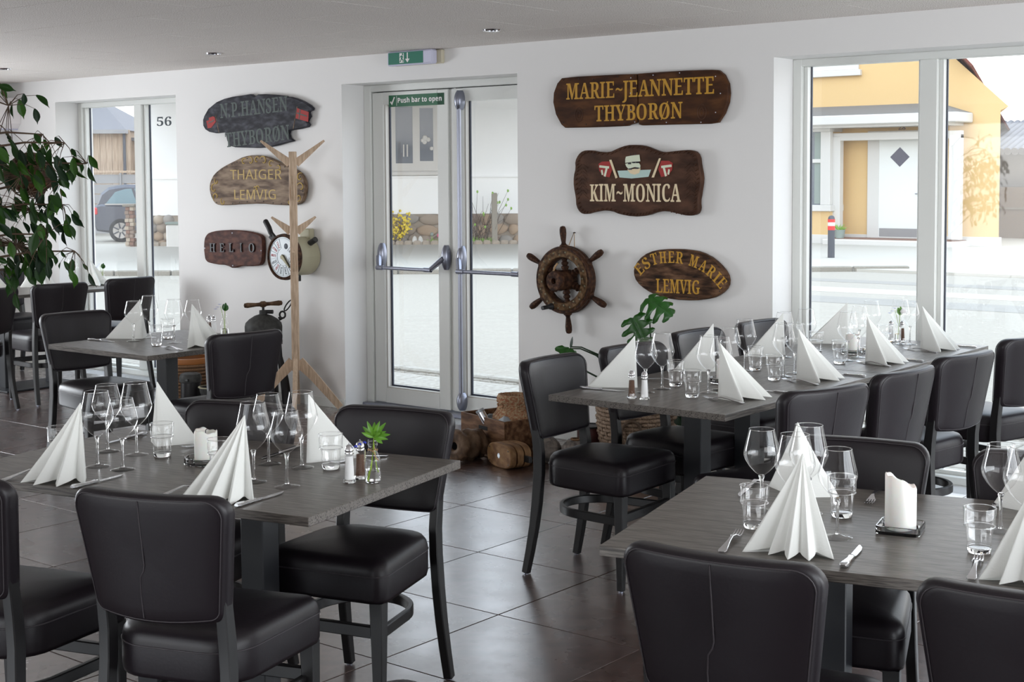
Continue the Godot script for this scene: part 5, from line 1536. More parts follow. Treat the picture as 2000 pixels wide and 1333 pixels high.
func left_group() -> void:
	# foghorn pump
	var h := thing("hand_pump", "black iron hand pump with a wooden T handle by the wall", "hand pump", Vector3(-7.645, 0, 0.22), YAW)
	part("stand", lat([Vector2(0.1, 0.0), Vector2(0.11, 0.02), Vector2(0.1, 0.05), Vector2(0.09, 0.45), Vector2(0.12, 0.5)], 28), M.iron_dark, h)
	part("dome", lat([Vector2(0.12, 0.48), Vector2(0.13, 0.5), Vector2(0.131, 0.56), Vector2(0.125, 0.585), Vector2(0.1, 0.61), Vector2(0.06, 0.635), Vector2(0.028, 0.645), Vector2(0.028, 0.672), Vector2(0.0, 0.674)], 36), M.iron, h)
	part("valve", tub([Vector3(0.0, 0.662, 0), Vector3(0.07, 0.662, 0.01)], 0.014, 10), M.iron_dark, h)
	part("piston_rod", tub([Vector3(0, 0.66, 0), Vector3(0, 0.715, 0)], 0.009, 8), M.iron_dark, h)
	part("t_handle", lat([Vector2(0.0, -0.138), Vector2(0.015, -0.132), Vector2(0.019, -0.11), Vector2(0.013, -0.05), Vector2(0.014, -0.025), Vector2(0.022, -0.012), Vector2(0.022, 0.012), Vector2(0.014, 0.025), Vector2(0.013, 0.05), Vector2(0.019, 0.11), Vector2(0.015, 0.132), Vector2(0.0, 0.138)], 14), M.log_wood, h, Transform3D(Basis(Vector3(0, 0, 1), PI / 2 + 0.07), Vector3(0, 0.715, 0)))
	var s := S()
	var lp := []
	for i in 13:
		lp.append(Vector3(0.135 + cos(TAU * i / 12) * 0.02, 0.64 + sin(TAU * i / 12) * 0.024, 0))
	tube(s, lp, 0.007, 7, 1, false)
	lp = []
	for i in 17:
		var a := TAU * i / 16
		var p := Vector2(cos(a) * 0.013, sin(a) * 0.045).rotated(-0.6)
		lp.append(Vector3(0.175 + p.x, 0.705 + p.y, 0))
	tube(s, lp, 0.005, 7, 1, false)
	tube(s, [Vector3(0.11, 0.61, 0), Vector3(0.128, 0.62, 0)], 0.014, 8)
	part("link_chain", fin(s), M.iron_dark, h)
	part("hose", tub([Vector3(0.11, 0.5, 0.03), Vector3(0.12, 0.35, 0.05), Vector3(0.15, 0.2, 0.06), Vector3(0.17, 0.02, 0.06)], [0.016, 0.018, 0.03, 0.035], 10), M.iron_dark, h)
	# rope basket
	var b := thing("rope_basket", "round rope coil basket with an orange wooden rim by the wall", "basket", Vector3(-8.42, 0, 0.27))
	for i in 10:
		var r := 0.15 + 0.02 * sin(i / 9.0 * PI * 0.7)
		part("rope_coil", lat([Vector2(r - 0.012, i * 0.025), Vector2(r + 0.008, i * 0.025 + 0.003), Vector2(r + 0.013, i * 0.025 + 0.0125), Vector2(r + 0.008, i * 0.025 + 0.022), Vector2(r - 0.012, i * 0.025 + 0.025)], 32), M.rope, b)
	part("bottom", lat([Vector2(0, 0.001), Vector2(0.15, 0.001), Vector2(0.15, 0.012), Vector2(0, 0.012)], 28), M.rope, b)
	part("wooden_rim", lat([Vector2(0.14, 0.25), Vector2(0.172, 0.25), Vector2(0.175, 0.262), Vector2(0.172, 0.29), Vector2(0.145, 0.29)], 32), M.rim_orange, b)
	var c := thing("canister", "black metal canister with domed lid before the rope basket", "canister", Vector3(-8.16, 0, 0.46))
	part("canister_body", lat([Vector2(0, 0), Vector2(0.07, 0), Vector2(0.072, 0.005), Vector2(0.07, 0.15), Vector2(0, 0.15)], 28), M.iron_dark, c)
	part("canister_lid", lat([Vector2(0.072, 0.148), Vector2(0.079, 0.152), Vector2(0.08, 0.185), Vector2(0.07, 0.207), Vector2(0.05, 0.214), Vector2(0, 0.216)], 28), M.iron, c)
	part("latch", bx(Vector3(0.03, 0.02, 0.012), 0.003, Vector3(0.045, 0.172, 0.068)), M.nail, c)
	var w := thing("metal_bowl", "grey green metal bowl beside the black canister", "bowl", Vector3(-7.96, 0, 0.43))
	part("bowl_shell", lat([Vector2(0, 0), Vector2(0.05, 0), Vector2(0.085, 0.09), Vector2(0.09, 0.125), Vector2(0.086, 0.125), Vector2(0.08, 0.092), Vector2(0.045, 0.006), Vector2(0, 0.006)], 28), M.iron, w)
	part("bowl_rim", lat([Vector2(0.086, 0.123), Vector2(0.097, 0.124), Vector2(0.098, 0.13), Vector2(0.086, 0.131)], 28), M.drum, w)

func right_group() -> void:
	var ang := -0.289
	var t := thing("wooden_crate", "old open wooden crate on the floor before the door", "crate", Vector3(-5.196, 0, 0.555), ang)
	var L := 0.456
	var D := 0.3
	for sz in [-1, 1]:
		part("side_board", bx(Vector3(L - 0.004, 0.223, 0.014), 0.002, Vector3(0, 0.115, sz * (D / 2 - 0.007))), M.crate, t)
	for sx in [-1, 1]:
		part("end_board", bx(Vector3(0.016, 0.224, D - 0.03), 0.002, Vector3(sx * (L / 2 - 0.008), 0.115, 0)), M.crate, t)
		for sz in [-1, 1]:
			part("corner_batten", bx(Vector3(0.03, 0.2, 0.02), 0.002, Vector3(sx * (L / 2 - 0.03), 0.11, sz * (D / 2 - 0.024))), M.crate, t)
	part("bottom_board", bx(Vector3(L - 0.03, 0.012, D - 0.03), 0.001, Vector3(0, 0.008, 0)), M.crate, t)
	part("hand_slot", bx(Vector3(0.09, 0.022, 0.004), 0.0015, Vector3(0.01, 0.165, D / 2)), M.wick, t)
	var jb := Basis(Vector3.UP, ang)
	var put := func(x: float, y: float, z: float) -> Vector3: return Vector3(-5.196, y, 0.555) + jb * Vector3(x, 0, z)
	var jar := thing("clay_jar", "barnacle crusted clay jar standing in the wooden crate", "jar", put.call(0.085, 0.015, -0.01))
	var s := S()
	var nz := FastNoiseLite.new()
	nz.seed = 3
	nz.frequency = 14.0
	var prof := [Vector2(0.001, 0.0), Vector2(0.07, 0.002), Vector2(0.105, 0.05), Vector2(0.128, 0.12), Vector2(0.13, 0.16), Vector2(0.118, 0.215), Vector2(0.094, 0.255), Vector2(0.083, 0.275), Vector2(0.085, 0.29), Vector2(0.092, 0.315), Vector2(0.09, 0.335), Vector2(0.078, 0.34), Vector2(0.07, 0.325), Vector2(0.07, 0.27)]
	grid(s, 44, 39, func(u, v):
		var f: float = v * 13
		var i := mini(12, int(f))
		var q: Vector2 = prof[i].lerp(prof[i + 1], f - i)
		var p := Vector3(cos(TAU * u), 0, -sin(TAU * u)) if u < 1 else Vector3(1, 0, 0)
		var k := 0.012 * maxf(0, nz.get_noise_3d(p.x * 0.5, q.y * 4, p.z * 0.5)) * smoothstep(0.09, 0.16, q.y)
		return p * (q.x + k) + Vector3(0, q.y + k * 0.5, 0))
	part("jar_wall", fin(s), M.clay, jar)
	s = S()
	for i in 130:
		var a := rng.randf() * TAU
		var y := rng.randf_range(0.15, 0.33)
		var r := 0.13 if y < 0.18 else (0.112 if y < 0.23 else (0.09 if y < 0.27 else 0.088))
		blob(s, Vector3(cos(a) * r, y, sin(a) * r), Vector3(1, 1, 1) * rng.randf_range(0.004, 0.011), 6, 4, 1, 0.3, i)
	stuff(part("barnacles", fin(s), M.clay, jar))
	var tb := thing("metal_tube", "shiny metal tube leaning in the wooden crate", "tube", put.call(0.03, 0.012, 0.085))
	part("tube_wall", lat([Vector2(0.02, 0.0), Vector2(0.023, 0.0), Vector2(0.023, 0.26), Vector2(0.02, 0.26), Vector2(0.02, 0.0)], 24), M.chrome, tb, Transform3D(Basis(Vector3(0.3, 0, 1).normalized(), 0.55), Vector3(0.06, 0.03, 0.01)))
	part("tube_collar", lat([Vector2(0.023, 0.245), Vector2(0.0255, 0.247), Vector2(0.0255, 0.262), Vector2(0.02, 0.262)], 24), M.zinc, tb, Transform3D(Basis(Vector3(0.3, 0, 1).normalized(), 0.55), Vector3(0.06, 0.03, 0.01)))
	var pl := thing("glass_lump", "clear crumpled lump beside the metal tube in the crate", "lump", put.call(-0.07, 0.016, 0.02))
	s = S(1)
	blob(s, Vector3(0, 0.1, 0), Vector3(0.1, 0.1, 0.08), 14, 9, 1, 0.3, 4)
	part("lump", fin(s), M.iron, pl)
	var cl := thing("folded_cloth", "pale grey folded cloth in the corner of the crate", "cloth", put.call(0.14, 0.016, 0.09))
	s = S(1)
	blob(s, Vector3(0, 0.11, 0), Vector3(0.07, 0.115, 0.045), 14, 9, 1, 0.25, 9)
	part("fold", fin(s), M.zinc, cl)
	# turned log before the crate
	var lg := thing("turned_log", "old turned wooden drum with a hole lying before the crate", "log", Vector3(-5.235, 0, 0.84), -0.06)
	var lp := [Vector2(0.022, 0.1), Vector2(0.03, 0.108), Vector2(0.088, 0.104), Vector2(0.094, 0.09), Vector2(0.09, 0.07), Vector2(0.072, 0.055), Vector2(0.07, 0.03), Vector2(0.085, 0.015), Vector2(0.09, -0.02), Vector2(0.08, -0.05), Vector2(0.085, -0.09), Vector2(0.07, -0.1), Vector2(0.0, -0.1)]
	s = S()
	nz.frequency = 2.2
	grid(s, 40, 36, func(u, v):
		var f: float = v * 12
		var i := mini(11, int(f))
		var q: Vector2 = (lp[i] as Vector2).lerp(lp[i + 1], f - i)
		var a: float = TAU * (u if u < 1 else 0.0)
		var k := 1.0 + 0.16 * nz.get_noise_3d(cos(a) * 1.2, q.y * 9, sin(a) * 1.2) * smoothstep(0.03, 0.08, q.x)
		return Vector3(cos(a) * q.x * k, q.y, sin(a) * q.x * k), 1, true)
	var lt := Transform3D(Basis(Vector3(1, 0, 0), PI / 2 - 0.05), Vector3(0, 0.088, 0))
	part("drum", fin(s), M.log_wood, lg, lt)
	part("bore", lat([Vector2(0.0, 0.06), Vector2(0.021, 0.06), Vector2(0.024, 0.104)], 16), M.wick, lg, lt)
	# pulley block
	var bl := thing("pulley_block", "wooden pulley block with two slots lying on its side", "pulley block", Vector3(-4.93, 0, 0.838), -0.32)
	var ov := []
	for i in 32:
		var a := TAU * i / 32
		var c := cos(a)
		var sn := sin(a)
		ov.append(Vector2(signf(c) * pow(absf(c), 0.62) * 0.125, 0.068 + signf(sn) * pow(absf(sn), 0.72) * 0.067))
	for q in [[0.03, 0.066], [-0.018, 0.018], [-0.066, -0.03]]:
		part("cheek", pri(ov, q[0], q[1], 0.006), M.block_wood, bl)
	for zz in [0.018, -0.03]:
		part("sheave", lat([Vector2(0, 0), Vector2(0.05, 0), Vector2(0.046, 0.006), Vector2(0.05, 0.012), Vector2(0, 0.012)], 20), M.iron_dark, bl, Transform3D(Basis(Vector3.RIGHT, PI / 2), Vector3(0, 0.066, zz)))
	for sx in [-1, 1]:
		part("spacer", bx(Vector3(0.035, 0.06, 0.1), 0.004, Vector3(sx * 0.088, 0.066, 0.0)), M.block_wood, bl)
		part("iron_strap", bx(Vector3(0.06, 0.035, 0.02), 0.004, Vector3(sx * 0.145, 0.06, -0.03)), M.iron_dark, bl)
	part("axle_plate", pri(ngon(7, 0.013, 0.015, Vector2(0.0, 0.068)), 0.066, 0.0675), M.zinc, bl)
	s = S(1)
	for q in [[-0.095, 0.105], [-0.095, 0.03], [0.095, 0.105], [0.095, 0.03]]:
		blob(s, Vector3(q[0], q[1], 0.066), Vector3(0.005, 0.005, 0.002), 8, 4)
	part("screw_heads", fin(s), M.nail, bl)
	# floats and can behind the chair
	var fl := thing("net_float", "grey brown round float behind the pulley block", "float", Vector3(-4.83, 0, 0.62))
	s = S(1)
	blob(s, Vector3(0, 0.075, 0), Vector3(0.085, 0.075, 0.08), 20, 12, 1, 0.12, 2)
	part("float_ball", fin(s), M.stone_grey, fl)
	part("float_knob", lat([Vector2(0.02, 0.14), Vector2(0.018, 0.155), Vector2(0, 0.157)], 12), M.stone_grey, fl)
	var wd := thing("stone_weight", "grey brown stone weight behind the legs of the near left chair", "weight", Vector3(-4.66, 0, 0.58), 0.5)
	s = S(1)
	box(s, Vector3(0, 0.07, 0), Vector3(0.15, 0.138, 0.13), 0.03)
	part("stone_body", fin(s), M.stone_grey, wd)
	part("rope_loop", lat([Vector2(0.02, 0.136), Vector2(0.03, 0.142), Vector2(0.03, 0.15), Vector2(0.02, 0.15)], 14), M.rope, wd)
	var cn := thing("red_can", "dark red ribbed can beside the wicker basket", "can", Vector3(-4.72, 0, 0.36))
	part("can_body", lat([Vector2(0, 0), Vector2(0.075, 0), Vector2(0.078, 0.01), Vector2(0.075, 0.02), Vector2(0.075, 0.07), Vector2(0.079, 0.078), Vector2(0.075, 0.086), Vector2(0.075, 0.17), Vector2(0.07, 0.178), Vector2(0, 0.178)], 28), M.can_red, cn)
	part("can_lid", lat([Vector2(0.074, 0.177), Vector2(0.079, 0.179), Vector2(0.079, 0.187), Vector2(0.07, 0.187), Vector2(0.068, 0.182), Vector2(0, 0.182)], 28), M.iron_dark, cn)

func monstera() -> void:
	var at := Vector3(-4.42, 0, 0.33)
	var b := thing("wicker_basket", "brown wicker basket with a ring handle holding the monstera", "basket", at, YAW)
	for i in 17:
		var s := S()
		var pts := []
		var r0 := 0.17 + 0.045 * sin(i / 16.0 * PI * 0.62)
		for k in 65:
			var a := TAU * k / 64
			var r := r0 + 0.008 * sin(k * PI / 2 + (PI / 2 if i % 2 == 0 else -PI / 2)) * (1 if k % 2 == 0 else 0)
			pts.append(Vector3(cos(a) * r, 0.012 + i * 0.0215, sin(a) * r))
		tube(s, pts, 0.0115, 6, 1, false)
		part("woven_strand", fin(s), M.wicker, b)
	for k in 32:
		var a := TAU * k / 32
		part("stake", tub([Vector3(cos(a) * 0.17, 0.0, sin(a) * 0.17), Vector3(cos(a) * 0.215, 0.19, sin(a) * 0.215), Vector3(cos(a) * 0.213, 0.37, sin(a) * 0.213)], 0.006, 5), M.wicker, b)
	var rp := []
	for k in 25:
		rp.append(Vector3(-0.05 + cos(TAU * k / 24) * 0.055, 0.2 + sin(TAU * k / 24) * 0.075, 0.235))
	var rs := S()
	tube(rs, rp, 0.008, 7, 1, false)
	part("ring_handle", fin(rs), M.twig, b)
	part("liner", lat([Vector2(0, 0.01), Vector2(0.155, 0.01), Vector2(0.2, 0.19), Vector2(0.198, 0.36), Vector2(0.19, 0.36), Vector2(0.19, 0.335), Vector2(0, 0.335)], 24), M.soil, b)
	var m := thing("monstera", "green monstera plant with split leaves growing from the wicker basket", "plant", at + Vector3(0, 0.34, 0))
	var r := Vector3(cos(YAW), 0, -sin(YAW))
	var tw := Vector3(sin(YAW), 0, cos(YAW))
	var u := Vector3.UP
	# each leaf: base (right, up, towards), tip direction, side direction, length, width, droop, material, lobes
	for q in [
		[Vector3(0.052, 0.595, 0.12), Vector3(0.62, -0.38, 0.3), Vector3(-0.62, -0.5, 0.62), 0.165, 0.115, 0.6, M.monstera, 4],
		[Vector3(-0.035, 0.49, 0.16), Vector3(0.42, -0.86, 0.2), Vector3(0.85, 0.35, 0.3), 0.17, 0.1, 0.25, M.monstera, 4],
		[Vector3(-0.38, 0.32, 0.12), Vector3(-0.5, -0.75, 0.4), Vector3(0.8, -0.3, 0.5), 0.13, 0.075, 0.3, M.monstera, 2],
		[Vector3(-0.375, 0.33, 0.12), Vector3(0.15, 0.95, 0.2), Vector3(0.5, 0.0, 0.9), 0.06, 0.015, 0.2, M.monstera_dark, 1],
		[Vector3(-0.57, 0.23, 0.1), Vector3(0.35, -0.12, 0.9), Vector3(0.9, 0.15, -0.4), 0.13, 0.075, 0.5, M.monstera, 2],
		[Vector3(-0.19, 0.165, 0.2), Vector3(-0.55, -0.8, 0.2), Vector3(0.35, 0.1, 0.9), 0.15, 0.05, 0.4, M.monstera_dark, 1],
		[Vector3(-0.56, 0.0, 0.15), Vector3(0.2, -0.9, 0.3), Vector3(0.5, 0.1, 0.9), 0.2, 0.04, 0.2, M.monstera, 1],
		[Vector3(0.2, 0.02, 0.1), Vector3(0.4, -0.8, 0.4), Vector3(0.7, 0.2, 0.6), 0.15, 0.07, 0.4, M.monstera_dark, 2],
	]:
		var o: Vector3 = r * q[0].x + u * q[0].y + tw * q[0].z
		var ay: Vector3 = (r * q[1].x + u * q[1].y + tw * q[1].z).normalized()
		var ax: Vector3 = r * q[2].x + u * q[2].y + tw * q[2].z
		ax = (ax - ay * ax.dot(ay)).normalized()
		part("leaf", split_leaf(q[3], q[4], q[5], q[7]), q[6], m, Transform3D(Basis(ax, ay, ax.cross(ay)), o))
		var root := r * rng.randf_range(-0.05, 0.05) + tw * rng.randf_range(-0.03, 0.05) - Vector3(0, 0.02, 0)
		var midp := root.lerp(o, 0.6) + Vector3(0, 0.09, 0)
		if q[0].x > 0.03 and q[0].y > 0.5:
			root = r * 0.075 + tw * 0.1
			midp = r * 0.072 + u * 0.25 + tw * 0.11
		part("leaf_stalk", tub([root, root.lerp(midp, 0.5) + Vector3(0, 0.03, 0), midp, midp.lerp(o, 0.6) + Vector3(0, 0.015, 0), o], [0.006, 0.0055, 0.005, 0.004, 0.0035], 7), M.stem_dark, m)

func split_leaf(length: float, width: float, droop: float, lobes: int) -> ArrayMesh:  # base at the origin, tip along +y
	var s := S(1)
	for sd in [-1.0, 1.0]:
		for k in lobes:
			var s0 := -0.18 + 1.18 * k / lobes
			var s1 := -0.18 + 1.18 * (k + 1) / lobes
			grid(s, 4, 8, func(a, b):
				var c := (s0 + s1) / 2
				var gap: float = 1.0 - (0.42 * smoothstep(0.3, 0.75, b) if lobes > 1 else 0.0)
				var sm: float = c + (lerpf(s0, s1, a) - c) * gap
				var wd := width * sqrt(maxf(0.02, sin(PI * clampf((sm + 0.22) / 1.22, 0.02, 0.99)))) * (1.12 - 0.35 * sm)
				wd *= 1.0 - 0.18 * pow(2 * a - 1, 2)
				var mid := maxf(0.0, sm) if b < 0.01 else sm
				var yy: float = lerpf(maxf(0.0, sm), sm, b) * length
				var x: float = sd * wd * b
				return Vector3(x, yy + wd * b * 0.16, 0.12 * wd * sin(b * PI) - droop * wd * b * b * 0.6 - droop * 0.25 * length * mid * mid), 1, sd < 0)
	# midrib
	tube(s, [Vector3.ZERO, Vector3(0, length * 0.5, 0.002 - droop * 0.06 * length), Vector3(0, length, -droop * 0.25 * length)], [0.003, 0.002, 0.0008], 5)
	return fin(s)

# ---------------------------------------------------------------- things on the tables
const TOP := 0.75

func glass_proto(large: bool) -> Node3D:
	var t := Node3D.new()
	var p := [Vector2(0.0045, 0.084), Vector2(0.008, 0.092), Vector2(0.02, 0.101), Vector2(0.034, 0.117), Vector2(0.045, 0.136), Vector2(0.0492, 0.149), Vector2(0.0492, 0.157), Vector2(0.046, 0.171), Vector2(0.0395, 0.2), Vector2(0.0345, 0.226)] if large else [Vector2(0.0042, 0.086), Vector2(0.0075, 0.094), Vector2(0.018, 0.102), Vector2(0.032, 0.117), Vector2(0.0425, 0.134), Vector2(0.0462, 0.146), Vector2(0.0462, 0.153), Vector2(0.0435, 0.166), Vector2(0.0375, 0.19), Vector2(0.0325, 0.212)]
	part("bowl", lat(p, 40, 0.2), M.thin_glass, t)
	var top: Vector2 = p[p.size() - 1]
	part("rim", lat([top + Vector2(-0.0007, 0), top + Vector2(0.0004, -0.0006), top + Vector2(0.0006, 0.0002), top + Vector2(0, 0.0008), top + Vector2(-0.0007, 0)], 40, -1.0), M.glass, t)
	var q: Vector2 = p[0]
	part("stem", lat([Vector2(0.0, 0.0085), Vector2(0.0062, 0.0085), Vector2(0.0046, 0.02), Vector2(0.0038, 0.045), Vector2(0.0039, q.y - 0.012), Vector2(0.0052, q.y - 0.003), Vector2(0.0082, q.y + 0.005), Vector2(0.006, q.y + 0.0085), Vector2(0.0, q.y + 0.0075)], 16, 0.3), M.glass, t)
	part("foot", lat([Vector2(0.0, 0.0), Vector2(0.034, 0.0), Vector2(0.0362, 0.0008), Vector2(0.036, 0.0018), Vector2(0.024, 0.0036), Vector2(0.012, 0.0058), Vector2(0.0065, 0.0083)], 36, 0.3), M.thin_glass, t)
	return t

func tumbler_proto() -> Node3D:
	var t := Node3D.new()
	part("glass_wall", lat([Vector2(0.0265, 0.0125), Vector2(0.0295, 0.056), Vector2(0.0315, 0.059), Vector2(0.0345, 0.064), Vector2(0.0348, 0.068), Vector2(0.0362, 0.1035), Vector2(0.0356, 0.1045), Vector2(0.0348, 0.1035), Vector2(0.0332, 0.067), Vector2(0.0318, 0.063), Vector2(0.0282, 0.056), Vector2(0.0254, 0.0125)], 40, 0.55), M.thin_glass, t)
	for q in [[0.0355, 0.104, 0.0009], [0.0338, 0.0625, 0.0016], [0.0263, 0.0135, 0.0012]]:
		var lp := []
		for i in 5:
			lp.append(Vector2(q[0] + cos(TAU * i / 4) * q[2], q[1] + sin(TAU * i / 4) * q[2]))
		part("rim" if q[1] > 0.1 else "ledge", lat(lp, 40, -1.0), M.glass, t)
	part("glass_base", lat([Vector2(0.0, 0.0), Vector2(0.0235, 0.0), Vector2(0.0255, 0.0025), Vector2(0.0265, 0.0123), Vector2(0.0, 0.0105)], 40, 0.55), M.glass, t)
	return t

func knife_proto() -> Node3D:  # handle towards +z, blade towards -z
	var t := Node3D.new()
	part("handle", brr([Vector3(0, 0.006, 0.119), Vector3(0, 0.0065, 0.11), Vector3(0, 0.006, 0.085), Vector3(0, 0.005, 0.05), Vector3(0, 0.0055, 0.03), Vector3(0, 0.0045, 0.018)], [Vector2(0.013, 0.006), Vector2(0.02, 0.009), Vector2(0.0165, 0.008), Vector2(0.012, 0.007), Vector2(0.0155, 0.008), Vector2(0.01, 0.006)], Vector3.RIGHT, 0.002), M.silver, t)
	var bl := S()
	prism(bl, v2([-0.004, -0.018, 0.007, -0.02, 0.0085, -0.034, 0.009, -0.075, 0.006, -0.1, -0.003, -0.12, -0.006, -0.118, -0.0065, -0.05, -0.006, -0.03]), 0.003, 0.0045, 0.0005, 1, Transform3D(Basis(Vector3.RIGHT, Vector3(0, 0, 1), Vector3.UP), Vector3.ZERO))
	part("blade", fin(bl), M.silver, t, Transform3D(Basis(), Vector3(0, 0, 0.037)))
	return t

func fork_proto() -> Node3D:  # handle towards +z, tines towards -z
	var t := Node3D.new()
	part("handle", brr([Vector3(0, 0.0035, 0.105), Vector3(0, 0.0045, 0.097), Vector3(0, 0.007, 0.07), Vector3(0, 0.011, 0.03), Vector3(0, 0.014, -0.005), Vector3(0, 0.0125, -0.025), Vector3(0, 0.006, -0.042)], [Vector2(0.014, 0.003), Vector2(0.021, 0.004), Vector2(0.016, 0.004), Vector2(0.009, 0.004), Vector2(0.007, 0.004), Vector2(0.012, 0.0035), Vector2(0.0235, 0.0025)], Vector3.RIGHT, 0.001), M.silver, t)
	for i in 4:
		var x := -0.0095 + i * 0.00633
		part("tine", brr([Vector3(x, 0.0065, -0.04), Vector3(x, 0.004, -0.055), Vector3(x, 0.0045, -0.075), Vector3(x, 0.009, -0.093)], [Vector2(0.0042, 0.0025), Vector2(0.0036, 0.0022), Vector2(0.003, 0.002), Vector2(0.0016, 0.0014)], Vector3.RIGHT), M.silver, t)
	return t

func shaker(salt: bool, label: String, at: Vector2, group: String) -> void:
	var t := thing("salt_shaker" if salt else "pepper_shaker", label, "salt shaker" if salt else "pepper shaker", Vector3(at.x, TOP, at.y), rng.randf() * 0.5, group)
	part("glass_body", lat([Vector2(0.0, 0.0), Vector2(0.0185, 0.0), Vector2(0.0195, 0.004), Vector2(0.017, 0.011), Vector2(0.0155, 0.02), Vector2(0.0118, 0.082)], 10, 0.1, true), M.thin_glass, t)
	part("glass_base", lat([Vector2(0.0, 0.0005), Vector2(0.018, 0.0005), Vector2(0.0188, 0.004), Vector2(0.0162, 0.0095), Vector2(0.0, 0.008)], 10, 0.1, true), M.glass, t)
	part("salt" if salt else "pepper", lat([Vector2(0.0, 0.01), Vector2(0.0135, 0.01), Vector2(0.0105, 0.076 if salt else 0.07), Vector2(0.0, 0.078 if salt else 0.07)], 14), M.salt if salt else M.pepper, t)
	part("cap", lat([Vector2(0.0115, 0.081), Vector2(0.0128, 0.082), Vector2(0.0128, 0.087), Vector2(0.0118, 0.0885), Vector2(0.0125, 0.09), Vector2(0.0125, 0.094), Vector2(0.0115, 0.096), Vector2(0.0105, 0.102), Vector2(0.0065, 0.107), Vector2(0.0022, 0.1085), Vector2(0.002, 0.112), Vector2(0.0, 0.113)], 20), M.silver, t)

func napkin(label: String, spine: Vector2, tips: Array, height := 0.212) -> void:  # a folded paper napkin standing as a pleated cone: tips are the outer ends of its pleats
	var t := thing("napkin", label, "napkin", Vector3(spine.x, TOP, spine.y), 0.0, "white folded paper napkins")
	var pts := []
	var n := tips.size()
	var mid := Vector2.ZERO
	for q in tips:
		mid += (q as Vector2) - spine
	mid /= n
	var back := -mid.normalized() * 0.008
	for i in n:
		var a: Vector2 = (tips[i] as Vector2) - spine
		if i == 0:
			for k in 3:
				var w := back.lerp(a, 0.33 * k)
				pts.append(Vector3(w.x, 0.0, w.y))
		pts.append(Vector3(a.x, 0, a.y))
		if i < n - 1:
			var b: Vector2 = (tips[i + 1] as Vector2) - spine
			var v := (a + b) * 0.5
			v = v.normalized() * minf(a.length(), b.length()) * 0.68
			for k in [0.25, 0.5, 0.75]:
				var w: Vector2 = a.lerp(v, k)
				w += (a.lerp(b, 0.5 * k) - w) * 0.25 * sin(PI * k)
				pts.append(Vector3(w.x, 0.012 * k, w.y))
			pts.append(Vector3(v.x, 0.014, v.y))
			for k in [0.75, 0.5, 0.25]:
				var w: Vector2 = b.lerp(v, k)
				w += (b.lerp(a, 0.5 * k) - w) * 0.25 * sin(PI * k)
				pts.append(Vector3(w.x, 0.012 * k, w.y))
	var last: Vector2 = (tips[n - 1] as Vector2) - spine
	for k in 2:
		var w := last.lerp(back, 0.4 * (k + 1))
		pts.append(Vector3(w.x, 0.0, w.y))
	var soft := []
	for i in pts.size():
		var p: Vector3 = pts[i]
		var q: Vector3 = pts[(i + 1) % pts.size()]
		soft.append(p.lerp(q, 0.25))
		soft.append(p.lerp(q, 0.75))
	pts = soft
	var s := S(1)
	var m := pts.size()
	var rows := 9
	var apex := mid * 0.04
	var flip := 0.0
	for i in m:
		flip += Vector2(pts[i].x, pts[i].z).cross(Vector2(pts[(i + 1) % m].x, pts[(i + 1) % m].z))
	var at := func(i: int, j: int) -> Vector3:
		var p: Vector3 = pts[i % m]
		var f := float(j) / rows
		var sh := pow(1 - f, 1.05) * 0.985 + 0.015
		return Vector3(lerpf(apex.x, p.x, sh), lerpf(p.y, height, f), lerpf(apex.y, p.z, sh))
	for j in rows:
		for i in m:
			if flip < 0:
				quad(s, at.call(i, j), at.call(i + 1, j), at.call(i + 1, j + 1), at.call(i, j + 1))
			else:
				quad(s, at.call(i + 1, j), at.call(i, j), at.call(i, j + 1), at.call(i + 1, j + 1))
	part("folded_paper", fin(s), M.napkin, t)

func flower_bottle(label: String, at: Vector2, scale := 1.0, full := true) -> void:
	var t := thing("flower_bottle", label, "bottle", Vector3(at.x, TOP, at.y))
	part("bottle_wall", lat([Vector2(0.0, 0.0), Vector2(0.0205, 0.0), Vector2(0.0222, 0.003), Vector2(0.0222, 0.062), Vector2(0.0205, 0.071), Vector2(0.015, 0.083), Vector2(0.0122, 0.09), Vector2(0.0118, 0.104), Vector2(0.014, 0.106), Vector2(0.014, 0.11), Vector2(0.012, 0.1115), Vector2(0.0135, 0.1135), Vector2(0.0135, 0.119), Vector2(0.0128, 0.121)], 28, 0.5), M.thin_glass, t)
	part("bottle_base", lat([Vector2(0.0, 0.0006), Vector2(0.0198, 0.0006), Vector2(0.021, 0.004), Vector2(0.0, 0.0055)], 24), M.glass, t)
	part("water", lat([Vector2(0.0, 0.0062), Vector2(0.0214, 0.0062), Vector2(0.0214, 0.036), Vector2(0.0, 0.036)], 24), M.water, t)
	if full:
		var s := S()
		var lp := []
		for i in 17:
			lp.append(Vector3(cos(TAU * i / 16) * 0.0135, 0.092 + 0.002 * sin(i * 2.0), sin(TAU * i / 16) * 0.0135))
		tube(s, lp, 0.0014, 5, 1, false)
		tube(s, [Vector3(0.009, 0.092, 0.0115), Vector3(0.017, 0.088, 0.012), Vector3(0.021, 0.075, 0.01), Vector3(0.03, 0.066, 0.008)], 0.0016, 5)
		tube(s, [Vector3(0.012, 0.092, 0.01), Vector3(0.02, 0.097, 0.01), Vector3(0.018, 0.104, 0.012)], 0.0014, 5)
		part("raffia_tie", fin(s), M.raffia, t)
		var tg := S()
		prism(tg, v2([0.0, 0.0, 0.006, -0.004, 0.009, -0.016, 0.006, -0.03, 0.0, -0.046, -0.008, -0.03, -0.01, -0.014, -0.006, -0.003]), -0.0006, 0.0006)
		part("paper_tag", fin(tg), M.paper_tag, t, Transform3D(Basis(Vector3.UP, -0.7) * Basis(Vector3(0, 0, 1), -0.25), Vector3(-0.016, 0.093, 0.014)))
	t.scale = Vector3.ONE * scale

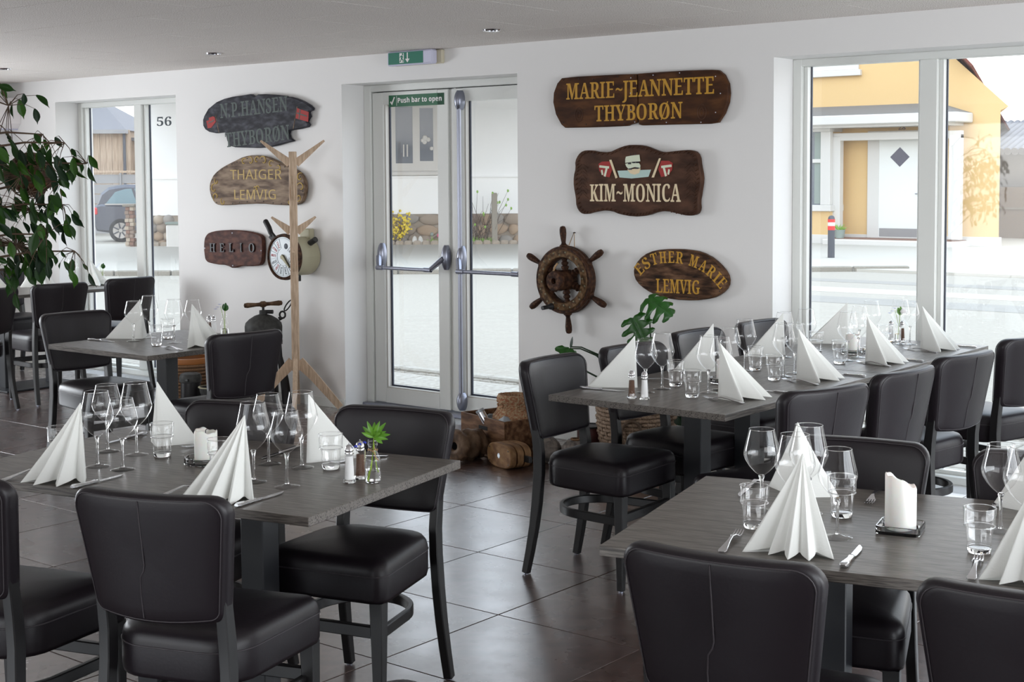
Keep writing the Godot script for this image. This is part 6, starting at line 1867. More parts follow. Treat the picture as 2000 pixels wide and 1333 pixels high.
func leaflet(length: float, width: float, cup: float, tip := 0.0) -> ArrayMesh:  # base at the origin, tip along +y
	var s := S(1)
	grid(s, 4, 7, func(a, b):
		var w: float = width * pow(sin(PI * minf(1, b * 0.93 + 0.05)), 0.85) * (1 - tip * smoothstep(0.62, 0.92, b))
		var x: float = (a - 0.5) * 2
		return Vector3(x * w / 2, b * length, absf(x) * w * cup - 0.12 * length * b * b))
	return fin(s)

func view_basis(turn := YAW) -> Array:
	return [Vector3(cos(turn), 0, -sin(turn)), Vector3.UP, Vector3(sin(turn), 0, cos(turn))]

func sprigs(at: Vector2) -> void:
	var v := view_basis()
	var l := thing("lupin_leaf", "green star shaped leaf standing in the front left table's bottle", "leaf", Vector3(at.x, TOP + 0.007, at.y), YAW)
	part("leaf_stalk", tub([Vector3(-0.011, 0.0, 0.002), Vector3(-0.006, 0.03, 0.001), Vector3(0.0, 0.07, 0), Vector3(0.003, 0.105, 0.0), Vector3(0.004, 0.12, 0.0)], [0.0026, 0.0024, 0.0018, 0.0015, 0.0015], 8), M.stem_green, l)
	part("leaf_stalk", tub([Vector3(0.013, 0.022, 0.004), Vector3(0.009, 0.05, 0.002), Vector3(0.004, 0.1, 0.0)], [0.0016, 0.0014, 0.0012], 6), M.stem_green, l)
	var k := 0
	for q in [[-62, 0.034, 0.5], [-48, 0.039, -0.2], [-22, 0.042, 0.1], [0, 0.038, -0.4], [20, 0.042, 0.2], [40, 0.044, 0.0], [62, 0.036, 0.5], [82, 0.04, 0.1], [97, 0.038, 0.5], [128, 0.028, 0.3], [-5, 0.022, 0.9], [58, 0.026, 0.9]]:
		var d := Vector3(sin(deg_to_rad(q[0])), cos(deg_to_rad(q[0])), q[2]).normalized()
		var z := (Vector3(0, 0.25, 1) - d * d.dot(Vector3(0, 0.25, 1))).normalized()
		part("leaflet", leaflet(q[1] * 1.15, 0.0125, 0.22), M.lupin, l, Transform3D(Basis(d.cross(z), d, z), Vector3(0.004, 0.12 + 0.0004 * k, 0.0)))
		k += 1
	var f := thing("scilla_sprig", "blue scilla flowers hanging over the front left table's bottle", "flower", Vector3(at.x, TOP + 0.03, at.y), YAW)
	part("flower_stalk", tub([Vector3(0.005, 0.0, 0.002), Vector3(0.0, 0.06, 0.003), Vector3(-0.006, 0.09, 0.004), Vector3(-0.018, 0.0965, 0.005), Vector3(-0.035, 0.09, 0.006), Vector3(-0.046, 0.083, 0.007)], 0.0008, 5), M.wick, f)
	for q in [[-0.022, 0.088, 0.3], [-0.036, 0.083, -0.2], [-0.047, 0.077, 0.1]]:
		var s := S()
		for i in 6:
			var a := TAU * i / 6
			var d := Vector3(cos(a) * 0.75, -0.55, sin(a) * 0.75).normalized()
			var b := Basis(Vector3(-sin(a), 0, cos(a)), d, Vector3(-sin(a), 0, cos(a)).cross(d))
			s.append_from(leaflet(0.0105, 0.0042, 0.1), 0, Transform3D(b, Vector3(q[0], q[1], 0.006)))
		part("blossom", s.commit(), M.blue, f)

func candle(label: String, at: Vector2, r: float, h: float, base: float, slant: float, turn: float) -> void:
	var t := thing("candle", label, "candle", Vector3(at.x, TOP + base, at.y), turn)
	var s := S()
	var n := 40
	var hz := func(a: float) -> float: return h + slant * (-cos(a)) + 0.003 * sin(a * 3 + 1) + 0.002 * sin(a * 7)
	for i in n:
		var a0 := TAU * i / n
		var a1 := TAU * (i + 1) / n
		var c := func(a: float, rr: float, y: float) -> Vector3: return Vector3(cos(a) * rr, y, -sin(a) * rr)
		s.set_smooth_group(1)
		quad(s, c.call(a0, r, 0.0), c.call(a1, r, 0.0), c.call(a1, r, hz.call(a1) - 0.004), c.call(a0, r, hz.call(a0) - 0.004))
		quad(s, c.call(a0, r, hz.call(a0) - 0.004), c.call(a1, r, hz.call(a1) - 0.004), c.call(a1, r * 0.95, hz.call(a1)), c.call(a0, r * 0.95, hz.call(a0)))
		quad(s, c.call(a0, r * 0.95, hz.call(a0)), c.call(a1, r * 0.95, hz.call(a1)), c.call(a1, r * 0.84, hz.call(a1) - 0.003), c.call(a0, r * 0.84, hz.call(a0) - 0.003))
		quad(s, c.call(a0, r * 0.84, hz.call(a0) - 0.003), c.call(a1, r * 0.84, hz.call(a1) - 0.003), c.call(a1, r * 0.5, h * 0.8 + hz.call(a1) * 0.2 - 0.009), c.call(a0, r * 0.5, h * 0.8 + hz.call(a0) * 0.2 - 0.009))
		tri(s, c.call(a0, r * 0.5, h * 0.8 + hz.call(a0) * 0.2 - 0.009), c.call(a1, r * 0.5, h * 0.8 + hz.call(a1) * 0.2 - 0.009), Vector3(0, h - 0.01, 0))
		s.set_smooth_group(2)
		tri(s, Vector3.ZERO, c.call(a1, r, 0.0), c.call(a0, r, 0.0))
	part("wax_body", fin(s), M.wax, t)
	part("wick", tub([Vector3(0, h - 0.012, 0), Vector3(0, h, 0), Vector3(0.003, h + 0.004, 0), Vector3(0.006, h + 0.003, 0)], 0.0011, 6), M.wick, t)

func candle_dish(label: String, at: Vector2, turn: float, square: bool, w: float) -> void:
	var t := thing("candle_dish", label, "candle holder", Vector3(at.x, TOP, at.y), turn)
	var s := S()
	var levels := []
	var outer := rounded(w / 2, -w / 2, w / 2, w / 2, 0.012, 0.012, 4) if square else ngon(32, w / 2, w / 2)
	for q in [[0.9, 0.0], [0.985, 0.001], [1.0, 0.004], [1.0, 0.018], [0.985, 0.0205], [0.93, 0.0205], [0.9, 0.018], [0.86, 0.0075], [0.4, 0.007]]:
		var l := []
		var k := 0
		for p in outer:
			var wav: float = 1.0 if square else 1.0 + 0.018 * cos(k * TAU / 32 * 16)
			l.append(Vector3(p.x * q[0] * wav, q[1], -p.y * q[0] * wav))
			k += 1
		levels.append(l)
	rings(s, levels)
	part("glass_dish", fin(s), M.glass, t)

func lay(proto: Node3D, called: String, label: String, cat: String, a: Vector2, b: Vector2, group: String, lift := 0.0) -> void:  # cutlery from the handle end a to the tip b
	var d := b - a
	copy(proto, called, label, cat, Vector3((a.x + b.x) / 2, TOP + lift, (a.y + b.y) / 2), atan2(-d.x, -d.y), group)

func table_things() -> void:
	var big := glass_proto(true)
	var small := glass_proto(false)
	for q in [
		[-3.613, 4.414, 1, "large wine glass half behind the leftmost pleated napkin, front left table"],
		[-3.788, 4.254, 0, "small wine glass on the far left back of the front left table"],
		[-3.515, 4.396, 0, "small wine glass above the left knife, nearest of the left cluster, front left table"],
		[-3.670, 4.232, 1, "large wine glass before the back left napkin on the front left table"],
		[-3.075, 4.274, 1, "large wine glass touching the near middle pleated napkin, front left table"],
		[-3.234, 4.078, 0, "small wine glass at the back of the right cluster, front left table"],
		[-2.955, 4.258, 0, "small wine glass nearest the table's right knife, front left table"],
		[-3.114, 4.055, 1, "large wine glass before the back right napkin, front left table"],
		[-1.768, 3.719, 0, "small wine glass leftmost on the front right table, behind a tumbler"],
		[-1.631, 3.802, 1, "large wine glass half behind the near napkin, front right table"],
		[-1.663, 3.666, 1, "large wine glass with the back napkin showing through, front right table"],
		[-1.497, 3.843, 0, "small wine glass right of the near napkin, front right table"],
		[-1.212, 3.557, 0, "small wine glass behind the right tumbler, front right table"],
		[-1.129, 3.632, 1, "large wine glass cut by the right picture edge, front right table"],
		[-3.109, 2.225, 0, "small wine glass behind the salt shaker, long table"],
		[-3.108, 2.107, 1, "large wine glass before the monstera leaves, long table"],
		[-2.903, 2.089, 1, "large wine glass left of the nearest right hand napkin, long table"],
		[-2.905, 1.991, 0, "small wine glass peeking out behind the nearest right hand napkin, long table"],
		[-3.052, 1.669, 0, "small wine glass behind the hidden candle near the middle of the long table"],
		[-3.103, 1.451, 1, "large wine glass before the third wall side chair, long table"],
		[-2.884, 1.507, 1, "large wine glass left of the second right hand napkin, long table"],
		[-2.891, 1.395, 0, "small wine glass just behind the second right hand napkin, long table"],
		[-3.118, 0.851, 1, "large wine glass before the window's left post, long table"],
		[-3.19, 0.93, 0, "small wine glass beside the third wall side napkin, long table"],
		[-2.896, 0.873, 1, "large wine glass left of the third right hand napkin, long table"],
		[-2.905, 0.742, 0, "small wine glass just behind the third right hand napkin, long table"],
		[-3.053, 0.281, 1, "large wine glass before the fourth wall side napkin, long table"],
		[-3.046, 0.431, 0, "small wine glass farther back at the far candle, long table"],
		[-2.963, 0.136, 1, "large wine glass before the far pepper shaker, long table"],
		[-2.920, 0.118, 0, "small wine glass with flowers seen through it, far end of the long table"],
		[-6.246, 2.344, 0, "small wine glass at the near left of the small square table"],
		[-6.316, 2.190, 1, "large wine glass in front of the far left chair back, small square table"],
		[-6.013, 2.260, 1, "large wine glass in the middle of the small square table"],
		[-6.044, 2.112, 0, "small wine glass behind the right napkin, small square table"],
		[-9.72, 0.36, 1, "wine glass on the far corner table behind the fig leaves"],
	]:
		copy(big if q[2] == 1 else small, "wine_glass", q[3], "wine glass", Vector3(q[0], TOP, q[1]), rng.randf() * TAU, "wine glasses on the laid tables")
	big.free()
	small.free()
	var tum := tumbler_proto()
	for q in [
		[-3.586, 4.199, "tumbler before the back left napkin on the front left table"],
		[-3.785, 4.429, "tumbler mostly hidden behind the leftmost napkin, front left table"],
		[-3.034, 4.013, "tumbler beside the shakers on the front left table"],
		[-3.234, 4.264, "tumbler mostly hidden behind the near middle napkin, front left table"],
		[-1.699, 3.880, "tumbler left of the near napkin on the front right table"],
		[-1.580, 3.648, "tumbler behind the small wine glass on the front right table"],
		[-1.181, 3.774, "tumbler behind the right fork on the front right table"],
		[-3.110, 2.004, "tumbler second from the near left end of the long table"],
		[-2.900, 2.216, "tumbler nearest us on the long table, beside a fork"],
		[-3.083, 1.395, "tumbler behind the tall glass in the middle of the long table"],
		[-2.869, 1.618, "tumbler left of the second right hand napkin on the long table"],
		[-3.141, 0.700, "tumbler by the window post on the long table"],
		[-2.881, 0.983, "tumbler left of the third right hand napkin on the long table"],
		[-3.007, 0.225, "tumbler at the window end of the long table"],
		[-5.996, 2.387, "tumbler nearest us on the small square table"],
		[-6.215, 2.147, "tumbler behind the nearer tumbler on the small square table"],
	]:
		copy(tum, "tumbler", q[2], "tumbler", Vector3(q[0], TOP, q[1]), rng.randf() * TAU, "water tumblers on the laid tables")
	tum.free()
	# napkins
	napkin("white pleated napkin leftmost on the front left table", Vector2(-3.508, 4.534), v2([-3.595, 4.69, -3.535, 4.685, -3.465, 4.655, -3.43, 4.585]), 0.218)
	napkin("white pleated napkin near the middle of the front left table", Vector2(-2.945, 4.408), v2([-3.035, 4.585, -2.985, 4.575, -2.938, 4.558, -2.9, 4.512, -2.882, 4.44]), 0.222)
	napkin("plain sided napkin at the back left of the front left table", Vector2(-3.735, 4.105), v2([-3.665, 3.985, -3.73, 3.97, -3.8, 3.985, -3.83, 4.06]), 0.208)
	napkin("plain sided napkin at the back right of the front left table", Vector2(-3.152, 3.995), v2([-3.08, 3.83, -3.14, 3.83, -3.2, 3.85, -3.235, 3.92]), 0.207)
	napkin("white pleated napkin in front on the front right table", Vector2(-1.502, 4.008), v2([-1.612, 4.1, -1.55, 4.085, -1.495, 4.095, -1.452, 4.075, -1.41, 4.03]), 0.226)
	napkin("napkin behind the near one on the front right table, seen through glasses", Vector2(-1.772, 3.52), v2([-1.9, 3.445, -1.84, 3.39, -1.76, 3.38, -1.68, 3.45]), 0.2)
	napkin("white pleated napkin cut by the right picture edge", Vector2(-1.0, 3.93), v2([-1.105, 3.99, -1.055, 4.0, -0.985, 4.0, -0.93, 3.97, -0.9, 3.91]), 0.225)
	napkin("napkin at the back of the front right table, cut by the right picture edge", Vector2(-1.2, 3.32), v2([-1.33, 3.3, -1.28, 3.23, -1.2, 3.2, -1.12, 3.25]), 0.21)
	for i in 4:
		var z: float = [2.14, 1.545, 0.925, 0.268][i]
		var d: float = [1.0, 0.86, 0.86, 0.95][i]
		napkin("plain sided napkin %s on the wall side of the long table" % ["nearest us", "second from us", "third from us", "nearest the window"][i], Vector2(-3.21 + 0.01 * i, z), v2([-3.21 - 0.17 * d, z + 0.115 * d, -3.21 - 0.18 * d, z + 0.03, -3.21 - 0.165 * d, z - 0.06, -3.21 - 0.1, z - 0.11]), 0.209)
		z = [2.186, 1.556, 0.902, 0.291][i]
		napkin("pleated napkin %s on the right side of the long table" % ["nearest us", "second from us", "third from us", "farthest from us"][i], Vector2(-2.804 + 0.004 * i, z), v2([-2.672, z + 0.035, -2.632, z - 0.07, -2.645, z - 0.15, -2.7, z - 0.17]), 0.213)
	napkin("plain sided napkin on the left of the small square table", Vector2(-6.31, 2.245), v2([-6.475, 2.365, -6.48, 2.27, -6.46, 2.18, -6.4, 2.14]), 0.211)
	napkin("pleated napkin on the right of the small square table", Vector2(-5.835, 2.29), v2([-5.755, 2.385, -5.705, 2.3, -5.71, 2.2, -5.76, 2.13]), 0.214)
	napkin("pleated napkin at the right end of the far corner table", Vector2(-9.84, 0.12), v2([-9.74, 0.22, -9.66, 0.15, -9.645, 0.05, -9.7, -0.02 + 0.07]), 0.212)
	napkin("napkin in the middle of the far corner table, behind fig leaves", Vector2(-9.62, 0.72), v2([-9.55, 0.82, -9.47, 0.74, -9.46, 0.65, -9.5, 0.6]), 0.212)
	napkin("napkin at the left end of the far corner table, behind fig leaves", Vector2(-9.63, 1.13), v2([-9.56, 1.22, -9.48, 1.15, -9.47, 1.06, -9.5, 1.0]), 0.212)
	napkin("napkin on the wall side of the far corner table", Vector2(-9.98, 0.5), v2([-10.08, 0.6, -10.15, 0.52, -10.15, 0.42, -10.1, 0.36]), 0.212)
	# cutlery: knives, then forks; handle end, tip
	var kn := knife_proto()
	for q in [
		[-3.408, 4.643, -3.447, 4.408, "knife right of the leftmost napkin, front left table"],
		[-2.871, 4.510, -2.908, 4.279, "knife right of the near middle napkin, front left table"],
		[-3.935, 4.005, -3.885, 4.22, "knife left of the back left napkin, front left table"],
		[-3.345, 3.86, -3.30, 4.075, "knife behind the right glass cluster, front left table"],
		[-1.366, 4.085, -1.422, 3.855, "knife before the square candle dish, front right table"],
		[-1.945, 3.42, -1.885, 3.655, "knife at the far left back of the front right table"],
		[-1.33, 3.23, -1.285, 3.46, "knife behind the right tumbler, front right table"],
		[-2.605, 1.93, -2.84, 1.915, "knife right of the nearest right hand napkin, long table"],
		[-2.60, 1.325, -2.83, 1.315, "knife right of the second right hand napkin, long table"],
		[-2.60, 0.72, -2.83, 0.70, "knife right of the third right hand napkin, long table"],
		[-2.60, 0.075, -2.83, 0.07, "knife at the far right corner of the long table"],
		[-3.375, 2.29, -3.15, 2.262, "knife under the nearest wall side napkin, long table"],
		[-6.49, 2.45, -6.26, 2.43, "knife before the left napkin, small square table"],
	]:
		lay(kn, "table_knife", q[4], "knife", Vector2(q[0], q[1]), Vector2(q[2], q[3]), "table knives")
	kn.free()
	var fk := fork_proto()
	for q in [
		[-3.65, 4.70, -3.70, 4.515, "fork left of the leftmost napkin, front left table"],
		[-3.115, 4.575, -3.16, 4.385, "fork left of the near middle napkin, front left table"],
		[-3.60, 3.90, -3.645, 4.085, "fork at the candle before the back left napkin, front left table"],
		[-3.035, 3.79, -3.09, 3.965, "fork behind the tumbler by the shakers, front left table"],
		[-1.642, 4.128, -1.70, 3.945, "fork left of the near napkin, front right table"],
		[-1.112, 4.0, -1.165, 3.815, "fork before the right tumbler, front right table"],
		[-1.63, 3.32, -1.575, 3.505, "fork behind the square candle, front right table"],
		[-2.665, 2.247, -2.85, 2.215, "fork beside the nearest right hand napkin, long table"],
		[-2.655, 1.655, -2.84, 1.60, "fork beside the second right hand napkin, long table"],
		[-2.655, 0.96, -2.84, 0.905, "fork beside the third right hand napkin, long table"],
		[-2.685, 0.365, -2.87, 0.315, "fork beside the farthest right hand napkin, long table"],
		[-3.30, 1.94, -3.13, 1.93, "fork before the second wall side napkin, long table"],
		[-5.71, 2.455, -5.90, 2.43, "fork before the right napkin, small square table"],
	]:
		lay(fk, "fork", q[4], "fork", Vector2(q[0], q[1]), Vector2(q[2], q[3]), "forks")
	fk.free()
	# shakers, candles, flowers
	shaker(true, "salt shaker left of the flower bottle on the front left table", Vector2(-2.854, 4.115), "salt shakers")
	shaker(false, "pepper shaker behind the flower bottle on the front left table", Vector2(-2.868, 4.058), "pepper shakers")
	shaker(true, "salt shaker at the near end of the long table", Vector2(-3.015, 2.375), "salt shakers")
	shaker(false, "pepper shaker at the near end of the long table", Vector2(-3.069, 2.382), "pepper shakers")
	shaker(false, "pepper shaker at the window end of the long table", Vector2(-3.0, 0.03), "pepper shakers")
	shaker(true, "salt shaker at the window end of the long table", Vector2(-3.05, 0.05), "salt shakers")
	shaker(false, "pepper shaker behind the right napkin, small square table", Vector2(-6.15, 1.919), "pepper shakers")
	shaker(true, "salt shaker beside the small vase on the small square table", Vector2(-6.105, 1.925), "salt shakers")
	candle_dish("round clear glass dish under the candle on the front left table", Vector2(-3.396, 4.183), 0.3, false, 0.13)
	candle("short white pillar candle on the front left table", Vector2(-3.396, 4.183), 0.0345, 0.092, 0.0075, 0.003, 0.6)
	candle_dish("square clear glass dish under the slanted candle", Vector2(-1.402, 3.70), 0.25, true, 0.104)
	candle("white pillar candle with a slanted burnt top on the front right table", Vector2(-1.402, 3.70), 0.037, 0.118, 0.0075, 0.017, YAW)
	candle_dish("round glass dish half hidden behind the nearest right hand napkin, long table", Vector2(-3.0, 1.80), 0.3, false, 0.13)
	candle("white candle half hidden behind the nearest right hand napkin, long table", Vector2(-3.0, 1.80), 0.034, 0.085, 0.0075, 0.003, 0.6)
	candle_dish("round glass dish at the far half of the long table", Vector2(-2.999, 0.60), 0.3, false, 0.12)
	candle("white candle seen through glasses on the far half of the long table", Vector2(-2.999, 0.60), 0.034, 0.085, 0.0075, 0.003, 0.6)
	flower_bottle("small clear bottle with raffia tie and paper tag on the front left table", Vector2(-2.806, 4.07))
	sprigs(Vector2(-2.806, 4.07))
	flower_bottle("small flower bottle on the small square table", Vector2(-6.075, 1.875), 1.0, false)
	little_flowers(Vector2(-6.075, 1.875), "blue flowers and green leaf in the small square table's bottle", true)
	flower_bottle("small flower bottle at the window end of the long table", Vector2(-3.03, 0.0), 1.0, false)
	little_flowers(Vector2(-3.03, 0.0), "white blossom and green leaf at the window end of the long table", false)
	flower_bottle("small flower bottle on the far corner table before the window", Vector2(-9.72, 0.08), 1.0, false)
	little_flowers(Vector2(-9.72, 0.08), "blue flowers on the far corner table before the window", true)

func little_flowers(at: Vector2, label: String, blue: bool) -> void:
	var f := thing("flower_sprig", label, "flower", Vector3(at.x, TOP + 0.008, at.y), YAW)
	part("stalk", tub([Vector3(0.004, 0, 0), Vector3(0.002, 0.06, 0), Vector3(0.004, 0.14, 0)], 0.0016, 6), M.stem_green, f)
	part("stalk", tub([Vector3(-0.004, 0, 0), Vector3(-0.002, 0.07, 0), Vector3(-0.02, 0.15, 0)], 0.0012, 6), M.stem_green, f)
	for q in [[0.1, 0.045], [-0.25, 0.04], [0.5, 0.034]]:
		part("green_leaf", leaflet(q[1], 0.022, 0.2), M.monstera if blue else M.lupin, f, Transform3D(Basis(Vector3(0, 0, 1), -q[0]) * Basis(Vector3.UP, q[0]), Vector3(0.004, 0.125, 0)))
	for q in [[-0.024, 0.16], [-0.036, 0.145], [-0.046, 0.135]]:
		var s := S()
		for i in 6:
			var a := TAU * i / 6
			var d := Vector3(cos(a) * 0.8, 0.2, sin(a) * 0.8).normalized()
			var b := Basis(Vector3(-sin(a), 0, cos(a)), d, Vector3(-sin(a), 0, cos(a)).cross(d))
			s.append_from(leaflet(0.013, 0.006, 0.1), 0, Transform3D(b, Vector3(q[0], q[1], 0)))
		part("blossom", s.commit(), M.blue, f)
	if not blue:
		var s := S()
		blob(s, Vector3(0.02, 0.145, 0.01), Vector3(0.018, 0.014, 0.018), 10, 6, 1, 0.3, 3)
		part("white_blossom", fin(s), M.sign_white, f)

# ---------------------------------------------------------------- weeping fig at the left edge
const FIG_LEAVES := [[-0.036, 1.896, 0.013, 1.856], [-0.061, 1.899, -0.061, 1.855], [-0.090, 1.881, -0.080, 1.813], [-0.047, 1.851, -0.035, 1.797], [-0.113, 1.866, -0.113, 1.815], [-0.125, 1.922, -0.066, 1.906], [-0.130, 1.920, -0.131, 1.884], [-0.145, 1.871, -0.133, 1.832], [-0.131, 1.828, -0.120, 1.789], [-0.154, 1.808, -0.118, 1.801], [-0.154, 1.791, -0.130, 1.782], [-0.154, 1.772, -0.138, 1.753], [-0.153, 1.958, -0.143, 1.937], [0.056, 1.749, 0.082, 1.713], [0.086, 1.711, 0.109, 1.680], [0.129, 1.688, 0.158, 1.637], [0.171, 1.647, 0.196, 1.591], [0.120, 1.677, 0.129, 1.611], [0.076, 1.687, 0.099, 1.644], [-0.046, 1.723, -0.023, 1.697], [0.004, 1.759, 0.030, 1.723], [0.000, 1.743, 0.018, 1.700], [-0.023, 1.733, 0.007, 1.690], [-0.092, 1.743, -0.062, 1.697], [-0.125, 1.757, -0.105, 1.739], [0.056, 1.637, 0.079, 1.601], [0.089, 1.631, 0.099, 1.598], [-0.029, 1.618, 0.004, 1.555], [0.043, 1.608, 0.063, 1.578], [0.056, 1.575, 0.073, 1.539], [-0.036, 1.657, -0.023, 1.621], [0.030, 1.723, 0.043, 1.677], [0.017, 1.687, 0.030, 1.637], [0.043, 1.680, 0.056, 1.634], [0.069, 1.664, 0.086, 1.614], [0.030, 1.644, 0.043, 1.605], [-0.010, 1.657, -0.006, 1.614], [-0.148, 1.743, -0.125, 1.730], [-0.161, 1.917, -0.148, 1.884], [-0.141, 1.917, -0.121, 1.884], [0.119, 1.490, 0.153, 1.439], [0.082, 1.498, 0.102, 1.455], [0.105, 1.455, 0.132, 1.403], [0.076, 1.469, 0.087, 1.396], [0.061, 1.441, 0.082, 1.399], [0.043, 1.485, 0.055, 1.441], [0.030, 1.439, 0.063, 1.396], [0.027, 1.383, 0.055, 1.330], [0.064, 1.363, 0.078, 1.335], [0.089, 1.330, 0.109, 1.291], [0.115, 1.314, 0.132, 1.288], [0.096, 1.281, 0.092, 1.228], [0.138, 1.281, 0.163, 1.233], [0.109, 1.304, 0.119, 1.255], [0.030, 1.324, 0.038, 1.263], [0.063, 1.327, 0.056, 1.268], [0.076, 1.327, 0.073, 1.304], [-0.112, 1.350, -0.102, 1.301], [-0.141, 1.344, -0.105, 1.321], [-0.072, 1.330, -0.089, 1.265], [-0.046, 1.357, -0.039, 1.317], [-0.056, 1.311, -0.039, 1.238], [-0.029, 1.314, -0.026, 1.265], [-0.013, 1.340, -0.006, 1.281], [0.004, 1.340, 0.015, 1.307], [-0.148, 1.311, -0.118, 1.268], [-0.141, 1.278, -0.125, 1.215], [-0.115, 1.281, -0.098, 1.248], [-0.135, 1.209, -0.120, 1.146], [-0.148, 1.209, -0.141, 1.159], [-0.128, 1.393, -0.118, 1.360], [-0.112, 1.393, -0.102, 1.363], [-0.151, 1.403, -0.148, 1.353], [-0.082, 1.406, -0.066, 1.360], [-0.059, 1.409, -0.016, 1.370], [-0.023, 1.396, -0.003, 1.357], [-0.089, 1.396, -0.075, 1.337], [-0.013, 1.455, 0.000, 1.413], [0.007, 1.452, 0.027, 1.399], [0.056, 1.534, 0.073, 1.488], [0.030, 1.534, 0.059, 1.488], [-0.016, 1.505, -0.010, 1.459], [-0.046, 1.498, -0.029, 1.446], [0.017, 1.524, 0.030, 1.455]]
const FIG_CROWN := [-0.181, 1.721, -0.084, 1.747, -0.005, 1.721, 0.012, 1.744, 0.056, 1.721, 0.091, 1.686, 0.091, 1.633, 0.056, 1.607, 0.070, 1.545, 0.060, 1.501, 0.082, 1.449, 0.039, 1.466, 0.021, 1.449, 0.042, 1.396, 0.012, 1.361, -0.005, 1.335, -0.032, 1.291, -0.067, 1.308, -0.102, 1.273, -0.137, 1.265, -0.181, 1.238]

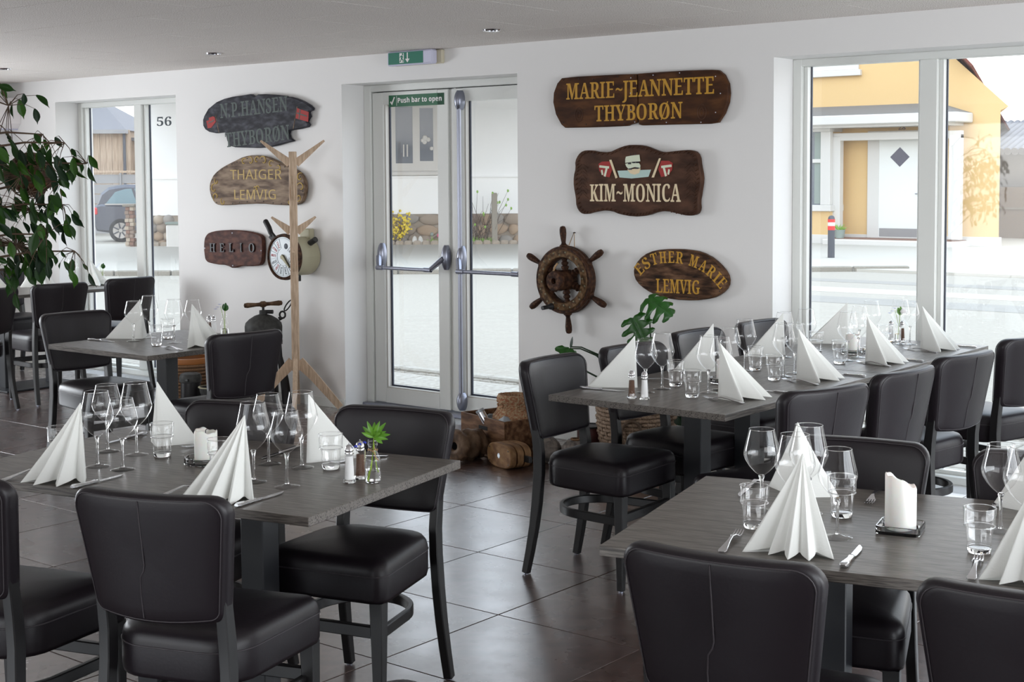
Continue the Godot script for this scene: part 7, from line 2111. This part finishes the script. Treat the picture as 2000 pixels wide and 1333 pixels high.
func fig_tree() -> void:
	var d := 4.9
	var origin := Vector3(0, 0, 6.9266) + Vector3(-sin(YAW), 0, -cos(YAW)) * d - Vector3(cos(YAW), 0, -sin(YAW)) * 1.6
	var v := view_basis()
	var foot := Vector3(-0.62, 0, -0.05)
	var base: Vector3 = origin + v[0] * foot.x
	base.y = 0
	var t := thing("weeping_fig", "large weeping fig with drooping dark green leaves at the left picture edge", "plant", base, YAW)
	var at := func(x: float, y: float, z: float) -> Vector3: return Vector3(x - foot.x, y, z)
	part("pot", lat([Vector2(0, 0), Vector2(0.15, 0), Vector2(0.19, 0.3), Vector2(0.2, 0.3), Vector2(0.2, 0.33), Vector2(0.18, 0.33), Vector2(0.175, 0.29), Vector2(0, 0.29)], 32), M.pot, t)
	part("soil", lat([Vector2(0, 0.3), Vector2(0.175, 0.295)], 24), M.soil, t)
	part("trunk", tub([Vector3(0, 0.28, 0), Vector3(0.02, 0.7, 0.02), Vector3(-0.01, 1.1, 0), Vector3(0.02, 1.5, 0.02), Vector3(0.05, 1.85, 0)], [0.03, 0.026, 0.022, 0.018, 0.01], 10), M.twig, t)
	# branches sweep out from the trunk to where the leaves hang
	var hubs := []
	for q in [[1.95, -0.12, 1.86, -0.02], [1.80, -0.14, 1.80, 0.05], [1.72, 0.0, 1.76, 0.0], [1.66, 0.09, 1.73, 0.05], [1.6, 0.14, 1.66, -0.03], [1.55, -0.05, 1.62, 0.08], [1.5, 0.05, 1.6, -0.08], [1.45, 0.06, 1.52, 0.0], [1.4, -0.06, 1.5, -0.04], [1.35, 0.02, 1.42, 0.05], [1.3, -0.1, 1.38, 0.0], [1.28, 0.1, 1.36, 0.0], [1.2, -0.15, 1.3, 0.05]]:
		var a: Vector3 = at.call(foot.x + 0.02, q[0] - 0.12, 0)
		var b: Vector3 = at.call(q[1], q[2], q[3])
		hubs.append(b)
		part("branch", tub([a, a.lerp(b, 0.45) + Vector3(0, 0.07, q[3]), a.lerp(b, 0.8) + Vector3(0, 0.04, 0), b], [0.007, 0.005, 0.0035, 0.0022], 6), M.twig, t)
	var meshes := []
	for i in 3:
		meshes.append(leaflet(1.0, 0.46 - 0.04 * i, 0.2 + 0.08 * i, 0.72))
	var twigs := S()
	var put := func(p: Vector3, q: Vector3, facing: float, light: int) -> void:
		var y := q - p
		var l := y.length()
		y /= l
		var z := (Vector3(sin(facing), 0.25, cos(facing)) - y * y.dot(Vector3(sin(facing), 0.25, cos(facing)))).normalized()
		part("leaf", meshes[rng.randi() % 3], M.fig[light], t, Transform3D(Basis(y.cross(z) * l, y * l, z * l), p))
		var h: Vector3 = hubs[0]
		for k in hubs:
			if k.distance_to(p) < h.distance_to(p) and k.y > p.y - 0.08:
				h = k
		tube(twigs, [h, h.lerp(p, 0.6) + Vector3(0, 0.012, 0), p], [0.0016, 0.0012, 0.0008], 4, 1, false)
	for q in FIG_LEAVES:
		var z := rng.randf_range(-0.1, 0.1)
		var dz := rng.randf_range(-0.02, 0.02)
		put.call(at.call(q[0], q[1], z), at.call(q[2], q[3], z + dz), rng.randf_range(-0.9, 0.9), [0, 0, 1, 1, 2, 0][rng.randi() % 6])
	var crown := PackedVector2Array(v2(FIG_CROWN))
	var n := 0
	while n < 175:
		var p := Vector2(rng.randf_range(-0.3, 0.1), rng.randf_range(1.2, 1.76))
		if not Geometry2D.is_point_in_polygon(p, crown) and p.x > -0.18:
			continue
		n += 1
		var z := rng.randf_range(-0.16, 0.14)
		var l := rng.randf_range(0.05, 0.078)
		var a := rng.randf_range(-0.75, 0.3)
		put.call(at.call(p.x, p.y, z), at.call(p.x - sin(a) * l, p.y - cos(a) * l, z + rng.randf_range(-0.025, 0.03)), rng.randf_range(-1.2, 1.2), [0, 0, 2, 1, 0, 2][rng.randi() % 6])
	part("twigs", fin(twigs), M.twig, t)
	var ball := thing("twig_ball", "round brown twig ball behind the fig leaves at the left edge", "twig ball", origin + v[0] * -0.16 + Vector3(0, 1.62, 0) - v[2] * 0.35, YAW)
	var s := S(1)
	blob(s, Vector3.ZERO, Vector3(0.08, 0.075, 0.08), 16, 10, 1, 0.2, 5)
	part("core", fin(s), M.wheel_wood, ball)
	s = S()
	for i in 40:
		var ax := Vector3(rng.randf_range(-1, 1), rng.randf_range(-1, 1), rng.randf_range(-1, 1)).normalized()
		var e1 := ax.cross(Vector3(0.3, 0.5, 0.8)).normalized()
		var e2 := ax.cross(e1)
		var st := rng.randf() * TAU
		var pts := []
		for k in 7:
			var a := st + k * 0.3
			pts.append((e1 * cos(a) + e2 * sin(a)) * 0.085)
		tube(s, pts, 0.0022, 4)
	stuff(part("strands", fin(s), M.twig, ball))
	part("hanging_string", tub([Vector3(0, 0.07, 0), Vector3(0.01, 0.12, 0.1), Vector3(0.03, 0.16, 0.3)], 0.0012, 5), M.twig, ball)
